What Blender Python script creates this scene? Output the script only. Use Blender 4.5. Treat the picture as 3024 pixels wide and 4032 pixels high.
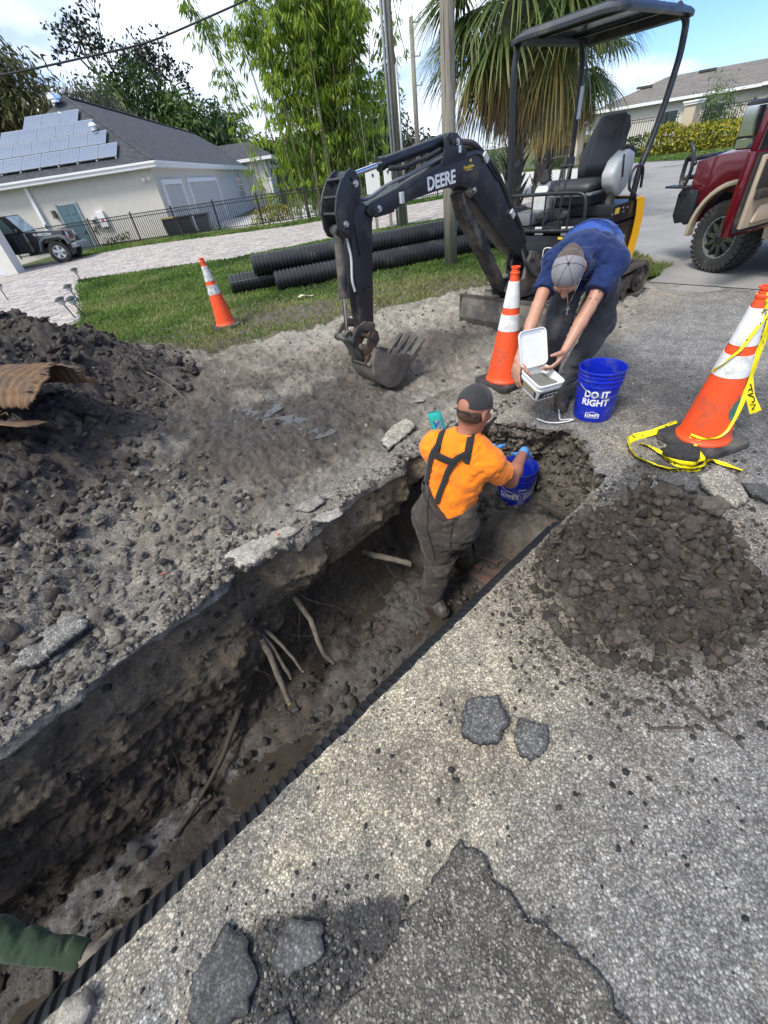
import bpy, bmesh, math, random
import numpy as np
from mathutils import Vector, Matrix
from math import radians, sin, cos, pi, atan2, hypot, sqrt
for o in list(bpy.data.objects): bpy.data.objects.remove(o)
SC = bpy.context.scene; COL = SC.collection
random.seed(7); RNG = np.random.default_rng(11)
_p = math.atan(1352/1590.); _r = math.atan(.155)
_F = Vector((0, cos(_p), -sin(_p))); _U = Vector((0, sin(_p), cos(_p))); _R = Vector((1, 0, 0))
_X = cos(_r)*_R - sin(_r)*_U; _UP = sin(_r)*_R + cos(_r)*_U
cd = bpy.data.cameras.new('camera'); cam = bpy.data.objects.new('camera', cd); COL.objects.link(cam)
cam.matrix_world = Matrix(((_X.x, _UP.x, -_F.x, 0), (_X.y, _UP.y, -_F.y, 0), (_X.z, _UP.z, -_F.z, 1.6), (0, 0, 0, 1)))
cd.sensor_fit = 'VERTICAL'; cd.sensor_height = 36; cd.lens = 36*1590/4032.; cd.clip_start = .02; cd.clip_end = 2500
SC.camera = cam
W = bpy.data.worlds.new('World'); SC.world = W; W.use_nodes = True
SUN_EL, SUN_AZ = radians(55), radians(228)
nt = W.node_tree; nt.nodes.clear()
def _n(nt, t, **kw):
    n = nt.nodes.new(t)
    for k_, v in kw.items():
        if k_ in ('op', 'operation'): n.operation = v
        elif hasattr(n, k_) and k_ not in n.inputs: setattr(n, k_, v)
        else: n.inputs[k_].default_value = v
    return n
def _sky():
    L = nt.links.new
    out = _n(nt, 'ShaderNodeOutputWorld'); bg = _n(nt, 'ShaderNodeBackground')
    sky = _n(nt, 'ShaderNodeTexSky'); sky.sky_type = 'NISHITA'; sky.sun_disc = False
    sky.sun_elevation = SUN_EL; sky.sun_rotation = SUN_AZ; sky.air_density = 1.1; sky.dust_density = .1; sky.ozone_density = 3.0
    tc = _n(nt, 'ShaderNodeTexCoord'); sp = _n(nt, 'ShaderNodeSeparateXYZ'); L(tc.outputs['Generated'], sp.inputs[0])
    zz = _n(nt, 'ShaderNodeMath', op='MAXIMUM'); L(sp.outputs['Z'], zz.inputs[0]); zz.inputs[1].default_value = 0
    za = _n(nt, 'ShaderNodeMath', op='ADD'); L(zz.outputs[0], za.inputs[0]); za.inputs[1].default_value = .22
    dv = _n(nt, 'ShaderNodeVectorMath', op='DIVIDE'); cb = _n(nt, 'ShaderNodeCombineXYZ')
    for i in range(3): L(za.outputs[0], cb.inputs[i])
    L(tc.outputs['Generated'], dv.inputs[0]); L(cb.outputs[0], dv.inputs[1])
    fl = _n(nt, 'ShaderNodeVectorMath', op='MULTIPLY'); L(dv.outputs[0], fl.inputs[0]); fl.inputs[1].default_value = (1, 1, 0)
    n1 = _n(nt, 'ShaderNodeTexNoise'); n1.inputs['Scale'].default_value = .7; n1.inputs['Detail'].default_value = 8; n1.inputs['Roughness'].default_value = .52; n1.inputs['Distortion'].default_value = .35
    L(fl.outputs[0], n1.inputs['Vector'])
    n2 = _n(nt, 'ShaderNodeTexNoise'); n2.inputs['Scale'].default_value = 1.5; n2.inputs['Detail'].default_value = 7; n2.inputs['Roughness'].default_value = .5
    mp = _n(nt, 'ShaderNodeVectorMath', op='ADD'); mp.inputs[1].default_value = (7.3, 2.1, 0); L(fl.outputs[0], mp.inputs[0]); L(mp.outputs[0], n2.inputs['Vector'])
    ax = _n(nt, 'ShaderNodeMapRange'); ax.inputs[1].default_value = .30; ax.inputs[2].default_value = .58; ax.inputs[3].default_value = .12; ax.inputs[4].default_value = -.08
    L(sp.outputs['X'], ax.inputs[0])
    ad = _n(nt, 'ShaderNodeMath', op='ADD'); L(n1.outputs[0], ad.inputs[0]); L(ax.outputs[0], ad.inputs[1])
    cov = _n(nt, 'ShaderNodeMapRange'); cov.inputs[1].default_value = .46; cov.inputs[2].default_value = .60; L(ad.outputs[0], cov.inputs[0]); cov.interpolation_type = 'SMOOTHSTEP'
    cr = _n(nt, 'ShaderNodeValToRGB'); L(n2.outputs[0], cr.inputs[0])
    e = cr.color_ramp.elements; e[0].position = .34; e[0].color = (3.9, 4.9, 6.3, 1); e[1].position = .60; e[1].color = (8.0, 8.5, 9.2, 1)
    mx = _n(nt, 'ShaderNodeMix', data_type='RGBA'); L(cov.outputs[0], mx.inputs[0]); tn = _n(nt, 'ShaderNodeMix', data_type='RGBA'); tn.blend_type = 'MULTIPLY'; tn.inputs[0].default_value = 1; L(sky.outputs[0], tn.inputs[6]); tn.inputs[7].default_value = (.55, .74, 1.18, 1); L(tn.outputs[2], mx.inputs[6]); L(cr.outputs[0], mx.inputs[7])
    L(mx.outputs[2], bg.inputs[0]); bg.inputs[1].default_value = .088; L(bg.outputs[0], out.inputs[0])
_sky()
sl = bpy.data.lights.new('sun', 'SUN'); sl.energy = 2.0; sl.angle = radians(16); sl.color = (1, .96, .9)
sun = bpy.data.objects.new('sun', sl); COL.objects.link(sun)
sd = Vector((sin(SUN_AZ)*cos(SUN_EL), cos(SUN_AZ)*cos(SUN_EL), sin(SUN_EL)))
sun.rotation_euler = sd.to_track_quat('Z', 'Y').to_euler(); sun.location = (0, 0, 30)
SC.view_settings.view_transform = 'Standard'; SC.view_settings.look = 'None'; SC.view_settings.gamma = 1; SC.view_settings.use_curve_mapping = False
SC.view_settings.exposure = 1.03
SC.render.engine = 'CYCLES'
SC.cycles.max_bounces = 6; SC.cycles.diffuse_bounces = 3; SC.cycles.transparent_max_bounces = 8
_perm = np.random.default_rng(3).permutation(4096)
def _h(ix, iy, iz=0):
    return _perm[(_perm[(_perm[ix & 4095] + iy) & 4095] + iz) & 4095]/4095.
def vn(x, y, z=None):
    x = np.asarray(x, float); y = np.asarray(y, float)
    ix = np.floor(x).astype(int); iy = np.floor(y).astype(int); fx = x-ix; fy = y-iy
    fx = fx*fx*(3-2*fx); fy = fy*fy*(3-2*fy)
    def pl(iz):
        a = _h(ix, iy, iz); b = _h(ix+1, iy, iz); c = _h(ix, iy+1, iz); d = _h(ix+1, iy+1, iz)
        return (a*(1-fx)+b*fx)*(1-fy)+(c*(1-fx)+d*fx)*fy
    if z is None: return pl(0)*2-1
    z = np.asarray(z, float); iz = np.floor(z).astype(int); fz = z-iz; fz = fz*fz*(3-2*fz)
    return (pl(iz)*(1-fz)+pl(iz+1)*fz)*2-1
def fbm(x, y, z=None, o=4, g=.5):
    s = 0; a = 1; n = 0
    for i in range(o):
        s = s+a*vn(x*2.03**i+17.1*i, y*2.03**i-9.7*i, None if z is None else z*2.03**i+5.3*i); n += a; a *= g
    return s/n
def sst(a, b, x):
    t = np.clip((x-a)/(b-a), 0, 1); return t*t*(3-2*t)
def inpoly(px, py, poly):
    px = np.asarray(px); py = np.asarray(py); r = np.zeros(px.shape, bool); n = len(poly)
    for i in range(n):
        x1, y1 = poly[i]; x2, y2 = poly[(i+1) % n]
        if y1 == y2: continue
        c = ((y1 > py) != (y2 > py)) & (px < (x2-x1)*(py-y1)/(y2-y1)+x1); r ^= c
    return r
MATS = {}
class NB:
    def __init__(s, name):
        s.m = bpy.data.materials.new(name); s.m.use_nodes = True; s.t = s.m.node_tree; s.t.nodes.clear()
        s.out = s.t.nodes.new('ShaderNodeOutputMaterial'); s.b = s.t.nodes.new('ShaderNodeBsdfPrincipled'); s.l(s.b.outputs[0], s.out.inputs[0])
    def l(s, a, b): s.t.links.new(a, b)
    def n(s, t, **kw): return _n(s.t, t, **kw)
    def put(s, sock, v):
        if isinstance(v, bpy.types.NodeSocket): s.l(v, sock)
        else:
            if isinstance(v, tuple) and len(v) == 3 and len(sock.default_value) == 4: v = (*v, 1)
            sock.default_value = v
    def pos(s, obj=False):
        return s.n('ShaderNodeTexCoord').outputs['Object'] if obj else s.n('ShaderNodeNewGeometry').outputs['Position']
    def scale(s, v, sc):
        n = s.n('ShaderNodeVectorMath', op='MULTIPLY'); s.l(v, n.inputs[0]); n.inputs[1].default_value = sc; return n.outputs[0]
    def noise(s, v, sc, det=4, ro=.55, dist=0):
        n = s.n('ShaderNodeTexNoise'); s.l(v, n.inputs['Vector']); n.inputs['Scale'].default_value = sc; n.inputs['Detail'].default_value = det
        n.inputs['Roughness'].default_value = ro; n.inputs['Distortion'].default_value = dist; return n.outputs[0]
    def vor(s, v, sc, feat='F1', out='Distance', rand=1):
        n = s.n('ShaderNodeTexVoronoi'); n.feature = feat; s.l(v, n.inputs['Vector']); n.inputs['Scale'].default_value = sc; n.inputs['Randomness'].default_value = rand; return n.outputs[out]
    def ramp(s, f, els):
        n = s.n('ShaderNodeValToRGB'); s.l(f, n.inputs[0]); e = n.color_ramp.elements
        while len(e) < len(els): e.new(.5)
        for q, (p, c) in zip(e, els):
            q.position = p; q.color = (c, c, c, 1) if isinstance(c, (int, float)) else (*c, 1)
        return n.outputs[0]
    def mix(s, f, a, b, mode='MIX'):
        n = s.n('ShaderNodeMix', data_type='RGBA'); n.blend_type = mode
        s.put(n.inputs[0], f); s.put(n.inputs[6], a); s.put(n.inputs[7], b); return n.outputs[2]
    def m_(s, op, a, b=0.):
        n = s.n('ShaderNodeMath', op=op); s.put(n.inputs[0], a); s.put(n.inputs[1], b); return n.outputs[0]
    def rng(s, v, a, b, c=0., d=1.):
        n = s.n('ShaderNodeMapRange'); s.l(v, n.inputs[0])
        for i, q in enumerate((a, b, c, d)): n.inputs[i+1].default_value = q
        return n.outputs[0]
    def attr(s, name, out='Color'):
        n = s.n('ShaderNodeAttribute'); n.attribute_name = name; return n.outputs[out]
    def bump(s, h, dist, st=1., prev=None):
        n = s.n('ShaderNodeBump'); s.l(h, n.inputs['Height']); n.inputs['Distance'].default_value = dist; n.inputs['Strength'].default_value = st
        if prev is not None: s.l(prev, n.inputs['Normal'])
        return n.outputs[0]
    def fin(s, col=None, rough=None, metal=None, normal=None, **kw):
        b = s.b
        if col is not None: s.put(b.inputs['Base Color'], col)
        if rough is not None: s.put(b.inputs['Roughness'], rough)
        if metal is not None: s.put(b.inputs['Metallic'], metal)
        if normal is not None: s.l(normal, b.inputs['Normal'])
        for k_, v in kw.items(): s.put(b.inputs[k_], v)
        return s.m
def simple(name, col, rough=.6, metal=0., var=.12, vs=6., dirt=None, dirtamt=.0, bump=.0, bs=60., obj=True, ds=3., **kw):
    """one material: colour with soft variation, optional dirt, fine bump"""
    if name in MATS: return MATS[name]
    nb = NB(name); P = nb.pos(obj); n1 = nb.noise(P, vs, 5, .6)
    f = nb.rng(n1, .3, .7, 1-var, 1+var); c = nb.n('ShaderNodeVectorMath', op='SCALE'); c.inputs[0].default_value = col; nb.l(f, c.inputs[3]); c = c.outputs[0]
    r = nb.rng(n1, .3, .7, max(rough-.07, .03), min(rough+.07, 1))
    if dirt:
        d = nb.noise(P, ds, 8, .68); d = nb.rng(d, .62-dirtamt*.35, .72-dirtamt*.2, 0, min(1, .5+dirtamt)); c = nb.mix(d, c, dirt)
    nm = nb.bump(nb.noise(P, bs, 4, .6), .002+bump*.01, .3+bump) if bump else None
    MATS[name] = nb.fin(c, r, metal, nm, **kw); return MATS[name]
class MB:
    def __init__(s): s.v = []; s.f = []; s.n = 0; s.c = []
    def add(s, v, f):
        v = np.asarray(v, float).reshape(-1, 3); b = s.n; s.v.append(v)
        if isinstance(f, np.ndarray): s.f.extend((f+b).tolist())
        else: s.f.extend([[i+b for i in q] for q in f])
        s.n += len(v); return s
    def box(s, c, d, rot=None, bev=0):
        x, y, z = [q/2 for q in d]
        if bev:
            k = min(bev, x*.9, y*.9, z*.9); bm = bmesh.new(); bmesh.ops.create_cube(bm, size=1)
            for q in bm.verts: q.co = Vector((q.co.x*d[0], q.co.y*d[1], q.co.z*d[2]))
            bmesh.ops.bevel(bm, geom=bm.edges[:]+bm.verts[:], offset=k, segments=2, profile=.6, affect='EDGES')
            v = [tuple(q.co) for q in bm.verts]; f = [[w.index for w in q.verts] for q in bm.faces]; bm.free()
        else:
            v = [(-x, -y, -z), (x, -y, -z), (x, y, -z), (-x, y, -z), (-x, -y, z), (x, -y, z), (x, y, z), (-x, y, z)]
            f = [(0, 3, 2, 1), (4, 5, 6, 7), (0, 1, 5, 4), (1, 2, 6, 5), (2, 3, 7, 6), (3, 0, 4, 7)]
        v = np.array(v)
        if rot is not None:
            R = np.array(rot if isinstance(rot, Matrix) else Matrix.Rotation(rot, 3, 'Z')); v = v@R.T
        return s.add(v+np.array(c), f)
    def tube(s, pts, r, n=10, cap=True, sq=None):
        P = np.array(pts, float); m = len(P); R = np.full(m, r) if np.isscalar(r) else np.array(r, float)
        T = np.gradient(P, axis=0) if m > 2 else np.repeat((P[1:]-P[:1]), 2, 0)
        T /= np.linalg.norm(T, axis=1)[:, None]+1e-12
        a = np.array((0, 0, 1.)) if abs(T[0][2]) < .9 else np.array((1., 0, 0)); u = np.cross(T[0], a); u /= np.linalg.norm(u); V = []
        th = np.arange(n)*2*pi/n + (pi/n if n == 4 else 0)
        for i in range(m):
            u = u-T[i]*(u@T[i]); u /= np.linalg.norm(u)+1e-12; w = np.cross(T[i], u)
            V.append(P[i]+R[i]*(np.cos(th)[:, None]*u+(sq or 1)*np.sin(th)[:, None]*w))
        f = []
        for i in range(m-1):
            for j in range(n):
                k_ = (j+1) % n; f.append((i*n+j, i*n+k_, (i+1)*n+k_, (i+1)*n+j))
        if cap: f.append(tuple(range(n))[::-1]); f.append(tuple((m-1)*n+j for j in range(n)))
        return s.add(np.concatenate(V), f)
    def cyl(s, a, b, r, n=14, r2=None): return s.tube([a, b], [r, r if r2 is None else r2], n)
    def lathe(s, prof, n=32, M=None, closed=False):
        """prof (r,z) about local z"""
        m = len(prof); th = np.arange(n)*2*pi/n
        V = np.concatenate([np.stack([r*np.cos(th), r*np.sin(th), np.full(n, z)], 1) for r, z in prof])
        f = [(i*n+j, i*n+(j+1) % n, (i+1)*n+(j+1) % n, (i+1)*n+j) for i in range(m-1) for j in range(n)]
        if closed: f += [((m-1)*n+j, (m-1)*n+(j+1) % n, (j+1) % n, j) for j in range(n)]
        else: f += [tuple(range(n))[::-1], tuple((m-1)*n+j for j in range(n))]
        if M is not None:
            M = np.array(M); V = V@M[:3, :3].T+M[:3, 3]
        return s.add(V, f)
    def prism(s, out, y0, y1, ax='xz', M=None, bev=0):
        """outline in the xz (or xy) plane extruded along the third axis"""
        bm = bmesh.new(); vs = [bm.verts.new((a, y0, b) if ax == 'xz' else (a, b, y0)) for a, b in out]
        fc = bm.faces.new(vs); r = bmesh.ops.extrude_face_region(bm, geom=[fc]); d = y1-y0
        for q in r['geom']:
            if isinstance(q, bmesh.types.BMVert): q.co += Vector((0, d, 0) if ax == 'xz' else (0, 0, d))
        if bev: bmesh.ops.bevel(bm, geom=bm.edges[:], offset=bev, segments=2, profile=.6, affect='EDGES', clamp_overlap=True)
        bmesh.ops.recalc_face_normals(bm, faces=bm.faces[:])
        bmesh.ops.triangulate(bm, faces=[q for q in bm.faces if len(q.verts) > 4])
        bm.verts.index_update()
        v = np.array([tuple(q.co) for q in bm.verts]); f = [[w.index for w in q.verts] for q in bm.faces]; bm.free()
        if M is not None:
            M = np.array(M); v = v@M[:3, :3].T+M[:3, 3]
        return s.add(v, f)
    def grid(s, V, closed=False):
        """V: (m,n,3)"""
        m, n = V.shape[:2]; I = np.arange(m*n).reshape(m, n)
        a = I[:-1, :-1].ravel(); b = I[:-1, 1:].ravel(); c = I[1:, 1:].ravel(); d = I[1:, :-1].ravel()
        F = np.stack([a, b, c, d], 1)
        if closed: F = np.concatenate([F, np.stack([I[:-1, -1], I[:-1, 0], I[1:, 0], I[1:, -1]], 1)])
        return s.add(V.reshape(-1, 3), F)
    def build(s, name, mat, parent=None, smooth=False, world=None, kind=None, fixn=False, ang=None):
        v = np.concatenate(s.v) if s.v else np.zeros((0, 3))
        if world is not None: v = v-np.array(world)
        me = bpy.data.meshes.new(name); me.from_pydata(v.tolist(), [], s.f); 
        if smooth or ang: me.polygons.foreach_set('use_smooth', [True]*len(me.polygons))
        if fixn:
            bm = bmesh.new(); bm.from_mesh(me); bmesh.ops.recalc_face_normals(bm, faces=bm.faces[:]); bm.to_mesh(me); bm.free()
        me.update()
        if ang: me.set_sharp_from_angle(angle=radians(ang))
        if mat is not None:
            for q in (mat if isinstance(mat, (list, tuple)) else [mat]): me.materials.append(q)
        o = bpy.data.objects.new(name, me); COL.objects.link(o)
        if parent is not None: o.parent = parent
        if kind: o['kind'] = kind
        return o
def fastmesh(name, v, f, mat, parent=None, smooth=False, kind=None):
    """numpy verts (n,3), faces (m,3|4)"""
    me = bpy.data.meshes.new(name); n = len(v); m, k_ = f.shape
    me.vertices.add(n); me.vertices.foreach_set('co', v.astype(np.float32).ravel())
    me.loops.add(m*k_); me.loops.foreach_set('vertex_index', f.astype(np.int32).ravel())
    me.polygons.add(m); me.polygons.foreach_set('loop_start', np.arange(0, m*k_, k_, dtype=np.int32))
    if smooth: me.polygons.foreach_set('use_smooth', np.ones(m, bool))
    me.update(calc_edges=True)
    me.materials.append(mat); o = bpy.data.objects.new(name, me); COL.objects.link(o)
    if parent is not None: o.parent = parent
    if kind: o['kind'] = kind
    return o
def setattr_color(o, name, c):
    a = o.data.attributes.new(name, 'FLOAT_COLOR', 'POINT'); c = np.asarray(c, np.float32)
    if c.shape[1] == 3: c = np.concatenate([c, np.ones((len(c), 1), np.float32)], 1)
    a.data.foreach_set('color', c.ravel())
def tag(o, label, cat, group=None):
    o['label'] = label; o['category'] = cat
    if group: o['group'] = group
    return o
def thing(name, label, cat, loc=(0, 0, 0), rz=0, group=None):
    o = bpy.data.objects.new(name, None); o.empty_display_size = .1; COL.objects.link(o); o.location = loc; o.rotation_euler = (0, 0, rz)
    return tag(o, label, cat, group)
def dup(root, loc=None, rz=None, label=None):
    r = root.copy(); COL.objects.link(r)
    if loc is not None: r.location = loc
    if rz is not None: r.rotation_euler = (0, 0, rz)
    if label: r['label'] = label
    for ch in list(root.children):
        c = ch.copy(); COL.objects.link(c); c.parent = r
        for g in list(ch.children):
            d = g.copy(); COL.objects.link(d); d.parent = c
    return r
def inst(name, me, parent=None, loc=(0, 0, 0), rot=(0, 0, 0), sc=(1, 1, 1), label=None):
    o = bpy.data.objects.new(name, me); COL.objects.link(o)
    if parent is not None: o.parent = parent
    o.location = loc; o.rotation_euler = rot; o.scale = sc if not np.isscalar(sc) else (sc,)*3
    if label: o['label'] = label
    return o
def text(body, size, mat, name, parent, M, ext=.001, bold=0., sx=1.):
    cu = bpy.data.curves.new(name, 'FONT'); cu.body = body; cu.size = size; cu.extrude = ext; cu.offset = bold; cu.align_x = 'CENTER'; cu.align_y = 'CENTER'; cu.resolution_u = 3
    t = bpy.data.objects.new('tmp', cu); COL.objects.link(t); dg = bpy.context.evaluated_depsgraph_get()
    me = bpy.data.meshes.new_from_object(t.evaluated_get(dg)); bpy.data.objects.remove(t); me.name = name
    me.transform(Matrix.Scale(sx, 4, Vector((1, 0, 0)))); me.transform(M); me.materials.clear(); me.materials.append(mat)
    o = bpy.data.objects.new(name, me); COL.objects.link(o); o.parent = parent; return o
def frame(o, x, y):
    """matrix whose x axis is x, y axis is y, at o"""
    x = Vector(x).normalized(); y = Vector(y); y = (y-x*y.dot(x)).normalized(); z = x.cross(y)
    return Matrix(((x.x, y.x, z.x, o[0]), (x.y, y.y, z.y, o[1]), (x.z, y.z, z.z, o[2]), (0, 0, 0, 1)))
_ico = None
def rocks(n_, sub=1):
    global _ico
    bm = bmesh.new(); bmesh.ops.create_icosphere(bm, subdivisions=sub, radius=1); bm.verts.index_update()
    v = np.array([tuple(q.co) for q in bm.verts]); f = np.array([[w.index for w in q.verts] for q in bm.faces]); bm.free(); return v, f
def scatter_rocks(P, S, sub=1, rough=.35, flat=.7, seed=1, bury=.2):
    """joined lumps: P (n,3) positions, S (n) radii"""
    rg = np.random.default_rng(seed); v, f = rocks(0, sub); n = len(P); m = len(v)
    A = rg.uniform(.6, 1.3, (n, 1, 3)); A[:, :, 2] *= flat
    off = rg.uniform(0, 100, (n, 1, 3)); q = v[None]*1.6+off
    d = 1+rough*fbm(q[..., 0], q[..., 1], q[..., 2], 3 if sub > 2 else 2, .7)*2.2
    V = v[None]*d[..., None]*A; th = rg.uniform(0, 2*pi, n); c, s_ = np.cos(th)[:, None], np.sin(th)[:, None]
    tl = rg.normal(0, .35, n)[:, None]; y_, z_ = V[..., 1]*np.cos(tl)-V[..., 2]*np.sin(tl), V[..., 1]*np.sin(tl)+V[..., 2]*np.cos(tl)
    X = V[..., 0]*c-y_*s_; Y = V[..., 0]*s_+y_*c
    V = np.stack([X, Y, z_], -1)*S[:, None, None]+P[:, None, :]; V[..., 2] += (S*(.5-bury))[:, None]*flat
    F = (f[None]+(np.arange(n)*m)[:, None, None]).reshape(-1, 3)
    return V.reshape(-1, 3), F
SX, SY = .802, .597
def ST(x, y): return (x+1.1)*SX+(y-.04)*SY, -(x+1.1)*SY+(y-.04)*SX
def XY(s, t): return -1.1+SX*s-SY*t, .04+SY*s+SX*t
LIP = np.array([(-3.5, .95), (-.5, .95), (0, .96), (.4, .99), (.84, 1.03), (1.02, 1.08), (1.12, 1.16), (1.3, 1.14), (1.47, 1.03), (1.8, 1.08), (2.08, 1.1), (2.45, 1.07), (2.55, 1.17), (2.73, 1.12), (3.0, 1.08), (3.28, 1.0), (3.5, .98), (8, 1.0)])
def lip_l(s): return np.interp(s, LIP[:, 0], LIP[:, 1])+.018*fbm(s*9, s*0+3.3, None, 4, .6)*sst(3.6, 3.2, s)
def lip_r(s): return .012*fbm(s*11, s*0+8.3, None, 4, .65)
PILE = (1.14, 1.12)
def Hg(x, y, det=True):
    """height of the open ground"""
    s, t = ST(x, y)
    left = sst(.9, 1.6, t)
    m = .98*np.exp(-(((x+3.75)*.8+(y-4.5)*.25)**2/1.0+((y-4.4)-(x+3.75)*.3)**2/1.7))
    m = np.maximum(m, .80*np.exp(-(((x+3.2)/.95)**2+((y-2.9)/1.2)**2)))
    m = np.maximum(m, .5*np.exp(-(((x+3.2)/1.1)**2+((y-1.2)/1.2)**2)))
    m = np.maximum(m, .23*np.exp(-(((x+2.45)/.5)**2+((y-4.85)/.45)**2)))
    h = m*left
    h = h-.05*np.exp(-(((x+.75)/.9)**2+((y-3.6)/1.0)**2))*left
    lump = sst(.04, .3, m)
    rough_l = sst(1.0, .1, s)*left       # rubbly part beside the camera
    near = sst(.06, .35, t-1.0)
    mud = sst(7.0, 4.0, hypot_(x+.4, (y-3.6)))*left
    h = h+lump*.20*fbm(x*2.6, y*2.6, None, 6, .62)+lump*.075*np.abs(fbm(x*11, y*11, None, 4, .6))
    h = h+mud*(.075*fbm(x*2.2+5, y*2.2, None, 5, .55)+.045*fbm(x*13, y*8, None, 4, .65)+.03*np.abs(fbm(x*6+3, y*5, None, 4, .6)))*near
    h = h+rough_l*(.10*np.abs(fbm(x*7, y*7, None, 5, .62))+.03*fbm(x*24, y*24, None, 3, .6))
    r = np.sin((x*.57+y*.82)*9+2*fbm(x*1.3, y*1.3)); w = np.exp(-(((x-.9)/.75)**2+((y-4.7)/.5)**2)); h = h+.02*r*w
    dx, dy = x-PILE[0], y-PILE[1]; u = dx*.85+dy*.5; v = -dx*.5+dy*.85
    d = np.sqrt((u/.45)**2+(v/.42)**2)+.22*fbm(x*3.1+9, y*3.1, None, 4, .55)
    p = .44*sst(1.08, .05, d); lp = sst(.01, .06, p)*sst(.05, -.1, t)
    h = h+p*sst(.04, -.08, t)+lp*(.20*np.abs(fbm(x*6.5, y*6.5, None, 5, .6))+.10*np.abs(fbm(x*19, y*19, None, 3, .6))-.03)
    slab = 1-left
    h = h+slab*(1-lp)*.004*fbm(x*2.5, y*2.5, None, 4, .5)
    edge = sst(-3.4, -2.6, s)*sst(7.45, 7.0, s)*sst(-3.9, -3.4, t)*sst(7.4, 6.8, t)
    return h*edge, m*left, lp
def hypot_(a, b): return np.sqrt(a*a+b*b)
LAWN = [(-5.3, 9.0), (-8.35, 15.1), (-3.35, 14.6), (2, 16.4), (5.0, 16.2), (5.8, 12), (4.7, 6.9), (4.3, 6.05), (3.3, 5.75), (2.75, 6.6), (2.4, 7.0), (1.64, 6.7), (.26, 6.45), (-.43, 6.1), (-1.32, 5.8), (-1.9, 5.55), (-2.3, 5.75), (-3.0, 6.2), (-4.9, 7.9)]
def C3(*c): return np.array(c, float)
def tint(x, y, s, t, m, lp):
    """albedo and surface parameters of the open ground"""
    n1 = fbm(x*1.1+3, y*1.1+1, None, 5, .6); n2 = fbm(x*4.2+30, y*4.2, None, 5, .6); n3 = fbm(x*14+3, y*14, None, 4, .6)
    def mx(a, b, w): return a*(1-w[..., None])+b*w[..., None]
    asp = C3(.205, .198, .188); sand = C3(.365, .318, .238); mud = C3(.090, .074, .060); mudl = C3(.225, .192, .152); black = C3(.028, .028, .030)
    wet = C3(.05, .043, .038)
    left = sst(.75, 1.05, t)
    w = np.clip(sst(-1.15, -.1, t+.35*n1)*sst(.2, .9, s+.5*n2)*sst(2.6, 1.9, s+.3*n2)*1.0, 0, 1)
    w = np.maximum(w, sst(.16, .02, np.abs(t+.05)+.1*n2)*.55*sst(3.1, 2.7, s))
    w = np.maximum(w, sst(.2, .5, n1+.15*n2)*.65*sst(-1.7, -.9, t))
    w = np.maximum(w, .8*sst(.35, 0, np.abs(x-.05)+.1*n2)*sst(.45, .2, np.abs(y-.55)))
    R = mx(np.broadcast_to(asp, x.shape+(3,)), sand, np.clip(w*(.98+.4*n3), 0, 1))
    st_ = np.exp(-(((x-.0)/.35)**2+((y-.55)/.18)**2))*sst(.0, .5, n2+.1)
    R = mx(R, mud*1.5, np.clip(st_*.8, 0, 1))
    pr = np.sqrt(((x-PILE[0])/.72)**2+((y-PILE[1])/.62)**2)+.3*n2
    R = mx(R, C3(.15, .125, .10), .75*sst(1.25, .8, pr)*(1-lp)*np.clip(.9+.6*n3, 0, 1))
    bd = np.exp(-((s-4.35+.15*(t))/.55)**2)*sst(1.3, .6, t)*sst(-2.8, -.6, t)
    R = mx(R, C3(.085, .082, .08), np.clip(bd*(1.0+.9*n2), 0, .85))
    far = sst(4.9, 5.4, s); R = mx(R, C3(.27, .262, .25), far*.8)
    tm = sst(.12, .0, np.abs(np.sin(x*.7+y*1.9+1.5*n1))*.5)*far; R = mx(R, C3(.13, .127, .12), tm*.5)
    bk = np.exp(-(((x+.42)/.22)**2+((y-.06)/.12)**2))+.8*np.exp(-(((x+.22)/.12)**2+((y-.13)/.06)**2)); R = mx(R, black, np.clip(sst(.25, .6, bk+.55*n3), 0, 1)*.9)
    bk2 = np.exp(-(((s-3.2)/.35)**2+((t+.3)/.3)**2)); R = mx(R, C3(.045, .044, .043), sst(.3, .6, bk2+.4*n3)*.8)
    ck = np.abs(fbm(x*1.15+11, y*1.15+5, None, 5, .6)); R = mx(R, C3(.055, .052, .048), sst(.0045, .0015, ck)*sst(-.15, -.35, t)*.8)
    R = mx(R, C3(.082, .066, .053), lp)
    dm = hypot_((x+.85)/1.75, (y-3.35)/1.35)+.25*n2
    L = mx(np.broadcast_to(mudl, x.shape+(3,)), mud, np.clip(sst(1.25, .5, dm+.35*n1)*(.9+.3*n2), 0, 1))
    L = mx(L, wet, sst(.70, .25, dm+.35*n3)*.7)
    blo = sst(.12, .42, fbm(x*1.7+40, y*1.7, None, 5, .62))*sst(.1, .5, t-1.1); L = mx(L, C3(.29, .26, .215), blo*.6); dk2 = sst(.1, .4, fbm(x*2.3+70, y*2.3, None, 5, .62)); L = mx(L, mud*.8, dk2*.55)
    ps = sst(.0, .45, (y-4.9+.3*x)+.5*n1)*sst(.15, .6, t-1.8); L = mx(L, C3(.34, .315, .265), np.clip(ps*(.72+.5*n2), 0, 1))
    rt = np.exp(-(((x-.9)/.9)**2+((y-4.65)/.6)**2)); L = mx(L, mud*1.25, np.clip(rt*(1+.8*n2), 0, 1))
    lipw = sst(.55, .1, t-lip_l(s)+.22*n2); L = mx(L, C3(.34, .315, .265), lipw*.72)
    gr = sst(1.15, .3, s)*sst(3.2, 1.6, t); L = mx(L, C3(.265, .24, .205), np.clip(gr*(.75+.6*n2), 0, 1))
    gs = sst(2.6, 3.3, s)*sst(2.6, 1.3, t); L = mx(L, C3(.36, .33, .28), np.clip(gs*(.6+.5*n2), 0, 1))
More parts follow.
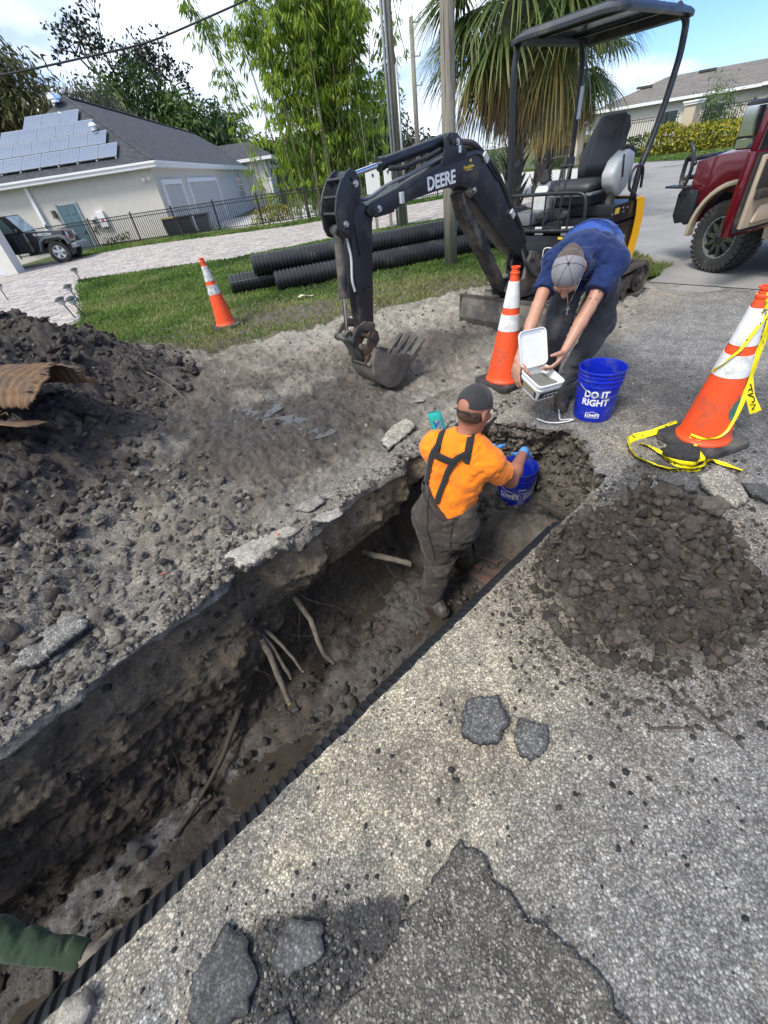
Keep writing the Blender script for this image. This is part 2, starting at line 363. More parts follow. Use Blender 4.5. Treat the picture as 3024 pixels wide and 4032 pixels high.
    L = mx(L, C3(.070, .057, .048), np.clip(sst(.05, .22, m)*(.95+.3*n2)*sst(.0, .6, t-1.0), 0, 1)*sst(-.6, 1.3, s+.4*n1+.9*sst(1.6, 3.4, t)))
    c = mx(R, L, left)
    c = mx(c, C3(.10, .085, .055), inpoly(x+.2*n2, y+.2*n2, LAWN)*.9)
    agg = np.clip((1-left)*(1-lp)*.95+left*(.35+.45*np.maximum(lipw, gr))*(sst(.3, .1, m)), 0, 1)
    wt = sst(.62, .2, dm+.3*n2)*left
    rg = np.clip(left*(.6+m)+lp, 0, 1)
    return c*np.clip(1+.30*n3+.22*n2, .5, 1.6)[..., None], np.stack([agg, wt, rg], -1)
def ground_mat(name, soil=False):
    nb = NB(name); P = nb.pos(); T = nb.attr('tint'); pr = nb.n('ShaderNodeSeparateColor'); nb.l(nb.attr('prm'), pr.inputs[0]); A, Wt, Rg = pr.outputs
    Pd = nb.n('ShaderNodeVectorMath', op='ADD'); nz = nb.n('ShaderNodeTexNoise'); nz.inputs['Scale'].default_value = 60; nb.l(P, nz.inputs['Vector'])
    sc = nb.n('ShaderNodeVectorMath', op='SCALE'); nb.l(nz.outputs['Color'], sc.inputs[0]); sc.inputs[3].default_value = .006; nb.l(P, Pd.inputs[0]); nb.l(sc.outputs[0], Pd.inputs[1]); Pd = Pd.outputs[0]
    big = nb.vor(Pd, 135, out='Distance'); bc = nb.n('ShaderNodeSeparateColor'); nb.l(nb.vor(Pd, 135, out='Color'), bc.inputs[0])
    sml = nb.n('ShaderNodeSeparateColor'); nb.l(nb.vor(Pd, 310, out='Color'), sml.inputs[0])
    v1 = nb.ramp(bc.outputs[0], [(0, .28), (.40, .50), (.62, .88), (.80, 1.3), (.93, 1.85), (1, 2.8)])
    v2 = nb.ramp(sml.outputs[1], [(0, .48), (.45, .85), (.8, 1.25), (1, 2.1)])
    ed = nb.rng(big, .30, .62, 1.08, .5)
    v = nb.mix(.5, v1, v2); v = nb.mix(1., v, ed, 'MULTIPLY'); v = nb.mix(1., v, (1.12, 1.12, 1.12, 1), 'MULTIPLY')
    one = nb.mix(A, (1, 1, 1, 1), v)
    fn = nb.rng(nb.noise(P, 34, 7, .72), .3, .7, .62, 1.38); fm = nb.rng(nb.noise(P, 9, 6, .65), .3, .7, .75, 1.25)
    c = nb.mix(1., T, one, 'MULTIPLY'); c = nb.mix(1., c, fn, 'MULTIPLY'); c = nb.mix(1., c, fm, 'MULTIPLY')
    c = nb.mix(nb.m_('MULTIPLY', A, .35), c, nb.mix(1., c, nb.ramp(bc.outputs[2], [(0, (.80, .88, 1.0)), (.5, (1, 1, 1)), (1, (1.15, 1.0, .80))]), 'MULTIPLY'))
    wn = nb.noise(P, 5, 6, .6); wm = nb.m_('MULTIPLY', Wt, nb.rng(wn, .50, .56)); 
    c = nb.mix(nb.m_('MULTIPLY', wm, .35), c, (.02, .018, .016))
    r = nb.m_('SUBTRACT', .93, nb.m_('MULTIPLY', wm, .72)); r = nb.m_('SUBTRACT', r, nb.m_('MULTIPLY', Wt, nb.rng(wn, .42, .52, .12, .38))); r = nb.m_('MAXIMUM', r, .08)
    h1 = nb.m_('MULTIPLY', nb.m_('MULTIPLY', nb.rng(big, 0, .7, 1, 0), bc.outputs[0]), A)
    b1 = nb.bump(h1, .0035, .8)
    h2 = nb.noise(P, 26, 9, .74); b2 = nb.bump(nb.m_('MULTIPLY', h2, nb.m_('SUBTRACT', nb.m_('ADD', Rg, .18), nb.m_('MULTIPLY', wm, .3))), .035, .9, b1)
    h3 = nb.noise(P, 110, 5, .7); b3 = nb.bump(nb.m_('MULTIPLY', h3, nb.m_('ADD', Rg, .15)), .008, .7, b2)
    return nb.fin(c, r, None, b3, **{'Specular IOR Level': .45})
GM = ground_mat('ground')
def arr(*seg):
    o = []
    for a, b, st_ in seg:
        n = max(2, int(round((b-a)/st_))); o.append(np.linspace(a, b, n, endpoint=False))
    return np.concatenate(o+[np.array([seg[-1][1]])])
NW = 26
S_a = arr((-3.5, -1.5, .05), (-1.5, 3.42, .0125)); S_w = np.linspace(3.43, 3.47, NW); S_b = arr((3.48, 5.2, .016), (5.2, 7.5, .032))
SS = np.concatenate([S_a, S_w, S_b]); ia, iw = len(S_a), len(S_a)+NW
def s_end(t): return np.interp(t, [-.1, 0, .11, .24, .52, .79, 1.0, 1.1], [3.0, 3.08, 3.14, 3.26, 3.40, 3.43, 3.30, 3.12])
def sfun(S, t):
    """s of a row, bent so that the end wall follows the broken outline"""
    e = s_end(t)-3.45+.03*fbm(t*7, t*0+2, None, 4, .6); w = np.where(S < 3.45, sst(2.2, 3.4, S), sst(4.6, 3.5, S)); return S+e*w
def side(T, which):
    """top surface columns; T = distance from the lip"""
    S = SS[:, None]+0*T[None]; tt = T[None]+0*S
    l = lip_l(SS)[:, None] if which == 'L' else lip_r(SS)[:, None]
    fade = np.exp(-np.abs(tt)/.3)
    if which == 'L': t = tt+1.05+(l-1.05)*fade; base = np.full_like(t, 1.05)
    else: t = -tt+l*fade; base = np.zeros_like(t)
    e = (sfun(S, np.clip(t, 0, 1.05))-S)*np.exp(-tt/.5); s = S+e
    x, y = XY(s, t); h, m, lp = Hg(x, y)
    ed = np.exp(-tt/.05)*sst(3.6, 3.3, S); h = h-ed*.012*(1+fbm(x*22, y*22, None, 3, .6))
    if which == 'L': h = h+.02*np.exp(-tt/.35)*fbm(x*5, y*5, None, 4, .6)*sst(3.7, 3.2, S)
    c, pr = tint(x, y, s, t, m, lp)
    return np.stack([x, y, h], -1), c, pr
def emit(name, V, c, pr, mat, smooth=True):
    m, n = V.shape[:2]; I = np.arange(m*n).reshape(m, n)
    F = np.stack([I[:-1, :-1].ravel(), I[:-1, 1:].ravel(), I[1:, 1:].ravel(), I[1:, :-1].ravel()], 1)
    o = fastmesh(name, V.reshape(-1, 3), F, mat, smooth=smooth, kind='structure')
    setattr_color(o, 'tint', c.reshape(-1, 3)); setattr_color(o, 'prm', pr.reshape(-1, 3)); return o
TL = np.concatenate([arr((0, .4, .010), (.4, 2.8, .0155), (2.8, 6.45, .038))])
TR = np.concatenate([arr((0, 1.45, .0115), (1.45, 4, .06))])
VL, cL, pL = side(TL, 'L'); emit('dirt_ground', VL, cL, pL, GM)
VR, cR, pR = side(TR, 'R'); VR = VR[:, ::-1]; emit('asphalt_pavement', VR, cR[:, ::-1], pR[:, ::-1], GM)
def depth_floor(s, t):
    k_ = sst(0, .42, s-2.5-.42*(1-t))
    return -1.13+k_*.50+.03*np.exp(-((t-.75)/.2)**2)
NR, NF, NL = 16, 86, 84
cols = NR+NF+NL
def trench():
    S = SS[:, None]+np.zeros((1, cols)); j = np.arange(cols)
    flat_t = np.linspace(0, 1, cols)[None]; lr = lip_r(SS)[:, None]; ll = lip_l(SS)[:, None]
    tflat = lr+(ll-lr)*flat_t
    D = np.where(S < 3.42, 1., np.where(S > 3.475, 0., 1-(S-3.43)/.04)); D = np.clip(D, 0, 1)
    a = np.clip(j/(NR-1.), 0, 1)[None]; b = np.clip((j-NR+1)/float(NF), 0, 1)[None]; c = np.clip((j-NR-NF+1)/float(NL), 0, 1)[None]
    isR = (j < NR)[None]; isF = ((j >= NR) & (j < NR+NF))[None]
    tR = np.interp(a, [0, .15, .3, 1], [0, -.012, -.04, .0])+lr*(1-a); zR = np.interp(a, [0, .2, .3, 1], [0, -.055, -.07, -1.1])
    w = sst(1.15, 1.6, S)*sst(3.3, 2.9, S)
    tf = (.90+.18*w)*b
    sF = S
    zF = depth_floor(S, tf)+.0*b
    zfl = depth_floor(S, .90+.18*w)
    zz = np.interp(c, [0, .28, .5, .62, .8, .9, .955, 1], [1, .80, .55, .42, .26, .085, .05, 0.])
    tA = np.interp(zz, [0, .05, .085, .26, .42, .55, .8, 1], [0, .004, .06, .05, .03, .0, -.04, -.10])
    tB = np.interp(zz, [0, .05, .085, .26, .42, .55, .8, 1], [0, .004, .05, .0, .10, .26, .22, .0])
    tLw = ll+(tA*(1-w)+tB*w)+0*c
    zLw = zfl*zz
    t = np.where(isR, tR, np.where(isF, tf, tLw)); z = np.where(isR, zR, np.where(isF, zF, zLw))
    s = S+0*t
    q = np.clip((S-3.42)/.055, 0, 1); endw = (S >= 3.42) & (S <= 3.475)
    s = sfun(S, np.clip(t, 0, 1.05))
    t = np.where(D < 1, tflat*(1-D)+t*D, t); z = z*D
    s = s+np.where(endw, .05*np.sin(np.clip(D, 0, 1)*pi)+.05*D, 0.)
    x, y = XY(s, t)
    n3 = lambda f, o=4: fbm(x*f+z*.7, y*f-z*.4, z*f*1.2, o, .58)
    wall = np.where(isF, 0., 1.)*sst(0, .1, -z)*np.where(isR, .2, 1.)
    dt = wall*(.09*n3(2.6)+.035*n3(8)+.022*np.abs(n3(15))+.012*n3(34, 3))
    
    t2 = t-dt; ds = np.where(endw, 1., 0.)*(.10*n3(4)+.07*np.abs(n3(11))+.03*n3(26, 3)); s = s-ds*sst(0, .06, -z)
    x, y = XY(s, t2)
    fl = np.where(isF, 1., 0.)*sst(.0, .08, -z)
    z = z+fl*(.085*fbm(x*3.2, y*3.2, None, 4, .5)+.026*np.abs(fbm(x*9, y*9, None, 4, .6))+.009*fbm(x*33, y*33, None, 3, .6))+fl*.05*sst(.55, .95, b)*np.abs(fbm(x*6, y*6, None, 3))
    def mx(a_, b_, w_): return a_*(1-w_[..., None])+b_*w_[..., None]
    n2 = fbm(x*4+3, y*4, z*4, 4, .6); n4 = fbm(x*13+3, y*13, z*13, 3, .6)
    base = np.broadcast_to(C3(.105, .086, .068), x.shape+(3,))
    sandy = C3(.27, .215, .145)
    band = sst(-.62, -.42, z+.06*n2)*np.where(isF, 0, 1.)*sst(3.0, 2.7, S); cc = mx(base, sandy, np.clip(band*(.55+.35*sst(1.2, 2., S)+.8*n2), 0, 1))
    cc = mx(cc, C3(.24, .20, .155), np.where(endw, 1., 0.)*np.clip(.85+.5*n2, 0, 1))
    cc = mx(cc, C3(.30, .275, .235), sst(-.075, -.05, z)*np.where(isF, 0, 1.))
    cc = mx(cc, C3(.022, .021, .021), sst(-.045, -.03, z)*sst(-.01, -.02, z)*np.where(endw, 1., 0.)*np.clip(sst(3.1, 3.3, S)*1., 0, 1))
    clay = np.exp(-(((S-.1)/.5)**2+((t-.84)/.13)**2))+.6*np.exp(-(((S+.35)/.3)**2+((t-.7)/.15)**2)); cc = mx(cc, C3(.34, .335, .32), np.clip(sst(.35, .8, clay+.75*n4)*fl*1.0, 0, 1)*.8)
    cc = mx(cc, C3(.140, .128, .116), np.clip(fl*sst(-.25, .35, n2)*.85, 0, 1))
    led = sst(-.85, -.65, z)*fl; cc = mx(cc, C3(.16, .14, .115), led*.8)
    pr = np.stack([.25+.3*sst(-.1, -.05, z)+0*x, np.clip(fl*.95*(1-led), 0, 1), .9+0*x], -1)
    flat = np.where(D <= 0, 1., 0.)
    h, m, lp = Hg(x, y); z = z+h*flat
    c0, p0 = tint(x, y, s, t, m, lp); k_ = flat[..., None]; cc = cc*(1-k_)+c0*k_; pr = pr*(1-k_)+p0*k_
    V = np.stack([x, y, z], -1)
    V[:, 0] = VR[:, -1]; V[:, -1] = VL[:, 0]
    return V, cc, pr
VT, cT, pT = trench()
emit('trench_floor', VT[:, NR-1:NR+NF], cT[:, NR-1:NR+NF], pT[:, NR-1:NR+NF], GM)
emit('trench_wall', VT[:, NR+NF-1:], cT[:, NR+NF-1:], pT[:, NR+NF-1:], GM)
emit('trench_wall_road', VT[:, :NR], cT[:, :NR], pT[:, :NR], GM)
mb = MB(); q = [XY(-3.5, -.1), XY(-3.5, 1.5)]; mb.add([(q[0][0], q[0][1], 0), (q[1][0], q[1][1], 0), (q[1][0], q[1][1], -1.4), (q[0][0], q[0][1], -1.4)], [(0, 1, 2, 3)])
o = mb.build('trench_end', GM, kind='structure'); setattr_color(o, 'tint', [(.06, .05, .04)]*4); setattr_color(o, 'prm', [(.3, 0, 1)]*4)
def water_mat():
    nb = NB('muddy_water'); P = nb.pos(); n = nb.noise(P, 12, 3)
    return nb.fin(nb.mix(nb.rng(n, .3, .7), (.040, .032, .025), (.058, .048, .038)), .05, 0, nb.bump(nb.noise(P, 30, 2), .001, .25), **{'Specular IOR Level': .5})
WM = water_mat()
def sheet(name, poly, z, mat, kind='structure', n=0, amp=0, label=None):
    mb = MB(); P = []
    for i in range(len(poly)):
        a, b = np.array(poly[i]), np.array(poly[(i+1) % len(poly)]); k_ = max(1, n)
        for j in range(k_): P.append(a+(b-a)*j/k_)
    P = np.array(P, float)
    if amp: P += amp*np.stack([fbm(P[:, 0]*3, P[:, 1]*3), fbm(P[:, 0]*3+50, P[:, 1]*3)], 1)
    bm = bmesh.new(); f = bm.faces.new([bm.verts.new((a, b, z)) for a, b in P])
    if f.normal.z < 0 or True:
        f.normal_update()
        if f.normal.z < 0: f.normal_flip()
    bmesh.ops.triangulate(bm, faces=[f]); me = bpy.data.meshes.new(name); bm.to_mesh(me); bm.free(); me.materials.append(mat)
    o = bpy.data.objects.new(name, me); COL.objects.link(o)
    if kind: o['kind'] = kind
    return o
def strect(s0, s1, t0, t1): return [XY(s0, t0), XY(s1, t0), XY(s1, t1), XY(s0, t1)]
sheet('water', strect(-1.8, 2.75, .02, 1.25), -1.112, WM)
FILM = simple('wet_film', (.045, .040, .036), .16, 0, .1, 20, **{'Specular IOR Level': .7})
for q, (cx, cy, rx, ry, pc) in enumerate(((-1.15, 3.66, .34, .20, 24), (-.78, 3.30, .30, .22, 22), (-.55, 3.05, .22, .12, 22))):
    a_ = np.random.default_rng(q); px, py = cx+rx*(a_.random(400)*2-1), cy+ry*(a_.random(400)*2-1); z_ = float(np.percentile(Hg(px, py)[0], pc)); sheet('puddle', [(cx+rx*cos(u)*(1+.2*sin(3*u+q)), cy+ry*sin(u)*(1+.2*cos(2*u))) for u in np.linspace(0, 2*pi, 22)[:-1]], z_, FILM)
def simple_ground(name, c1, c2, sc=2., agg=0., bumpd=.01, third=None):
    nb = NB(name); P = nb.pos(); f = nb.rng(nb.noise(P, sc, 7, .65), .35, .65); c = nb.mix(f, c1, c2)
    if third: c = nb.mix(nb.rng(nb.noise(P, sc*.35, 6, .6, .5), .54, .66), c, third)
    v = nb.rng(nb.noise(P, 60, 4, .7), .3, .7, 1-agg, 1+agg); c = nb.mix(1., c, v, 'MULTIPLY')
    return nb.fin(c, .95, 0, nb.bump(nb.noise(P, 40, 5, .7), bumpd, .6), **{'Specular IOR Level': .25})
M_far = simple_ground('far_ground', (.075, .095, .035), (.11, .12, .05), .3)
M_road = simple_ground('road_asphalt', (.235, .228, .215), (.30, .29, .275), 1.2, .35, .004, (.17, .165, .155))
M_lawn = simple_ground('lawn_soil', (.050, .075, .022), (.085, .10, .035), 2.5, .3, .02)
M_conc = simple_ground('pale_concrete', (.42, .40, .37), (.50, .48, .44), 1.5, .15, .003)
M_joint = simple_ground('joint_sand', (.16, .145, .12), (.22, .20, .17), 3, .3, .004)
def ring(name, R, z, mat):
    a = .35; inn = [XY(-3.5+a, -4+a), XY(7.5-a, -4+a), XY(7.5-a, 7.5-a), XY(-3.5+a, 7.5-a)]; out = [XY(-R, -R), XY(R, -R), XY(R, R), XY(-R, R)]
    mb = MB(); V = [(*p, z) for p in inn]+[(*p, z) for p in out]; mb.add(V, [(i, 4+i, 4+(i+1) % 4, (i+1) % 4) for i in range(4)][::1])
    return mb.build(name, mat, kind='structure', fixn=False)
ring('ground', 900, -.45, M_far)
def poly_minus_patch(name, poly, z, mat, n=0, amp=0):
    """sheet that skips the dug patch: cut with a bmesh bisect against the patch rectangle"""
    o = sheet(name, poly, z, mat, n=n, amp=amp); bm = bmesh.new(); bm.from_mesh(o.data); a = .3
    c = [XY(-3.5+a, -4+a), XY(7.5-a, -4+a), XY(7.5-a, 7.5-a), XY(-3.5+a, 7.5-a)]
    for i in range(4):
        p = Vector((*c[i], 0)); q = Vector((*c[(i+1) % 4], 0)); d = q-p; nrm = Vector((d.y, -d.x, 0)).normalized()
        bmesh.ops.bisect_plane(bm, geom=bm.verts[:]+bm.edges[:]+bm.faces[:], plane_co=p, plane_no=nrm)
    kill = [f for f in bm.faces if inpoly(np.array([f.calc_center_median().x]), np.array([f.calc_center_median().y]), c)[0]]
    bmesh.ops.delete(bm, geom=kill, context='FACES'); bm.to_mesh(o.data); bm.free(); return o
YARD = [(-60, 22.5), (-12, 22.3), (-10, 24.9), (-5.0, 23.3), (-1.7, 22.5), (0, 23.2), (3.8, 24.1), (7.5, 27), (9, 60), (-60, 60)]
poly_minus_patch('earth', [(-120, -60), (140, -60), (140, 20), (30, 24), (10, 22), (-30, 22.9), (-120, 22.9)], -.03, M_far)
sheet('verge', [(12, 42), (15, 34), (17.4, 28), (17.7, 24.6), (20, 22.3), (30, 17), (90, 0), (140, 60), (40, 90), (10, 80)], .012, M_lawn, n=4, amp=.3)
sheet('back_yard', [(-90, 22.5), (9, 22.5), (11, 44), (9, 90), (-90, 90)], -.40, M_far)
sheet('fence_verge', [(-15.5, 21.0), (-10, 23.6), (-5, 22.6), (-1.7, 21.9), (0, 22.6), (3.8, 23.6), (7.0, 25.5), (7.2, 27.2), (0, 25.2), (-2.5, 25.0), (-6.6, 26.3), (-15, 32)], .006, M_lawn)
sheet('house_driveway', [(-9.1, 31), (-9.1, 42), (-3, 45), (6, 42), (9, 36), (7.2, 27.2), (0, 25.3), (-2.5, 25.1), (-6.6, 26.4), (-8.3, 27.3)], -.3, M_conc)
poly_minus_patch('road', [(2.6, -30), (60, -30), (60, 8), (30, 17.2), (20, 22.5), (17.7, 24.8), (17.4, 28.2), (15, 34.5), (12.2, 42.5), (9, 60), (8.4, 40), (8.0, 27), (7.2, 22), (6.2, 16), (5.8, 12), (4.7, 6.9), (4.3, 6.0), (3.0, 5.0)], .000, M_road, n=3, amp=.06)
poly_minus_patch('near_pavement', [(-8, -30), (2.6, -30), (3.2, 6), (-8, 0)], -.004, M_road)
sheet('street', [(6.4, 17), (9.5, 17), (13, 22), (15.5, 30), (12.3, 42), (9, 60), (8.2, 40), (7.6, 27)], .005, M_conc, n=3, amp=.1)
poly_minus_patch('lawn', LAWN, .003, M_lawn, n=5, amp=.12)
poly_minus_patch('driveway_base', [(-16, 4.5), (-5.5, 4.5), (-5.25, 9.0), (-8.3, 15.1), (-3.35, 14.6), (2, 16.4), (5.0, 16.2), (7.2, 17.2), (7.5, 25.2), (3.8, 24.0), (0, 23.1), (-1.7, 22.4), (-5, 23.1), (-10, 24.6), (-16, 22.0)], .008, M_joint)
BLK = simple('black_paint', (.016, .019, .023), .38, 0, .15, 5, dirt=(.10, .085, .07), dirtamt=.22, ds=2.6, bump=.05)
BLKM = simple('muddy_black', (.020, .021, .023), .55, 0, .2, 8, dirt=(.13, .11, .09), dirtamt=.55, ds=5, bump=.3)
MUDM = simple('mud_caked_steel', (.085, .078, .070), .85, 0, .25, 9, dirt=(.16, .14, .115), dirtamt=.5, ds=6, bump=.6, bs=40)
RUB = simple('rubber', (.022, .022, .022), .75, 0, .2, 8, dirt=(.12, .105, .09), dirtamt=.35, bump=.2)
RUBM = simple('muddy_rubber', (.05, .046, .042), .85, 0, .2, 8, dirt=(.15, .13, .105), dirtamt=.6, bump=.4)
CHR = simple('chrome', (.75, .75, .74), .12, 1, .05)
ZINC = simple('zinc_bolt', (.55, .54, .52), .35, 1, .1)
YEL = simple('yellow_paint', (.72, .36, .012), .35, 0, .06, 4, dirt=(.3, .2, .08), dirtamt=.15)
GRYP = simple('light_grey_plastic', (.50, .51, .50), .45, 0, .05, dirt=(.3, .28, .25), dirtamt=.15)
DGRY = simple('mid_grey_plastic', (.14, .15, .16), .5, 0, .06, dirt=(.2, .18, .16), dirtamt=.2)
VINYL = simple('seat_vinyl', (.034, .035, .038), .42, 0, .1, 20, bump=.15, bs=150)
WHT = simple('white_print', (.80, .80, .78), .5, 0, .04)
YPR = simple('yellow_print', (.75, .55, .05), .5, 0, .04)
BPR = simple('black_print', (.02, .02, .02), .5, 0, .04)
GLASSR = simple('roof_panel', (.030, .045, .038), .22, 0, .3, 3, dirt=(.14, .15, .13), dirtamt=.3, ds=1.5)
HD = radians(215)
EX = thing('mini_excavator', 'compact black and yellow tracked excavator with a canopy over its seat', 'excavator', (2.6, 5.37, .0), HD)
def bolt(o, y, sx=1, r=.016, par=None, n=6):
    mb = MB(); mb.cyl((o[0], y, o[1]), (o[0], y+.012*sx, o[1]), r*1.35, 12); mb.cyl((o[0], y+.012*sx, o[1]), (o[0], y+.024*sx, o[1]), r, 6); return mb.build('bolt', ZINC, par)
BOOM = [(2.944, 1.365), (2.916, 1.393), (2.849, 1.417), (2.703, 1.445), (2.554, 1.467), (2.372, 1.509), (2.13, 1.561), (1.92, 1.585), (1.72, 1.603), (1.66, 1.592), (1.605, 1.551), (1.443, 1.40), (1.155, 1.071), (.97, .896), (.874, .76), (.785, .682), (.80, .645), (.852, .635), (.958, .695), (1.187, .827), (1.476, 1.068), (1.727, 1.278), (1.78, 1.325), (1.84, 1.365), (1.901, 1.388), (2.049, 1.397), (2.191, 1.39), (2.396, 1.376), (2.567, 1.352), (2.696, 1.325), (2.77, 1.32), (2.871, 1.317), (2.931, 1.335)]
mb = MB(); mb.prism(BOOM, -.135, .035, bev=.007); boom = mb.build('boom', BLK, EX, ang=35)
mb = MB(); mb.tube([(2.80, .038, 1.405), (2.55, .040, 1.447), (2.372, .040, 1.488), (2.13, .040, 1.536), (1.72, .040, 1.577), (1.64, .040, 1.555), (1.43, .040, 1.375)], .006, 6); mb.build('weld_seam', BLK, boom, ang=40)
mb = MB(); mb.prism([(2.95, 1.36), (2.915, 1.40), (2.83, 1.42), (2.70, 1.447), (2.64, 1.43), (2.66, 1.37), (2.69, 1.32), (2.77, 1.314), (2.87, 1.31), (2.935, 1.33)], .036, .052, bev=.004); mb.prism([(2.95, 1.36), (2.915, 1.40), (2.83, 1.42), (2.70, 1.447), (2.64, 1.43), (2.66, 1.37), (2.69, 1.32), (2.77, 1.314), (2.87, 1.31), (2.935, 1.33)], -.152, -.136, bev=.004); mb.build('tip_plate', BLK, boom, ang=35)
mb = MB()
for y0 in (.030, -.150): mb.prism([(2.16, 1.55), (2.115, 1.63), (2.11, 1.70), (2.06, 1.727), (1.98, 1.72), (1.928, 1.685), (1.90, 1.635), (1.845, 1.59), (1.88, 1.575)], y0, y0+.018, bev=.003)
mb.cyl((2.03, .06, 1.688), (2.03, -.165, 1.688), .034, 20); mb.build('cylinder_bracket', BLK, boom, ang=35)
for (x, z) in [(1.985, 1.668), (1.768, 1.345), (2.842, 1.36)]: bolt((x, z), .052 if x > 2.5 else .048, par=boom)
mb = MB(); mb.cyl((1.80, .045, 1.333), (1.80, -.15, 1.333), .036, 20); mb.cyl((1.80, .062, 1.333), (1.80, .04, 1.333), .020, 16); mb.build('pivot_pin', BLKM, boom, ang=35); mb = MB()
mb.cyl((2.876, .062, 1.356), (2.876, -.165, 1.356), .034, 20); mb.cyl((2.876, .074, 1.356), (2.876, .06, 1.356), .018, 16); mb.build('pivot_pin', BLKM, boom, ang=35); mb = MB(); mb.cyl((.807, .09, .678), (.807, -.19, .678), .045, 20); mb.cyl((.807, .10, .678), (.807, .09, .678), .03, 18); mb.build('pivot_pin', BLKM, boom, ang=35)
for p, a in (((1.615, 1.545), -.8), ((1.185, 1.10), -.8)):
    mb = MB(); R = np.array(Matrix.Rotation(a, 3, 'Y')); mb.box((p[0], .045, p[1]), (.075, .02, .045), Matrix.Rotation(a, 3, 'Y'), bev=.004); mb.build('hose_clamp', GRYP, boom)
mb = MB(); mb.box((2.605, .05, 1.395), (.035, .03, .07), bev=.004); mb.build('hose_clamp', GRYP, boom)
def hose(pts, r, name, mat, par, n=10):
    P = np.array(pts, float); t = np.arange(len(P)); u = np.linspace(0, len(P)-1, 8*len(P)); Q = np.stack([np.interp(u, t, P[:, i]) for i in range(3)], 1)
    for _ in range(6): Q[1:-1] = (Q[:-2]+2*Q[1:-1]+Q[2:])/4
    mb = MB(); mb.tube(Q, r, n); return mb.build(name, mat, par, smooth=True)
hose([(2.0, -.01, 1.66), (1.86, .0, 1.665), (1.72, .0, 1.645), (1.60, .0, 1.575), (1.42, .02, 1.43), (1.2, .03, 1.17), (1.02, .03, .98), (.9, .02, .82)], .021, 'hydraulic_hose', RUB, boom)
hose([(2.0, -.06, 1.655), (1.85, -.06, 1.64), (1.70, -.05, 1.618), (1.57, -.05, 1.555), (1.38, -.05, 1.40), (1.0, -.05, .99)], .021, 'hydraulic_hose', RUB, boom)
hose([(2.66, .0, 1.575), (2.55, .02, 1.565), (2.42, .02, 1.585), (2.28, .01, 1.60), (2.12, .0, 1.635)], .016, 'hydraulic_hose', RUB, boom)
hose([(2.995, .0, 1.455), (2.94, .01, 1.425), (2.86, .01, 1.435), (2.75, .02, 1.475), (2.62, .02, 1.50), (2.45, .02, 1.525), (2.2, .01, 1.575), (2.05, .01, 1.60)], .012, 'hydraulic_hose', DGRY, boom)
hose([(2.55, -.03, 1.49), (2.2, -.03, 1.575), (2.0, -.03, 1.62)], .012, 'hydraulic_hose', DGRY, boom)
M = frame((2.150, .0375, 1.448), (-1, 0, .06), (.03, 0, 1)); text('DEERE', .118, WHT, 'lettering', boom, M, .0008, .0035, .98)
M = frame((1.822, .0375, 1.506), (-1, 0, .05), (0, 0, 1)); text('Everglades', .030, YPR, 'dealer_decal', boom, M, .0006, .0008)
mb = MB(); mb.prism([(1.80+.016*cos(a), 1.535+.020*sin(a)) for a in np.linspace(0, pi, 9)], .0365, .0385); mb.prism([(1.86, 1.487), (1.775, 1.489), (1.775, 1.484), (1.86, 1.482)], .0365, .0385); mb.build('dealer_decal', YPR, boom)
mb = MB(); mb.prism([(1.962, 1.648), (1.932, 1.645), (1.930, 1.600), (1.960, 1.603)], .0485, .0500); mb.build('label', WHT, boom)
def cylinder(a, b, f, r1, r2, name, mat, y=-.05, par=None):
    a = Vector((a[0], y, a[1])); b = Vector((b[0], y, b[1])); c = a.lerp(b, f); d = (b-a).normalized()
    mb = MB(); mb.cyl(a, c, r1, 20); mb.cyl(c-d*.03, c+d*.012, r1*1.16, 20); mb.cyl(a+Vector((0, .04, 0)), a-Vector((0, .04, 0)), r1*1.1, 16); o = mb.build(name, mat, par, ang=40)
    mb = MB(); mb.cyl(c, b, r2, 16); mb.build('rod', CHR, o, ang=40)
    mb = MB(); mb.cyl(b+Vector((0, .035, 0)), b-Vector((0, .035, 0)), r1*.95, 16); mb.build('rod_eye', mat, o, ang=40); return o
cylinder((2.03, 1.688), (3.035, 1.563), .67, .036, .017, 'arm_cylinder', BLK, par=EX)
cylinder((3.165, 1.275), (3.237, .565), .60, .036, .016, 'bucket_cylinder', BLKM, y=-.045, par=EX)
c_ = cylinder((1.15, .46), (1.80, 1.333), .62, .042, .018, 'boom_cylinder', BLKM, par=EX)
mb = MB(); mb.prism([(1.895, 1.335), (1.86, 1.345), (1.78, 1.19), (1.48, .82), (1.17, .47), (1.20, .44), (1.50, .76), (1.80, 1.15)], .0, .02, bev=.004); mb.prism([(1.895, 1.335), (1.86, 1.345), (1.20, .50), (1.24, .46), (1.82, 1.16)], -.11, .01); mb.build('cylinder_guard', BLKM, c_, ang=35)
STK = [(3.066, 1.416), (2.945, 1.412), (2.905, 1.37), (2.882, 1.315), (2.90, 1.2), (2.924, 1.051), (2.994, .60), (3.045, .535), (3.10, .565), (3.12, .65), (3.117, .926), (3.099, 1.237), (3.088, 1.364)]
stk = MB().prism(STK, -.105, .018, bev=.006).build('stick', BLK, EX, ang=35)
mb = MB(); mb.box((3.0, -.045, 1.422), (.155, .15, .012), bev=.003); mb.prism([(3.07, 1.40), (2.90, 1.39), (2.875, 1.33), (2.905, 1.27), (3.05, 1.10)], .018, .030, bev=.003); mb.build('gusset_plate', BLK, stk, ang=35)
mb = MB(); mb.tube([(3.04, .022, .86), (3.045, .04, .862), (2.985, .04, .866), (2.98, .022, .866)], .006, 8); mb.build('tie_down_loop', BLK, stk)
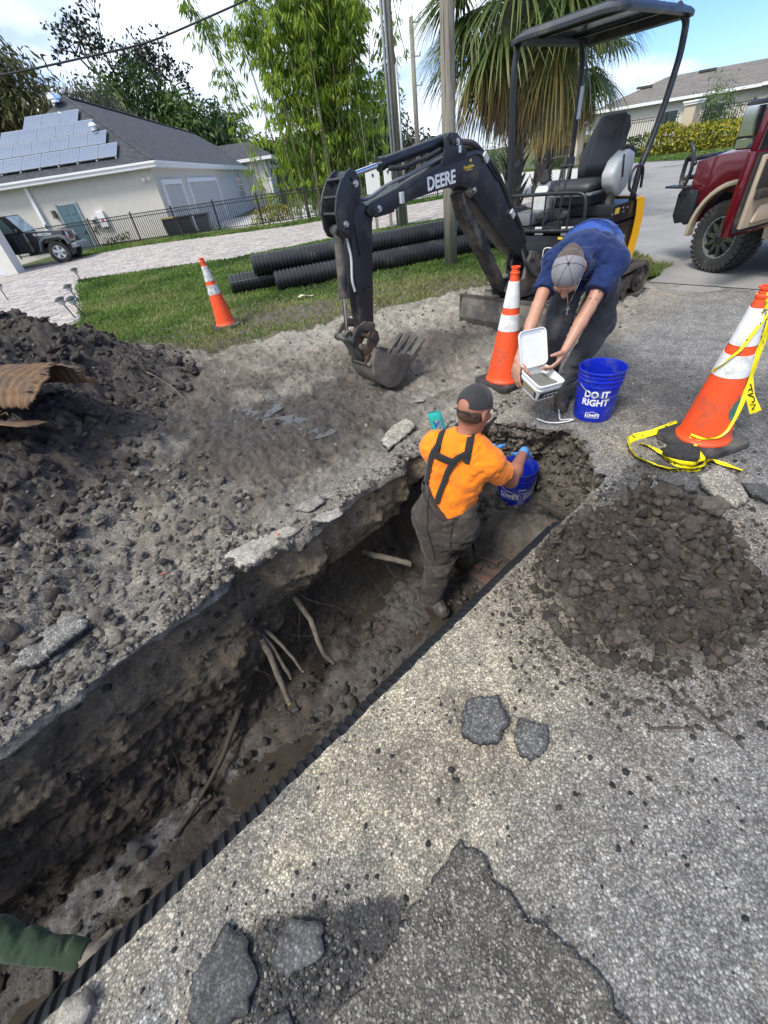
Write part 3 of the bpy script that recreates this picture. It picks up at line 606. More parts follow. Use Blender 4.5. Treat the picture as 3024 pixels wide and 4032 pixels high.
LP = [(3.079, 1.597), (3.045, 1.612), (3.012, 1.595), (2.998, 1.535), (2.992, 1.461), (3.03, 1.40), (3.062, 1.38), (3.075, 1.31), (3.11, 1.245), (3.15, 1.225), (3.20, 1.245), (3.223, 1.292), (3.226, 1.396), (3.192, 1.485), (3.146, 1.55)]
mb = MB(); mb.prism(LP, .035, .053, bev=.004); mb.prism(LP, -.145, -.127, bev=.004)
for a, b in ((3.215, 1.38), (3.19, 1.47), (3.13, 1.56)): mb.cyl((a-.01, .04, b), (a-.01, -.14, b), .01, 8)
mb.cyl((3.035, .065, 1.563), (3.035, -.15, 1.563), .028, 18); mb.cyl((3.165, .065, 1.275), (3.165, -.15, 1.275), .026, 18); lk = mb.build('arm_link_plate', BLK, EX, ang=35)
for p in ((3.03, 1.525), (3.16, 1.312)): bolt(p, .053, par=lk)
hose([(3.13, .0, 1.24), (3.115, .005, 1.1), (3.145, .01, .95), (3.13, .01, .87)], .010, 'hydraulic_hose', GRYP, stk)
dz = -.045
BS = [(2.622, .262), (2.70, .20), (2.78, .130), (2.863, .085), (2.93, .075), (3.0, .10), (3.072, .17), (3.125, .27), (3.130, .36), (3.095, .44), (3.05, .462), (2.99, .425), (2.90, .375), (2.76, .335)]
bk = thing_b = MB()
for y0 in (.105, -.225): bk.prism([(a, b+dz) for a, b in BS], y0, y0+.012, bev=.002)
prof = [(2.68, .225), (2.75, .165), (2.80, .125), (2.863, .088), (2.93, .078), (3.0, .103), (3.072, .173), (3.125, .27), (3.130, .36), (3.095, .44)]
ins = [(a+(2.93-a)*.05, b+(.27-b)*.05) for a, b in prof]
bk.prism([(a, b+dz) for a, b in prof+ins[::-1]], -.215, .107)
bk.prism([(2.60, .29+dz), (2.69, .20+dz), (2.71, .215+dz), (2.64, .295+dz)], -.23, .122, bev=.002)
bk.prism([(3.16, .35+dz), (3.06, .47+dz), (3.02, .455+dz), (3.09, .33+dz)], -.21, .10, bev=.004)
bucket = bk.build('bucket', MUDM, EX, ang=35)
for yy in (-.205, -.105, -.01, .095):
    mb = MB(); v = [(2.70, .235+dz), (2.60, .285+dz), (2.50, .375+dz), (2.49, .39+dz), (2.515, .385+dz), (2.62, .325+dz), (2.71, .265+dz)]; mb.prism(v, yy-.026, yy+.026, bev=.004); mb.build('bucket_tooth', MUDM, bucket, ang=30)
mb = MB()
for y0 in (.04, -.155): mb.prism([(3.10, .30), (3.03, .42), (2.98, .47), (2.99, .54), (3.04, .565), (3.09, .53), (3.15, .40), (3.17, .31)], y0, y0+.02, bev=.003)
mb.cyl((3.04, .085, .515), (3.04, -.20, .515), .035, 18); mb.cyl((3.13, .08, .36), (3.13, -.2, .36), .028, 18); mb.build('bucket_ear', simple('rusty_worn_steel', (.17, .10, .045), .7, .2, .3, 14, dirt=(.06, .05, .045), dirtamt=.6, ds=9, bump=.4), bucket, ang=35)
mb = MB()
for y0 in (.055, -.165): mb.prism([(3.02, .56), (3.05, .62), (3.12, .655), (3.20, .63), (3.27, .56), (3.275, .51), (3.235, .50), (3.215, .54), (3.15, .59), (3.08, .57), (3.05, .53)], y0, y0+.018, bev=.003)
mb.cyl((3.245, .085, .535), (3.245, -.19, .535), .030, 18); mb.cyl((3.05, .08, .60), (3.05, -.175, .60), .026, 18); mb.prism([(3.26, .53), (3.22, .52), (3.12, .33), (3.16, .32)], -.12, .03, bev=.004); mb.build('bucket_linkage', BLKM, EX, ang=35)
def stadium(x0, x1, z0, z1, n=12, inset=0):
    r = (z1-z0)/2-inset; zc = (z0+z1)/2; P = []
    for a in np.linspace(-pi/2, pi/2, n): P.append((x1-(z1-z0)/2+r*cos(a), zc+r*sin(a)))
    for a in np.linspace(pi/2, 3*pi/2, n): P.append((x0+(z1-z0)/2+r*cos(a), zc+r*sin(a)))
    return P
for sgn in (1, -1):
    y0, y1 = (.40, .63) if sgn > 0 else (-.63, -.40)
    o_ = stadium(-.88, .72, .0, .37, 12); i_ = stadium(-.88, .72, .0, .37, 12, .035)
    mb = MB(); m = len(o_); V = []
    for (a, b), (c, d) in zip(o_, i_): V += [(a, y0, b), (a, y1, b), (c, y1, d), (c, y0, d)]
    f = []
    for i in range(m):
        j = (i+1) % m
        for q in range(4): f.append((i*4+q, i*4+(q+1) % 4, j*4+(q+1) % 4, j*4+q))
    mb.add(V, f); tr = mb.build('rubber_track', RUBM, EX, ang=40, fixn=True)
    P = np.array(stadium(-.88, .72, .0, .37, 40, -.004)); d = np.r_[0, np.cumsum(np.linalg.norm(np.diff(np.vstack([P, P[:1]]), axis=0), axis=1))]; PP = np.vstack([P, P[:1]])
    for k_ in range(58):
        u = (k_+.5)/58*d[-1]; x = np.interp(u, d, PP[:, 0]); z = np.interp(u, d, PP[:, 1]); x2 = np.interp((u+.01) % d[-1], d, PP[:, 0]); z2 = np.interp((u+.01) % d[-1], d, PP[:, 1])
        if k_ == 0:
            lug = MB().box((0, 0, 0), (.030, .215, .018), bev=.005).build('track_lug', RUBM, tr); lm = lug.data; bpy.data.objects.remove(lug)
        inst('track_lug', lm, tr, (x, (y0+y1)/2, z), (0, -atan2(z2-z, x2-x), 0))
    ys = y1 if sgn > 0 else y0
    mb = MB(); mb.box(((-.08), (y0+y1)/2, .19), (1.05, .12, .16), bev=.015); mb.build('track_frame', BLKM, EX)
    for (x, z, r) in ((.535, .185, .135), (-.695, .185, .135)):
        mb = MB(); mb.cyl((x, y0+.03, z), (x, y1-.03, z), r, 28); mb.cyl((x, ys-.03*sgn, z), (x, ys-.005*sgn, z), r*.62, 24); mb.cyl((x, ys-.01*sgn, z), (x, ys+.01*sgn, z), r*.3, 16); mb.build('track_wheel', BLKM, EX, ang=35)
    for x in (-.38, -.08, .22):
        mb = MB(); mb.cyl((x, y0+.04, .085), (x, y1-.03, .085), .052, 18); mb.build('track_roller', BLKM, EX, ang=35)
mb = MB(); mb.box((-.08, 0, .22), (.7, .84, .14), bev=.02); mb.lathe([(.001, .28), (.30, .28), (.30, .42), (.001, .42)], 32); mb.build('chassis', BLKM, EX, ang=35)
bl = MB(); pr_ = [(1.16, .02), (1.19, .10), (1.175, .20), (1.14, .30), (1.16, .345), (1.135, .345), (1.115, .30), (1.150, .20), (1.165, .10), (1.13, .02)]
bl.prism([(a, b) for a, b in pr_], -.62, .60, bev=.002)
for y in (-.615, .595): bl.box((1.12, y, .18), (.12, .012, .32))
bo = bl.build('dozer_blade', MUDM, EX, ang=35)
mb = MB()
for y in (-.24, .24): mb.prism([(1.15, .10), (1.15, .22), (.3, .24), (.3, .14)], y-.03, y+.03, bev=.006)
mb.cyl((.35, 0, .22), (1.08, 0, .24), .035, 16); mb.build('blade_arm', BLKM, bo, ang=35)
mb = MB(); mb.prism([(.55, .40), (.66, .30), (.95, .32), (1.19, .38), (1.24, .44), (1.2, .52), (1.10, .52), (.95, .50), (.90, .66), (.84, .74), (.76, .72), (.70, .62), (.55, .60)], -.135, -.10, bev=.008); mb.prism([(.55, .40), (.66, .30), (.95, .32), (1.19, .38), (1.24, .44), (1.2, .52), (1.10, .52), (.95, .50), (.90, .66), (.84, .74), (.76, .72), (.70, .62), (.55, .60)], .045, .085, bev=.008)
mb.box((.80, -.02, .40), (.30, .2, .16), bev=.02); mb.cyl((.62, -.02, .28), (.62, -.02, .66), .075, 20); mb.cyl((1.17, .1, .455), (1.17, -.15, .455), .03, 16); mb.build('swing_post', BLKM, EX, ang=35)
hose([(.95, .0, .80), (.98, .10, .66), (.86, .14, .50), (.62, .16, .50)], .018, 'hydraulic_hose', RUB, EX); hose([(.93, -.06, .80), (.99, -.12, .64), (.84, -.16, .50), (.62, -.14, .50)], .018, 'hydraulic_hose', RUB, EX)
def plan(pts, z0, z1, bev=.012): return MB().prism(pts, z0, z1, ax='xy', bev=bev)
body = plan([(.52, -.47), (.60, -.40), (.60, .40), (.52, .48), (-.42, .49), (-.60, .44), (-.60, -.44), (-.42, -.49)], .44, .83).build('upper_body', BLK, EX, ang=35)
plan([(.45, -.47), (.585, -.40), (.585, .38), (.45, .47), (-.42, .47), (-.44, -.47)], .845, .90, .008).build('deck_plate', BLK, EX, ang=35)
plan([(.30, -.46), (.30, -.18), (-.05, -.02), (-.05, .487), (-.44, .487), (-.5, -.44)], .905, 1.005, .01).build('engine_cover', BLK, EX, ang=35)
mb = MB(); mb.box((-.16, .492, .93), (.50, .012, .155), bev=.004); mb.box((.22, .490, .865), (.25, .012, .05), bev=.004); mb.build('side_cover', BLK, EX)
plan([(.56, -.44), (.56, -.18), (.30, -.12), (.22, -.44)], .905, 1.02, .035).build('fuel_tank', DGRY, EX, ang=50)
mb = MB(); mb.box((.609, .0, .62), (.018, .80, .30), bev=.02); mb.build('front_panel', BLK, EX, ang=50)
mb = MB(); mb.box((.40, .47, .40), (.12, .06, .06), bev=.01); mb.box((.40, .10, .40), (.45, .66, .06), bev=.01); mb.build('lower_trim', YEL, EX, ang=35)
def decal(c, n_, u, w, h, mat, par, name='label', e=.0015):
    n_ = Vector(n_).normalized(); u = Vector(u).normalized(); v = n_.cross(u); mb = MB(); c = Vector(c)
    P = [c+u*a*w/2+v*b*h/2+n_*q for q in (0, e) for a, b in ((-1, -1), (1, -1), (1, 1), (-1, 1))]
    mb.add([tuple(p) for p in P], [(0, 3, 2, 1), (4, 5, 6, 7), (0, 1, 5, 4), (1, 2, 6, 5), (2, 3, 7, 6), (3, 0, 4, 7)]); return mb.build(name, mat, par)
decal((.60, .30, .872), (1, 0, 0), (0, 1, 0), .13, .075, WHT, EX); decal((.60, -.02, .872), (1, 0, 0), (0, 1, 0), .10, .07, WHT, EX)
decal((.61, .30, .812), (1, 0, 0), (0, 1, 0), .17, .022, YPR, EX); text('CAUTION', .018, BPR, 'lettering', EX, frame((.613, .30, .812), (0, 1, 0), (0, 0, 1)), .0005)
for q in range(4): decal((.602, .30, .895-.013*q), (1, 0, 0), (0, 1, 0), .10, .003, BPR, EX, 'printed_line'); decal((.602, -.02, .893-.012*q), (1, 0, 0), (0, 1, 0), .075, .003, BPR, EX, 'printed_line')
decal((.02, .4995, .955), (0, 1, 0), (-1, 0, 0), .085, .05, YPR, EX); decal((-.28, .4995, .94), (0, 1, 0), (-1, 0, 0), .05, .11, simple('brown_window', (.09, .075, .04), .3), EX, 'sight_glass')
for x, z in ((-.10, .965), (-.12, .93), (.10, .93), (.12, .935), (-.20, .955), (.30, .87), (-.40, .98)): mb = MB(); mb.cyl((x, .499, z), (x, .506, z), .012, 12); mb.build('bolt', ZINC, EX)
def shield(sc, n=24): return [(sc*.052*np.sign(cos(a))*abs(cos(a))**.6, sc*.058*np.sign(sin(a))*abs(sin(a))**.6*(1 if sin(a) > 0 else 1.12)) for a in np.linspace(0, 2*pi, n, endpoint=False)]
Mb = frame((.6195, .13, .66), (0, 1, 0), (0, 0, 1)); P0_, P1_ = shield(1.25), shield(1.10); n = len(P0_)
mb = MB(); V = [(a, b, 0) for a, b in P0_]+[(a, b, 0) for a, b in P1_]+[(a, b, .002) for a, b in P0_]+[(a, b, .002) for a, b in P1_]
f = [(2*n+i, 2*n+(i+1) % n, 3*n+(i+1) % n, 3*n+i) for i in range(n)]+[(i, (i+1) % n, 2*n+(i+1) % n, 2*n+i) for i in range(n)]
V = [tuple(Mb @ Vector(v)) for v in V]; mb.add(V, f); bd = mb.build('deer_badge', WHT, EX, fixn=True)
deer = [(-.030, -.040), (-.018, -.022), (-.024, -.002), (-.012, .004), (.004, .002), (.012, .020), (.008, .030), (.020, .024), (.028, .028), (.024, .014), (.020, .002), (.030, -.014), (.036, -.010), (.030, -.024), (.014, -.010), (.0, -.014), (-.008, -.020), (-.002, -.034), (-.014, -.032)]
mb = MB(); mb.prism(deer, 0, .002, ax='xy', M=Mb)
for a, b in (((.012, .026), (-.004, .046)), ((.004, .036), (.006, .048)), ((.016, .028), (.022, .048))): mb.tube([tuple(Mb @ Vector((*a, .001))), tuple(Mb @ Vector((*b, .001)))], .002, 5)
mb.build('stag', WHT, bd)
cw = []
for a in np.linspace(-1.25, 1.25, 26): cw.append((-.98*cos(a*.62)-.0+.24, .555*sin(a)/sin(1.25)))
V = []; zs = [(.30, -.05), (.42, .0), (.70, .03), (.86, .02), (1.0, -.02), (1.02, -.05)]
ou = np.array([[(x-.0-q, y*(1+.2*q), z) for x, y in cw] for z, q in zs]); inn = ou.copy(); inn[:, :, 0] += .09; inn[:, :, 1] *= .93
mb = MB(); L_ = np.concatenate([ou, inn[::-1]], 0); mb.grid(np.concatenate([L_, L_[:1]], 0)); mb.add(np.concatenate([L_[:, 0], L_[:, -1]]), [tuple(range(len(L_)))[::-1], tuple(range(len(L_), 2*len(L_)))])
mb.build('counterweight', YEL, EX, ang=35, fixn=True)
mb = MB(); mb.box((-.5, 0, .72), (.25, .92, .55), bev=.03); mb.build('engine_housing', BLK, EX)
def rail(pts, r, name='handrail', mat=BLK, par=EX, n=12, it=4, k_=6):
    P = np.array(pts, float); t = np.arange(len(P)); u = np.linspace(0, len(P)-1, k_*(len(P)-1)+1); Q = np.stack([np.interp(u, t, P[:, i]) for i in range(3)], 1)
    for _ in range(it): Q[1:-1] = (Q[:-2]+2*Q[1:-1]+Q[2:])/4
    mb = MB(); mb.tube(Q, r, n); return mb.build(name, mat, par, smooth=True)
hr = rail([(.60, -.40, 1.18), (.62, .1, 1.185), (.62, .44, 1.18), (.62, .47, 1.05), (.62, .47, .88), (.62, .0, .875), (.61, -.38, .87)], .016)
for y in (-.12, .03, .20, .30): mb = MB(); mb.cyl((.62, y, 1.18), (.62, y+.0, .88), .009, 8); mb.build('rail_bar', BLK, hr)
PO = .026
rail([(.56, -.44, .90), (.57, -.45, 1.3), (.60, -.46, 1.8), (.62, -.46, 2.1), (.60, -.45, 2.27), (.48, -.44, 2.33)], PO, 'canopy_post', it=2)
rail([(-.60, -.46, .95), (-.62, -.47, 1.4), (-.60, -.47, 1.9), (-.56, -.46, 2.2), (-.42, -.44, 2.33)], PO, 'canopy_post', it=2)
rail([(-.34, .46, 1.0), (-.36, .46, 1.25), (-.46, .47, 1.46), (-.56, .48, 1.75), (-.63, .48, 2.05), (-.62, .47, 2.26), (-.45, .44, 2.35)], PO+.003, 'canopy_post', it=2)
mb = MB(); mb.box((-.61, -.47, 1.36), (.07, .08, .10), bev=.01); mb.build('post_clamp', BLK, EX)
decal((-.590, -.440, 1.86), (.4, 1, 0), (1, -.4, 0), .045, .26, WHT, EX, 'label')
def rr(x0, x1, y0, y1, r, z, n=6):
    P = []
    for cx, cy, a0 in ((x1-r, y1-r, 0), (x0+r, y1-r, pi/2), (x0+r, y0+r, pi), (x1-r, y0+r, 1.5*pi)):
        for a in np.linspace(a0, a0+pi/2, n): P.append((cx+r*cos(a), cy+r*sin(a), z))
    return P
def roof(x0, x1, y0, y1):
    z = 2.33; R = [rr(x0+.03, x1-.03, y0+.03, y1-.03, .13, z-.022), rr(x0, x1, y0, y1, .16, z-.012), rr(x0, x1, y0, y1, .16, z+.012), rr(x0+.03, x1-.03, y0+.03, y1-.03, .13, z+.03), rr(x0+.10, x1-.10, y0+.10, y1-.10, .09, z+.045), rr(x0+.10, x1-.10, y0+.10, y1-.10, .09, z+.005), rr(x0+.09, x1-.09, y0+.09, y1-.09, .09, z-.022)]
    mb = MB(); V = np.array(R); V[:, :, 2] -= .055*((V[:, :, 0]-.0)/.72)**2+.03*((V[:, :, 1])/.5)**2-.03; mb.grid(np.concatenate([V, V[:1]], 0), closed=True); ro = mb.build('canopy_roof', BLK, EX, ang=40, fixn=True)
    mb = MB(); mb.prism([(a, b) for a, b, _ in rr(x0+.09, x1-.09, y0+.09, y1-.09, .05, 0)], z+.012, z+.024, ax='xy'); mb.build('roof_panel', GLASSR, ro)
    for x in (x0+.35, x1-.45): mb = MB(); mb.box((x, 0, z-.005), (.05, (y1-y0)-.2, .02), bev=.004); mb.build('roof_rib', BLK, ro)
    rail([(x0+.1, y1-.10, z+.05), (x0+.1, y1-.1, z+.11), (x0+.2, y1-.1, z+.11), (x0+.2, y1-.1, z+.05)], .007, 'lifting_eye', par=ro)
roof(-.68, .70, -.53, .55)
seat = MB()
def pad(P, W, T, mat, name, par, n=14):
    """soft pad along path P [(x,z)], width W list, thickness T list"""
    mb = MB(); m = len(P); V = []
    P = np.array(P, float); d = np.gradient(P, axis=0); d /= np.linalg.norm(d, axis=1)[:, None]; nx = np.stack([-d[:, 1], d[:, 0]], 1)
    for i in range(m):
        for a in np.linspace(0, 2*pi, 2*n, endpoint=False):
            cy = np.sign(cos(a))*abs(cos(a))**.45*W[i]/2; cn = np.sign(sin(a))*abs(sin(a))**.6*T[i]/2; q = -.02*(1-(2*cy/W[i])**2) if sin(a) > 0 else 0
            V.append((P[i, 0]+nx[i, 0]*(cn+q), cy, P[i, 1]+nx[i, 1]*(cn+q)))
    N = 2*n; f = [(i*N+j, i*N+(j+1) % N, (i+1)*N+(j+1) % N, (i+1)*N+j) for i in range(m-1) for j in range(N)]+[tuple(range(N))[::-1], tuple((m-1)*N+j for j in range(N))]
    mb.add(V, f); return mb.build(name, mat, par, smooth=True, fixn=True)
pad([(.14, 1.13), (.12, 1.165), (.0, 1.185), (-.18, 1.175), (-.34, 1.16), (-.42, 1.16)], [.36, .44, .47, .48, .46, .40], [.04, .10, .12, .12, .11, .06], VINYL, 'seat_cushion', EX)
bk_ = pad([(-.35, 1.17), (-.39, 1.30), (-.44, 1.45), (-.50, 1.60), (-.545, 1.69), (-.56, 1.73)], [.40, .46, .45, .36, .30, .20], [.06, .11, .11, .09, .08, .04], VINYL, 'seat_back', EX)
pad([(-.325, 1.24), (-.355, 1.34), (-.40, 1.48), (-.45, 1.60)], [.22, .24, .23, .20], [.02, .045, .045, .02], VINYL, 'back_insert', bk_)
mb = MB(); mb.box((-.15, 0, 1.06), (.40, .42, .10), bev=.02); mb.build('seat_base', BLK, EX); mb = MB(); mb.box((-.14, 0, 1.115), (.56, .50, .03), bev=.012); mb.build('seat_rim', DGRY, EX)
mb = MB(); mb.prism([(.18, .90), (.16, 1.16), (.10, 1.24), (-.25, 1.22), (-.35, 1.0), (-.35, .90)], -.42, -.26, bev=.025); cs = mb.build('control_console', GRYP, EX, ang=50)
mb = MB(); mb.prism([(.165, 1.13), (.10, 1.25), (-.25, 1.23), (-.30, 1.13)], -.425, -.255, bev=.02); mb.build('console_top', DGRY, cs, ang=50)
def joystick(x, y, z, par):
    mb = MB(); pr = []
    for i in range(9): r = .062-.0045*i+(.008 if i % 2 else 0); pr.append((r, z+.014*i))
    mb.lathe([(.001, z)]+pr+[(.001, z+.125)], 20, Matrix.Translation((x, y, 0))); bo = mb.build('joystick_boot', RUB, par, ang=60)
    mb = MB(); mb.tube([(x, y, z+.11), (x+.005, y, z+.17), (x+.0, y, z+.20), (x+.012, y, z+.235), (x+.02, y, z+.27)], [.012, .018, .026, .024, .014], 12); mb.build('joystick_grip', RUB, bo, smooth=True)
joystick(.07, -.34, 1.24, cs)
ab = MB(); ab.prism([(.02, 1.16), (.06, 1.26), (-.02, 1.37), (-.20, 1.44), (-.34, 1.40), (-.36, 1.30), (-.30, 1.12), (-.16, 1.05)], .27, .40, bev=.035); ab = ab.build('arm_console', GRYP, EX, ang=60)
mb = MB(); mb.prism([(-.20, 1.46), (-.30, 1.46), (-.36, 1.40), (-.345, 1.30), (-.29, 1.33), (-.25, 1.41)], .29, .385, bev=.02); mb.build('joystick_boot', RUB, ab, ang=50)
mb = MB(); mb.box((-.12, .335, 1.02), (.10, .05, .26), bev=.01); mb.build('arm_support', BLKM, ab)
mb = MB(); mb.tube([(-.08, .405, 1.40), (-.10, .41, 1.30), (-.13, .408, 1.22)], .009, 8); mb.build('lock_lever', RUB, ab, smooth=True)
mb = MB(); mb.tube([(-.18, .34, 1.42), (-.16, .34, 1.52), (-.18, .34, 1.60), (-.14, .34, 1.68)], [.02, .02, .026, .018], 10); mb.build('joystick_grip', RUB, ab, smooth=True)
for y in (.0, .08):
    mb = MB(); mb.tube([(.42, y, .92), (.40, y, 1.10), (.36, y, 1.28), (.34, y+.0, 1.36)], [.008, .008, .011, .014], 8); mb.tube([(.34, y-.03, 1.37), (.335, y, 1.375), (.33, y+.03, 1.37)], .017, 8); mb.build('travel_lever', RUB, EX, smooth=True)
for i, y in enumerate((-.10, .16)):
    mb = MB(); mb.tube([(.44, y, .90), (.45, y, .98)], .01, 8); mb.box((.46, y, .99), (.12, .08, .015), Matrix.Rotation(.4, 3, 'Y'), bev=.003); mb.build('foot_pedal', RUB, EX)
rail([(-.34, .49, 1.01), (-.30, .51, 1.05), (-.10, .51, 1.12), (-.08, .51, 1.24), (-.16, .51, 1.30), (-.36, .50, 1.28), (-.42, .49, 1.10)], .013, 'grab_handle')
ORG = simple('cone_orange', (.86, .085, .016), .5, 0, .05, 12, dirt=(.38, .085, .04), dirtamt=.35, ds=7)
REF = simple('white_reflective_collar', (.72, .72, .72), .4, 0, .08, 30, dirt=(.42, .40, .36), dirtamt=.3, ds=12, bump=.1, bs=200)
REFS = simple('scuffed_collar', (.62, .62, .60), .45, 0, .1, 30, dirt=(.24, .22, .20), dirtamt=.5, ds=14)
CB = simple('cone_base_rubber', (.030, .030, .030), .7, 0, .15, 10, dirt=(.14, .13, .115), dirtamt=.35, bump=.2)
GRNP = simple('teal_spray_paint', (.045, .14, .115), .6, 0, .2, 20)
def cone(loc, rz, tilt, label, ref, H=.905, dirtmark=None):
    t = thing('traffic_cone', label, 'traffic cone', loc, rz, 'traffic cones around the dig'); t.rotation_euler = (tilt[0], tilt[1], rz)
    mb = MB(); o = [(a*.19, b*.19) for a, b in ((1, .82), (.82, 1), (-.82, 1), (-1, .82), (-1, -.82), (-.82, -1), (.82, -1), (1, -.82))]; mb.prism(o, .0, .042, ax='xy', bev=.008); mb.build('cone_base', CB, t, ang=50)
    R = lambda z: .142-(.142-.028)*((z-.04)/(H-.06)) if z < H-.02 else .028
    mb = MB(); pr = [(.150, .040), (.150, .052), (.141, .06)]+[(R(z), z) for z in np.linspace(.09, H-.055, 14)]+[(.036, H-.052), (.037, H-.04), (.030, H-.034), (.029, H-.012), (.035, H-.010), (.035, H), (.024, H), (.022, H-.03)]
    mb.lathe(pr, 40); mb.build('cone_body', ORG, t, ang=40)
    for z0, z1 in ((.455, .575), (.625, .808)):
        mb = MB(); mb.lathe([(R(z0)+.0015, z0), (R(z0)+.003, z0), (R(z1)+.003, z1), (R(z1)+.001, z1)], 40, closed=False); mb.build('reflective_collar', ref, t, ang=40)
    return t
cone((1.23, 3.40, .0), .5, (0, radians(3.2), 0), 'orange traffic cone right beside the man in blue, near the trench end', REF)
cone((-1.93, 6.75, .02), .3, (0, radians(-2), 0), 'scuffed orange traffic cone standing alone on the lawn edge left of the boom', REFS)
C3_ = cone((2.10, 2.09, .01), .25, (0, radians(-.8), 0), 'nearest orange traffic cone, wrapped in caution tape with a teal paint smear', REF)
def conepatch(par, H=.905):
    R = lambda z: .142-(.142-.028)*((z-.04)/(H-.06)); mb = MB(); n, m = 34, 34
    A = np.linspace(-1.35, .35, n)+radians(-95)+.75; Z = np.linspace(.13, .40, m); AA, ZZ = np.meshgrid(A, Z); r = R(ZZ)+.0012
    V = np.stack([r*np.cos(AA), r*np.sin(AA), ZZ], -1); u = (AA-A.mean())/.62; w = (ZZ-.265)/.135; d = np.sqrt(u**2+w**2)+.55*fbm(AA*5, ZZ*26, None, 4, .6)
    I = np.arange(n*m).reshape(m, n); ok = d < .78
    F = [(I[i, j], I[i, j+1], I[i+1, j+1], I[i+1, j]) for i in range(m-1) for j in range(n-1) if ok[i, j] and ok[i+1, j+1] and ok[i, j+1] and ok[i+1, j]]
    mb.add(V.reshape(-1, 3), F); mb.build('paint_smear', GRNP, par, smooth=True)
conepatch(C3_)
def wrap(o, R, slope=0., a0=0.):
    """bend a flat mesh (x right, y up, z out) round a vertical axis"""
    for v in o.data.vertices:
        x, y, z = v.co; r = R+slope*y+z; a = a0+x/R; v.co = (r*cos(a), r*sin(a), y)
BLU = simple('bucket_blue', (.006, .022, .42), .32, 0, .06, 5, dirt=(.06, .08, .28), dirtamt=.3, ds=9)
BLUI = BLU
CEM = simple('grey_cement', (.16, .155, .14), .9, 0, .2, 20, bump=.4)
WIRE = simple('steel_wire', (.35, .34, .33), .4, .9, .05)
def bucket5(loc, rz, label, front):
    t = thing('bucket', label, 'bucket', loc, rz, 'blue five gallon buckets')
    H = .37; R0, R1 = .131, .150; R = lambda z: R0+(R1-.005-R0)*z/H
    pr = [(.001, .006), (R0-.012, .0), (R0-.002, .002), (R0, .008)]+[(R(z), z) for z in (.1, .2, .262)]+[(R(.262)+.006, .264), (R(.262)+.006, .27), (R(.27)+.001, .272), (R(.30)+.001, .30), (R(.30)+.007, .302), (R(.3)+.007, .308), (R(.31)+.001, .311), (R(.33), .33), (R(.33)+.006, .332), (R(.335)+.006, .337), (R(.34), .34), (R(.36), .358), (R1+.004, .36), (R1+.005, .368), (R1, .371), (R1-.005, .368), (R(.3)-.006, .3), (R(.01)-.004, .012), (.001, .012)]
    MB().lathe(pr, 56).build('bucket_body', BLU, t, ang=35)
    hz = .285; a = np.linspace(radians(0), radians(180), 24)
    P = [(R(hz)*1.05*cos(q)*1.0, R(hz)*1.05*sin(q)*-1*1.02-.0, hz-.085*sin(q)) for q in a] if front else [(R(hz)*1.06*cos(q), R(hz)*1.08*sin(q)*-1, hz-.08*sin(q)) for q in a]
    h = MB().tube(P, .0022, 8).build('wire_handle', WIRE, t, smooth=True)
    for sgn in (1, -1): mb = MB(); mb.cyl((sgn*(R(hz)-.0), 0, hz), (sgn*(R(hz)+.012), 0, hz), .014, 16); mb.build('handle_ear', BLU, t, ang=40)
    return t, R
def btext(t, body, size, z, a, R, bold=.0, sx=1., mat=WHT, name='lettering'):
    o = text(body, size, mat, name, t, Matrix.Identity(4), .0006, bold, sx)
    bm = bmesh.new(); bm.from_mesh(o.data); bmesh.ops.triangulate(bm, faces=bm.faces[:]); bm.to_mesh(o.data); bm.free()
    sl = (R(.3)-R(0))/.3
    for v in o.data.vertices:
        x, y, q = v.co; r = R(z+y)+.0014+q; an = a+x/R(z); v.co = (r*cos(an), r*sin(an), z+y)
    return o
def bstrip(t, P, a, R, w, mat=WHT, closed=True, name='logo_outline'):
    """outline drawn on the bucket: P [(x,z)]"""
    P = np.array(P+([P[0]] if closed else []), float); Q = []
    for i in range(len(P)-1): Q += [P[i]+(P[i+1]-P[i])*k_ for k_ in np.linspace(0, 1, 7)[:-1]]
    Q.append(P[-1]); Q = np.array(Q); d = np.gradient(Q, axis=0); d /= np.linalg.norm(d, axis=1)[:, None]+1e-9; nn = np.stack([-d[:, 1], d[:, 0]], 1)*w/2
    V = []
    for q in (Q+nn, Q-nn): V.append([((R(z)+.0018)*cos(a+x/R(z)), (R(z)+.0018)*sin(a+x/R(z)), z) for x, z in q])
    V = np.array(V); mb = MB(); mb.grid(V); return mb.build(name, mat, t, fixn=True)
HOUSE = [(-.055, 0), (.055, 0), (.055, .036), (.044, .036), (.040, .044), (.020, .050), (.0, .060), (-.036, .045), (-.055, .045)]
b1, Rb = bucket5((1.66, 2.635, .0), radians(0), 'blue bucket lettered in white standing on the pavement', True)
a1 = radians(-121)
btext(b1, 'DO IT', .066, .215, a1, Rb, .0022, .92); btext(b1, 'RIGHT', .066, .155, a1, Rb, .0022, .92)
bstrip(b1, [(x*.82, .040+z*.82) for x, z in HOUSE], a1, Rb, .0028); btext(b1, "LOWE'S", .030, .057, a1, Rb, .0012, .85)
b2, _ = bucket5((1.09, 2.535, -.665), radians(-12), 'blue bucket standing down in the far end of the trench, worker reaching in', False)
for aa in (radians(-131), radians(-52)):
    bstrip(b2, [(x*1.25, .135+z*1.25) for x, z in HOUSE], aa+radians(12), Rb, .004); btext(b2, "LOWE'S", .050, .160, aa+radians(12), Rb, .002, .85)
al = radians(-88+12)
bstrip(b2, [(-.030, .07), (.030, .07), (.030, .235), (-.030, .235)], al, Rb, .002, name='warning_label')
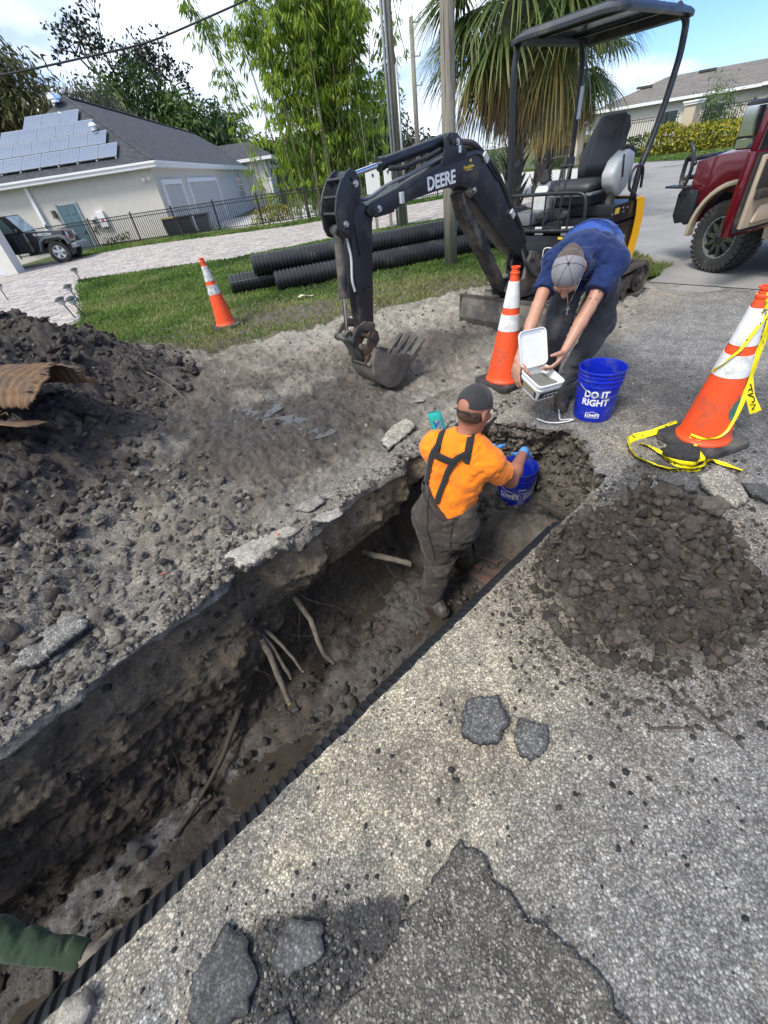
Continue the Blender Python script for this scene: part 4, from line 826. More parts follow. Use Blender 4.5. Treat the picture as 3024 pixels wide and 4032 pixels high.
btext(b2, 'WARNING', .012, .226, al, Rb, .0006, .95); bstrip(b2, [(.020*cos(q), .178+.024*sin(q)) for q in np.linspace(0, 2*pi, 20, endpoint=False)], al, Rb, .0026, name='warning_ring'); bstrip(b2, [(-.014, .164), (.014, .192)], al, Rb, .003, closed=False, name='warning_bar')
for q in range(7): bstrip(b2, [(-.024, .142-.0095*q), (.022-.003*(q % 3), .142-.0095*q)], al, Rb, .003, closed=False, name='printed_line')
mb = MB(); mb.lathe([(.001, .10), (.125, .095)], 30); mb.build('bucket_slurry', CEM, b2)
TAPE = simple('caution_tape_yellow', (.86, .74, .015), .35, 0, .05, 12, **{'Specular IOR Level': .6})
TBLK = simple('tape_print_black', (.012, .012, .012), .4)
def tape(pts, name, label, w=.055, up0=(0, 0, 1), letters=True, parent=None, twist=0., seed=0):
    P = np.array([p[:3] for p in pts], float); tw = np.array([p[3] if len(p) > 3 else 0. for p in pts]); N = 10*(len(P)-1)+1; u = np.linspace(0, len(P)-1, N); i = np.arange(len(P))
    Q = np.stack([np.interp(u, i, P[:, k_]) for k_ in range(3)], 1); T_ = np.interp(u, i, tw)
    for _ in range(10): Q[1:-1] = (Q[:-2]+2*Q[1:-1]+Q[2:])/4
    d = np.gradient(Q, axis=0); d /= np.linalg.norm(d, axis=1)[:, None]; L = np.r_[0, np.cumsum(np.linalg.norm(np.diff(Q, axis=0), axis=1))]
    U = np.array(up0, float)[None]-d*(d@np.array(up0, float))[:, None]; U /= np.linalg.norm(U, axis=1)[:, None]+1e-9; S_ = np.cross(d, U)
    A = T_+.5*fbm(L*9+seed, L*0); W_ = U*np.cos(A)[:, None]+S_*np.sin(A)[:, None]; nrm = np.cross(d, W_)
    ww = w*(.62+.38*(.5+.5*fbm(L*5+seed*3, L*0+4)))
    m = 5; V = np.stack([Q+W_*(ww*f)[:, None]+nrm*(.006*np.sin(f*9+L*20))[:, None] for f in np.linspace(-.5, .5, m)], 1)
    mb = MB(); mb.grid(V); o = mb.build(name, TAPE, parent, smooth=True)
    if letters:
        x0 = .02
        for wd in ['CAUTION']*8:
            wl = .30
            if x0+wl > L[-1]: break
            c = text(wd, .052, TBLK, 'lettering', o, Matrix.Identity(4), .0, .001, 1.35)
            for v in c.data.vertices:
                x, y, z = v.co; s_ = x0+wl/2+x; q = Vector([np.interp(s_, L, Q[:, k_]) for k_ in range(3)]); wv = Vector([np.interp(s_, L, W_[:, k_]) for k_ in range(3)]); nv = Vector([np.interp(s_, L, nrm[:, k_]) for k_ in range(3)]); k2 = float(np.interp(s_, L, ww))/w
                v.co = q+wv*y*k2+nv*(.006*math.sin(y/w*9+s_*20)+.0012)
            c2 = inst('lettering', c.data.copy(), o)
            for v in c2.data.vertices:
                pass
            bpy.data.objects.remove(c2)
            x0 += wl+.06
    return o
zc = .012
t1 = tape([(2.06, 2.28, .05, .2), (2.0, 2.27, .03, .9), (1.88, 2.25, .02, 1.2), (1.76, 2.24, .015, 1.4), (1.69, 2.20, .02, .8), (1.64, 2.12, .03, .3), (1.63, 2.02, .02, .6), (1.68, 1.92, .02, 1.2), (1.74, 1.84, .02, .5), (1.82, 1.80, .03, .2), (1.91, 1.80, .03, .2), (1.97, 1.86, .03, .6), (2.02, 1.86, .02, 1.2), (2.06, 1.80, .02, 1.4), (2.10, 1.74, .015, 1.5)], 'caution_tape', '', seed=1)
tag(t1, 'caution tape coiled in loops on the pavement around the nearest cone foot', 'caution tape')
t2 = tape([(1.75, 2.16, .012, 1.3), (1.80, 2.06, .015, 1.1), (1.78, 1.96, .02, .4), (1.80, 1.87, .03, .1), (1.88, 1.83, .03, .3), (1.94, 1.87, .04, .8), (1.95, 1.95, .05, 1.2), (1.97, 2.02, .055, 1.3)], 'caution_tape', '', seed=5); tag(t2, 'inner loop of caution tape around the black asphalt lump beside the cone', 'caution tape')
def onc(z, a, off=.006, H=.905):
    r = .142-(.142-.028)*((z-.04)/(H-.06))+off; return (2.10+r*cos(a), 2.09+r*sin(a), z+.01)
st_ = [(*onc(.09, radians(200)), .2), (*onc(.085, radians(225)), .0), (*onc(.10, radians(255)), .9), (*onc(.15, radians(275)), 1.4), (*onc(.24, radians(292)), 1.5), (*onc(.36, radians(305)), 1.55), (*onc(.50, radians(312)), 1.5), (*onc(.62, radians(318)), 1.4), (*onc(.74, radians(325)), 1.0)]
t3 = tape(st_, 'caution_tape', '', w=.03, letters=False, seed=9); tag(t3, 'narrow twisted strand of caution tape running up the side of the nearest cone', 'caution tape')
t4 = tape([(*onc(.885, radians(160), .01), .3), (*onc(.87, radians(230), .01), .3), (*onc(.80, radians(262), .006), .9), (*onc(.70, radians(240), .008), 1.2), (*onc(.60, radians(215), .01), 1.3), (*onc(.52, radians(190), .012), 1.3), (*onc(.47, radians(170), .012), 1.2)], 'caution_tape', '', w=.045, seed=12); tag(t4, 'caution tape tied round the nearest cone top and slanting over its white band', 'caution tape')
t5 = tape([(2.15, 2.13, .82, .2), (2.23, 2.14, .66, .3), (2.26, 2.15, .50, .4), (2.27, 2.14, .38, .2), (2.32, 2.11, .27, .3), (2.38, 2.08, .17, .4)], 'caution_tape', '', w=.07, seed=15, up0=(1, 0, 0)); tag(t5, 'loose end of caution tape hanging from the top of the nearest cone on its right', 'caution tape')
TUBW = simple('white_tub_plastic', (.74, .75, .74), .3, 0, .03, 8, dirt=(.40, .38, .34), dirtamt=.12, ds=12)
ex = Vector((.97, .26, -.03)).normalized(); ey = Vector((-.24, .95, .22)); ey = (ey-ex*ey.dot(ex)).normalized(); ez = ex.cross(ey)
TB = bpy.data.objects.new('tub', None); COL.objects.link(TB); tag(TB, 'square white plastic tub with open lid, held by the man in blue', 'tub')
TB.matrix_world = Matrix(((ex.x, ey.x, ez.x, 1.195), (ex.y, ey.y, ez.y, 2.595), (ex.z, ey.z, ez.z, .275), (0, 0, 0, 1)))
def rrect(w, h, r, z, n=6): return [(a, b, z) for a, b, _ in rr(-w/2, w/2, -h/2, h/2, r, z, n)]
L_ = [rrect(.165, .185, .025, 0), rrect(.175, .195, .03, .01), rrect(.192, .212, .03, .085), rrect(.204, .224, .034, .087), rrect(.204, .224, .034, .094), rrect(.194, .214, .03, .096), rrect(.196, .216, .03, .112), rrect(.210, .230, .036, .114), rrect(.212, .232, .036, .128), rrect(.198, .218, .03, .130), rrect(.192, .212, .03, .120), rrect(.168, .188, .026, .012)]
mb = MB(); V = np.array(L_); mb.grid(V, closed=True); n_ = V.shape[1]; mb.add(V[0], [tuple(range(n_))[::-1]]); mb.add(V[-1], [tuple(range(n_))]); mb.build('tub_body', TUBW, TB, ang=40, fixn=True)
mb = MB(); n = 22; X_, Y_ = np.meshgrid(np.linspace(-.088, .088, n), np.linspace(-.098, .098, n)); Z_ = .072+.012*fbm(X_*18, Y_*18, None, 4, .6)+.02*sst(.05, -.08, Y_)-.0; mb.grid(np.stack([X_, Y_, Z_], -1)); mb.build('cement', CEM, TB, smooth=True)
Ml = Matrix.Translation((0, .112, .128)) @ Matrix.Rotation(radians(58), 4, 'X')
mb = MB(); V = np.array([rrect(.212, .236, .036, .0), rrect(.218, .242, .038, .004), rrect(.218, .242, .038, .016), rrect(.206, .230, .034, .016), rrect(.200, .224, .032, .006), rrect(.17, .194, .03, .006), rrect(.165, .19, .03, .002)]); V[:, :, 1] += .121; V = V@np.array(Ml)[:3, :3].T+np.array(Ml)[:3, 3]; mb.grid(V, closed=True); mb.add(V[0], [tuple(range(n_))[::-1]]); mb.add(V[-1], [tuple(range(n_))]); mb.build('tub_lid', TUBW, TB, ang=40, fixn=True)
LBL = simple('tub_label', (.55, .55, .50), .5, 0, .1); DK = simple('label_black', (.03, .03, .03), .5)
mb = MB(); mb.add([(-.075, -.100, .018), (.075, -.100, .018), (.078, -.109, .072), (-.078, -.109, .072)], [(0, 1, 2, 3)]); tl_ = mb.build('tub_label', DK, TB)
mb = MB(); mb.add([(.04-.075, -.1015, .026), (.070, -.1015, .026), (.071, -.1065, .052), (.04-.075, -.1065, .052)], [(0, 1, 2, 3)]); mb.build('label_panel', LBL, tl_)
for q in range(3): mb = MB(); mb.lathe([(.001, 0), (.011, 0)], 14, Matrix.Translation((-.015+.032*q, -.1055, .039)) @ Matrix.Rotation(radians(80), 4, 'X')); mb.build('label_icon', DK, tl_)
mb = MB(); mb.add([(-.0885, -.085, .02), (-.0885, .085, .02), (-.0975, .09, .072), (-.0975, -.09, .072)], [(0, 1, 2, 3)]); mb.build('tub_label', DK, TB); 
for q in range(4): mb = MB(); mb.add([(-.0915-.0018*q, -.07, .030+.010*q), (-.0915-.0018*q, .06, .030+.010*q), (-.0925-.0018*q, .06, .035+.010*q), (-.0925-.0018*q, -.07, .035+.010*q)], [(0, 1, 2, 3)]); mb.build('printed_line', YPR if q == 3 else LBL, tl_)
def smoothp(pts, k_=8, it=5):
    P = np.array(pts, float); u = np.linspace(0, len(P)-1, k_*(len(P)-1)+1); i = np.arange(len(P)); Q = np.stack([np.interp(u, i, P[:, j]) for j in range(3)], 1)
    for _ in range(it): Q[1:-1] = (Q[:-2]+2*Q[1:-1]+Q[2:])/4
    return Q
mb = MB(); mb.tube(smoothp([(1.25, 2.66, .02), (1.30, 2.60, .012), (1.37, 2.57, .012), (1.45, 2.57, .012), (1.50, 2.585, .012), (1.46, 2.60, .012), (1.40, 2.60, .012), (1.42, 2.66, .03), (1.44, 2.72, .03), (1.50, 2.76, .012)]), .008, 6, sq=.35); s_ = mb.build('plastic_strip', TUBW, None, smooth=True); tag(s_, 'torn white plastic lid strip lying on the pavement by the work boot', 'plastic strip')
TEAL = simple('teal_wrapper', (.03, .42, .36), .28, 0, .15, 12); 
WP = thing('wipes_pack', 'small teal plastic packet propped at the edge of the trench behind the worker', 'packet', (.515, 2.615, .02), radians(12))
mb = MB(); n, m = 13, 17; X_, Z_ = np.meshgrid(np.linspace(-.05, .05, n), np.linspace(0, .19, m)); bul = .022*np.clip(1-(X_/.052)**2, 0, 1)**.5*np.clip(1-((Z_-.095)/.1)**2, 0, 1)**.4
sh = .02*Z_/.19*0-.25*Z_*.5; X2 = X_-.22*Z_; mb.grid(np.stack([X2, -bul+.25*Z_+.004*fbm(X_*40, Z_*40), Z_], -1)); mb.grid(np.stack([X2, bul+.25*Z_, Z_], -1)[:, ::-1]); mb.build('wrapper', TEAL, WP, smooth=True)
mb = MB(); mb.add([(-.03-.012, -.012, .05), (.03-.012, -.012, .05), (.02-.03, .012, .14), (-.035-.03, .012, .14)], [(0, 1, 2, 3)]); mb.build('label', simple('wipes_label', (.05, .12, .35), .3, 0, .4, 60, dirt=(.6, .6, .1), dirtamt=.4, ds=50), WP)
mb = MB(); mb.add([(-.048, -.010, .004), (.045, -.010, .004), (.040, -.018, .035), (-.052, -.018, .035)], [(0, 1, 2, 3)]); mb.build('label_band', WHT, WP)
PIPE = simple('black_corrugated_plastic', (.020, .022, .025), .38, 0, .1, 3, dirt=(.09, .085, .07), dirtamt=.12)
def corr(a, b, R, pitch, dep=.02, seg=32, name='drain_pipe', par=None, mat=PIPE, hollow=True):
    a = np.array(a, float); b = np.array(b, float); L = np.linalg.norm(b-a); n = int(L/pitch); pr = []
    for i in range(n):
        z = i*pitch; pr += [(R-dep, z), (R-dep, z+pitch*.28), (R, z+pitch*.40), (R, z+pitch*.88)]
    pr.append((R-dep, n*pitch))
    pr += [(R-dep*1.6, n*pitch), (R-dep*1.6, 0)]
    d = Vector(b-a).normalized(); M = d.to_track_quat('Z', 'Y').to_matrix().to_4x4(); M.translation = Vector(a); mb = MB(); mb.lathe(pr, seg, M, closed=True); return mb.build(name, mat, par, ang=50)
R_ = .17
p1 = corr((-1.36, 8.80, R_+.01), (3.6, 9.86, R_+.01), R_, .072); tag(p1, 'long black corrugated drain pipe lying on the lawn nearest the excavator', 'drain pipe', 'corrugated drain pipes stacked on the lawn')
p2 = corr((-2.28, 9.15, R_+.01), (3.4, 10.25, R_+.01), R_, .072); tag(p2, 'black corrugated drain pipe behind the others, with its pale stripe and left end sticking out', 'drain pipe', 'corrugated drain pipes stacked on the lawn')
p3 = corr((-1.75, 9.06, R_*2.66), (3.9, 10.24, R_*2.66), R_, .072); tag(p3, 'black corrugated drain pipe resting on top of the other two', 'drain pipe', 'corrugated drain pipes stacked on the lawn')
mb = MB(); mb.box((-1.9, 9.022, .245), (.72, .006, .012), radians(11)); mb.build('stripe', simple('green_stripe', (.12, .2, .13), .5), p2)
a = XY(-1.6, -.045); b = XY(2.75, -.045); pt = corr((*a, -.30), (*b, -.33), .205, .043, .012, 48); tag(pt, 'black corrugated drain pipe laid along the trench under the pavement edge', 'drain pipe')
def const_attr(o, c, p):
    n = len(o.data.vertices); rg = np.random.default_rng(n); v = np.empty(n*3); o.data.vertices.foreach_get('co', v); v = v.reshape(-1, 3); k_ = 1+.18*fbm(v[:, 0]*20, v[:, 1]*20, v[:, 2]*20, 3)
    setattr_color(o, 'tint', np.array(c)[None]*k_[:, None]); setattr_color(o, 'prm', np.tile(np.array(p, float), (n, 1)))
def slab(name, poly, thick, label, cat, col=(.16, .155, .15), z=None, agg=.9, top=.006, side=(.03, .03, .032), tilt=(0, 0), dens=.010, group=None, dome=0.):
    """broken slab from an outline: gritty top, ragged side"""
    P = np.array(poly, float); c = P.mean(0); d = P-c; n = max(28, int(2*pi*np.abs(d).max()/dens)); th = np.linspace(0, 2*pi, n, endpoint=False)
    ang = np.arctan2(d[:, 1], d[:, 0]); o_ = np.argsort(ang); ang = ang[o_]; rad = np.hypot(d[:, 0], d[:, 1])[o_]
    pv = d[o_]; k2 = np.searchsorted(ang, th if False else (th+pi) % (2*pi)-pi) ; a_ = pv[(k2-1) % len(pv)]; b_ = pv[k2 % len(pv)]; e_ = b_-a_; den = np.cos(th)*e_[:, 1]-np.sin(th)*e_[:, 0]
    r = np.clip((a_[:, 0]*e_[:, 1]-a_[:, 1]*e_[:, 0])/np.where(np.abs(den) < 1e-6, 1e-6, den), rad.min()*.7, rad.max()*1.05); r = r*(1+.07*fbm(np.cos(th)*7+c[0]*9, np.sin(th)*7, None, 4, .65)*2)
    m = max(5, int(r.mean()/dens)); rings = []
    for i in range(1, m+1):
        f = i/m; x = c[0]+r*f*np.cos(th); y = c[1]+r*f*np.sin(th); rings.append(np.stack([x, y, thick+top*fbm(x*28, y*28, None, 4, .6)+dome*(1-f*f)-thick*.25*(f > .97)], -1))
    for i, (q, zz) in enumerate(((1.02, .72), (1.03, .45), (1.0, .15), (.97, -.12))):
        x = c[0]+r*q*np.cos(th); y = c[1]+r*q*np.sin(th); x = x+.006*fbm(x*40, y*40+i, None, 2); rings.append(np.stack([x, y, np.full(n, thick*zz)], -1))
    V = np.array(rings); z0 = float(Hg(np.array([c[0]]), np.array([c[1]]))[0][0]) if z is None else z
    V[:, :, 2] += z0+tilt[0]*(V[:, :, 0]-c[0])+tilt[1]*(V[:, :, 1]-c[1]); mb = MB(); mb.grid(V, closed=True); ctr = V[0].mean(0); mb.add(np.concatenate([V[0], [ctr]]), [(i, (i+1) % n, n) for i in range(n)])
    o = mb.build(name, GM, None, ang=60, fixn=True); k_ = len(o.data.vertices); v = np.empty(k_*3); o.data.vertices.foreach_get('co', v); v = v.reshape(-1, 3)
    hz = np.clip((v[:, 2]-z0-tilt[0]*(v[:, 0]-c[0])-tilt[1]*(v[:, 1]-c[1]))/thick, 0, 1); w = sst(.55, .9, hz)[:, None]; cc = np.array(side)[None]*(1-w)+np.array(col)[None]*w*(1+.25*fbm(v[:, 0]*25, v[:, 1]*25, None, 3))[:, None]
    setattr_color(o, 'tint', cc); setattr_color(o, 'prm', np.tile([agg, 0, .25], (k_, 1))); tag(o, label, cat, group); return o
GP = 'broken pieces of old asphalt'
slab('asphalt_chunk', [(.2, .68), (.32, .68), (.325, .58), (.27, .52), (.2, .53), (.15, .57)], .046, 'larger rounded asphalt chunk lying on the sandy pavement near the trench edge', 'asphalt chunk', group=GP, col=(.15, .145, .14))
slab('asphalt_chunk', [(.37, .59), (.46, .55), (.43, .48), (.37, .455), (.335, .475), (.33, .53)], .034, 'smaller crumbling asphalt chunk to the right of the rounded one', 'asphalt chunk', group=GP, col=(.17, .165, .155))
slab('stone', [(.305, .55), (.33, .555), (.34, .535), (.325, .52), (.305, .53)], .016, 'small cream stone between the two asphalt chunks', 'stone', col=(.42, .37, .28), side=(.3, .26, .2), agg=.3)
OV = [(-.32, -.03), (-.22, .02), (-.12, .12), (-.05, .17), (.02, .225), (.08, .262), (.14, .21), (.2, .11), (.28, .05), (.35, -.04), (.40, -.12), (.42, -.25), (-.05, -.30), (-.38, -.20)]
slab('asphalt_patch', OV, .014, 'raised flap of coarse old asphalt at the bottom of the view', 'asphalt patch', col=(.15, .14, .12), top=.004, dens=.012, z=.002)
slab('asphalt_chunk', [(-.63, .17), (-.56, .13), (-.53, .06), (-.54, .0), (-.61, -.02), (-.69, .0), (-.70, .08), (-.66, .12)], .026, 'cracked dark asphalt flake at the bottom, closest to the pipe', 'asphalt chunk', group=GP, col=(.11, .108, .105), agg=.7)
slab('asphalt_chunk', [(-.44, .16), (-.35, .145), (-.345, .08), (-.44, .05), (-.49, .08), (-.475, .13)], .022, 'flat dark asphalt flake beside the black crumbs at the bottom', 'asphalt chunk', group=GP, col=(.13, .128, .125), agg=.7)
slab('asphalt_chunk', [(-.50, -.02), (-.44, .0), (-.40, -.05), (-.44, -.11), (-.52, -.1)], .02, 'asphalt flake cut off by the bottom of the view', 'asphalt chunk', group=GP, col=(.11, .108, .105), agg=.7)
slab('stone', [(-1.035, .075), (-.985, .085), (-.955, .05), (-.985, .0), (-1.04, .01), (-1.055, .04)], .035, 'pale sandy lump on the pavement corner at the bottom left', 'stone', col=(.36, .33, .27), side=(.22, .2, .17), agg=.35, top=.012, dome=.01)
slab('asphalt_chunk', [(1.86, 2.06), (1.97, 2.04), (2.0, 1.94), (1.92, 1.87), (1.82, 1.90), (1.80, 2.0)], .055, 'black asphalt lump inside the tape loop in front of the nearest cone', 'asphalt chunk', col=(.035, .035, .036), agg=.4, top=.016, dome=.02)
slab('asphalt_chunk', [(1.80, 1.72), (1.95, 1.78), (1.99, 1.66), (1.94, 1.50), (1.85, 1.46), (1.80, 1.58)], .045, 'large angular slab piece with a sandy face beyond the dirt pile', 'asphalt chunk', group=GP, col=(.36, .33, .28), top=.012, tilt=(.08, .1))
slab('asphalt_chunk', [(1.62, 1.78), (1.77, 1.79), (1.82, 1.70), (1.74, 1.62), (1.64, 1.66)], .04, 'dark broken slab piece leaning behind the dirt pile', 'asphalt chunk', group=GP, col=(.10, .098, .095), tilt=(.1, .05))
slab('asphalt_chunk', [(1.42, 1.76), (1.58, 1.75), (1.62, 1.62), (1.50, 1.58), (1.42, 1.66)], .035, 'grey broken slab piece between the dirt pile and the trench corner', 'asphalt chunk', group=GP, col=(.13, .125, .12), tilt=(0, .1))
slab('asphalt_chunk', [(1.99, 1.62), (2.10, 1.60), (2.12, 1.48), (2.02, 1.45), (1.97, 1.52)], .035, 'round dark slab piece at the far right of the broken slabs', 'asphalt chunk', group=GP, col=(.12, .118, .115), tilt=(-.1, 0))
slab('asphalt_chunk', [(1.44, .76), (1.53, .75), (1.58, .67), (1.52, .60), (1.43, .63)], .045, 'pale broken slab lying against the right side of the dirt pile', 'asphalt chunk', group=GP, col=(.33, .31, .27), tilt=(0, .1))
slab('asphalt_chunk', [(.38, 3.44), (.50, 3.46), (.56, 3.38), (.49, 3.31), (.38, 3.34)], .025, 'flat round piece of pavement lying on the mud near the bucket teeth', 'asphalt chunk', group=GP, col=(.27, .25, .22), agg=.4)
slab('asphalt_chunk', [(-.52, 2.09), (-.40, 2.12), (-.36, 2.04), (-.46, 1.97), (-.55, 2.02)], .022, 'flat flake of pavement at the edge of the trench', 'asphalt chunk', group=GP, col=(.26, .24, .21), tilt=(.1, 0), agg=.5)
slab('asphalt_chunk', [(.10, 2.56), (.26, 2.72), (.36, 2.86), (.30, 2.98), (.16, 2.88), (.06, 2.70)], .03, 'pale broken pavement piece at the trench edge behind the worker', 'asphalt chunk', group=GP, col=(.38, .35, .29), agg=.5, top=.012)
slab('asphalt_chunk', [(-1.88, 1.32), (-1.62, 1.42), (-1.52, 1.28), (-1.66, 1.10), (-1.86, 1.12)], .05, 'rough pale pavement slab among the rubble on the left bank', 'asphalt chunk', group=GP, col=(.27, .255, .23), tilt=(.05, -.1), top=.018)
slab('asphalt_chunk', [(-.42, 1.93), (-.28, 1.97), (-.25, 1.90), (-.34, 1.85), (-.45, 1.88)], .02, 'thin pale flake lying on the trench lip', 'asphalt chunk', group=GP, col=(.34, .32, .28), agg=.5)
slab('asphalt_lip', [(-.95, 1.70), (-.80, 1.79), (-.62, 1.86), (-.50, 1.84), (-.62, 1.73), (-.76, 1.61), (-.84, 1.60)], .045, 'broken pale tongue of pavement hanging over the trench', 'broken slab', z=-.02, col=(.37, .345, .29), side=(.2, .185, .16), agg=.5, top=.01)
def lumps(name, X, Y, S, col, agg=.3, sub=1, seed=1, zoff=None, bury=.25, rough=.35, flat=.7, rg=1.):
    Z = Hg(X, Y)[0] if zoff is None else zoff; V, F = scatter_rocks(np.stack([X, Y, Z], -1), S, sub, rough, flat, seed, bury)
    o = fastmesh(name, V, F, GM, smooth=False, kind='stuff'); n = len(S); m = len(V)//n; r2 = np.random.default_rng(seed+5); c = np.array(col)[r2.integers(0, len(col), n)]*r2.uniform(.75, 1.3, (n, 1))
    setattr_color(o, 'tint', np.repeat(c, m, 0)); setattr_color(o, 'prm', np.tile([agg, 0, rg], (len(V), 1))); return o
r_ = np.random.default_rng(5)
def sizes(n, a, b, p=2.5): return a+(b-a)*r_.random(n)**p
n = 5200; A = r_.uniform(0, 2*pi, n); D = r_.random(n)**.55*1.08; u = .50*D*np.cos(A); v = .42*D*np.sin(A); X = PILE[0]+u*.85-v*.5; Y = PILE[1]+u*.5+v*.85; ok = ST(X, Y)[1] < -.03; X, Y = X[ok], Y[ok]
lumps('dirt_clods', X, Y, sizes(len(X), .003, .026, 4), [(.075, .060, .048), (.10, .08, .062), (.048, .039, .032), (.125, .105, .085)], .15, 1, 21, rough=.42, bury=.1, flat=.95)
lumps('dirt_clods', X[:60], Y[:60], sizes(60, .022, .045, 1.8), [(.085, .068, .055), (.12, .098, .078)], .15, 3, 41, rough=.45, bury=.2, flat=.9)
n = 900; A = r_.uniform(0, 2*pi, n); D = .8+r_.random(n)**.6*.65; u = .55*D*np.cos(A); v = .46*D*np.sin(A); X = PILE[0]+u*.85-v*.5; Y = PILE[1]+u*.5+v*.85; ok = ST(X, Y)[1] < -.02; X, Y = X[ok], Y[ok]
lumps('dirt_crumbs', X, Y, sizes(len(X), .002, .014, 2.5), [(.085, .068, .055), (.05, .048, .046)], .15, 1, 22)
n = 5000; A = r_.uniform(0, 2*pi, n); D = r_.random(n)**.5*1.35; u = .52*D*np.cos(A); v = .44*D*np.sin(A); X = PILE[0]+u*.85-v*.5+.05*fbm(A*3, D); Y = PILE[1]+u*.5+v*.85; ok = ST(X, Y)[1] < -.02; X, Y = X[ok], Y[ok]
lumps('dirt_crumbs', X, Y, sizes(len(X), .0015, .009, 2.5), [(.095, .078, .062), (.12, .10, .08)], .15, 1, 44)
n = 11000; X = r_.uniform(-4.6, -.9, n); Y = r_.uniform(.4, 5.6, n); h, m, _ = Hg(X, Y); s_, t_ = ST(X, Y); ok = (m > .08) & (t_ > 1.15); X, Y = X[ok], Y[ok]
lumps('mound_clods', X, Y, sizes(len(X), .005, .042, 6), [(.078, .060, .047), (.092, .073, .058), (.065, .052, .042), (.125, .105, .085)], .1, 1, 23, rough=.5, bury=.45)
lumps('mound_clods', X[:260], Y[:260], sizes(260, .03, .075, 1.6), [(.072, .058, .048), (.06, .05, .042)], .1, 3, 42, rough=.7, bury=.6)
n = 5200; s_ = r_.uniform(-1.0, 1.5, n); t_ = 1.05+r_.random(n)**1.5*1.5; X, Y = XY(s_, t_); k_ = sst(1.9, .9, s_) > r_.random(n)*.9; X, Y = X[k_], Y[k_]
lumps('rubble', X, Y, sizes(len(X), .003, .030, 6), [(.26, .225, .18), (.31, .275, .225), (.15, .128, .105), (.08, .068, .058)], .35, 1, 24, rough=.5)
lumps('rubble', X[:200], Y[:200], sizes(200, .018, .05, 1.7), [(.25, .225, .19), (.16, .14, .12)], .5, 3, 43, rough=.7, bury=.6)
n = 1500; s_ = r_.uniform(1.0, 6.5, n); t_ = 1.08+r_.random(n)**1.3*3.8; X, Y = XY(s_, t_)
lumps('mud_crumbs', X, Y, sizes(n, .003, .022, 4), [(.11, .095, .08), (.20, .18, .15), (.30, .28, .24), (.05, .045, .04)], .3, 1, 25)
n = 1500; s_ = r_.uniform(-.5, 4.2, n); t_ = lip_l(s_)+r_.random(n)**2*.16; X, Y = XY(s_, t_); lumps('lip_gravel', X, Y, sizes(n, .003, .020, 3), [(.34, .31, .26), (.27, .25, .21), (.08, .075, .07)], .5, 1, 26)
n = 3200; s_ = r_.uniform(-.5, 3.4, n); t_ = -r_.random(n)**1.3*1.5-.012; X, Y = XY(s_, t_); lumps('loose_gravel', X, Y, sizes(n, .0015, .0065, 3), [(.42, .39, .33), (.30, .28, .24), (.52, .50, .46), (.05, .05, .05), (.20, .19, .18)], .2, 1, 27)
n = 420; s_ = r_.uniform(-.2, 2.2, n); t_ = -.1-r_.random(n)*1.2; X, Y = XY(s_, t_); lumps('tar_crumbs', X, Y, sizes(n, .002, .011, 3), [(.022, .022, .024), (.04, .04, .042)], .2, 1, 28, rg=.3)
n = 1100; X = r_.normal(-.40, .13, n); Y = r_.normal(.06, .075, n); lumps('tar_crumbs', X, Y, sizes(n, .0015, .008, 3), [(.02, .02, .022), (.035, .035, .037), (.10, .10, .10), (.3, .28, .24)], .3, 1, 29, rg=.3)
n = 900; s_ = r_.normal(4.0, .7, n); t_ = r_.uniform(-1.6, .9, n); X, Y = XY(s_, t_); lumps('tar_crumbs', X, Y, sizes(n, .002, .012, 3), [(.03, .03, .03), (.10, .095, .09), (.3, .28, .25)], .3, 1, 30, rg=.3)
n = 600; s_ = r_.normal(3.25, .25, n); t_ = r_.normal(-.35, .25, n); ok = t_ < -.02; X, Y = XY(s_[ok], t_[ok]); lumps('slab_crumbs', X, Y, sizes(ok.sum(), .003, .02, 3), [(.05, .05, .05), (.12, .115, .11), (.33, .31, .27)], .4, 1, 31)
def zt(s, t): return depth_floor(s, t)
n = 900; s_ = r_.uniform(-1.2, 3.3, n); t_ = .45+.55*r_.random(n)**.7; X, Y = XY(s_, t_); lumps('trench_clods', X, Y, sizes(n, .004, .034, 4), [(.055, .046, .040), (.075, .063, .053), (.10, .09, .078)], .15, 1, 32, zoff=zt(s_, t_)+.03, rough=.5)
n = 700; s_ = r_.uniform(2.75, 3.4, n); t_ = r_.uniform(.05, .95, n); X, Y = XY(s_, t_); lumps('ledge_clods', X, Y, sizes(n, .004, .035, 3), [(.09, .078, .066), (.14, .125, .105), (.2, .18, .15)], .2, 1, 33, zoff=zt(s_, t_)+.01)
wi = r_.integers(0, VT.shape[0], 9000); wj = r_.integers(NR+NF+2, VT.shape[1]-6, 9000); W3 = VT[wi, wj]; ok = (W3[:, 2] < -.06) & (SS[wi] < 3.42) & (SS[wi] > -1.4); W3 = W3[ok][:1500]; lumps('wall_clods', W3[:, 0], W3[:, 1], sizes(len(W3), .003, .030, 5), [(.07, .058, .048), (.10, .08, .06), (.14, .11, .08), (.05, .042, .036)], .15, 1, 51, zoff=W3[:, 2], rough=.5, bury=.5)
wi = r_.integers(len(S_a), len(S_a)+NW, 1500); wj = r_.integers(NR+4, VT.shape[1]-20, 1500); W3 = VT[wi, wj]; lumps('end_clods', W3[:, 0], W3[:, 1], sizes(len(W3), .003, .028, 3), [(.16, .135, .105), (.22, .19, .15), (.11, .09, .072)], .2, 1, 52, zoff=W3[:, 2], rough=.5, bury=.5)
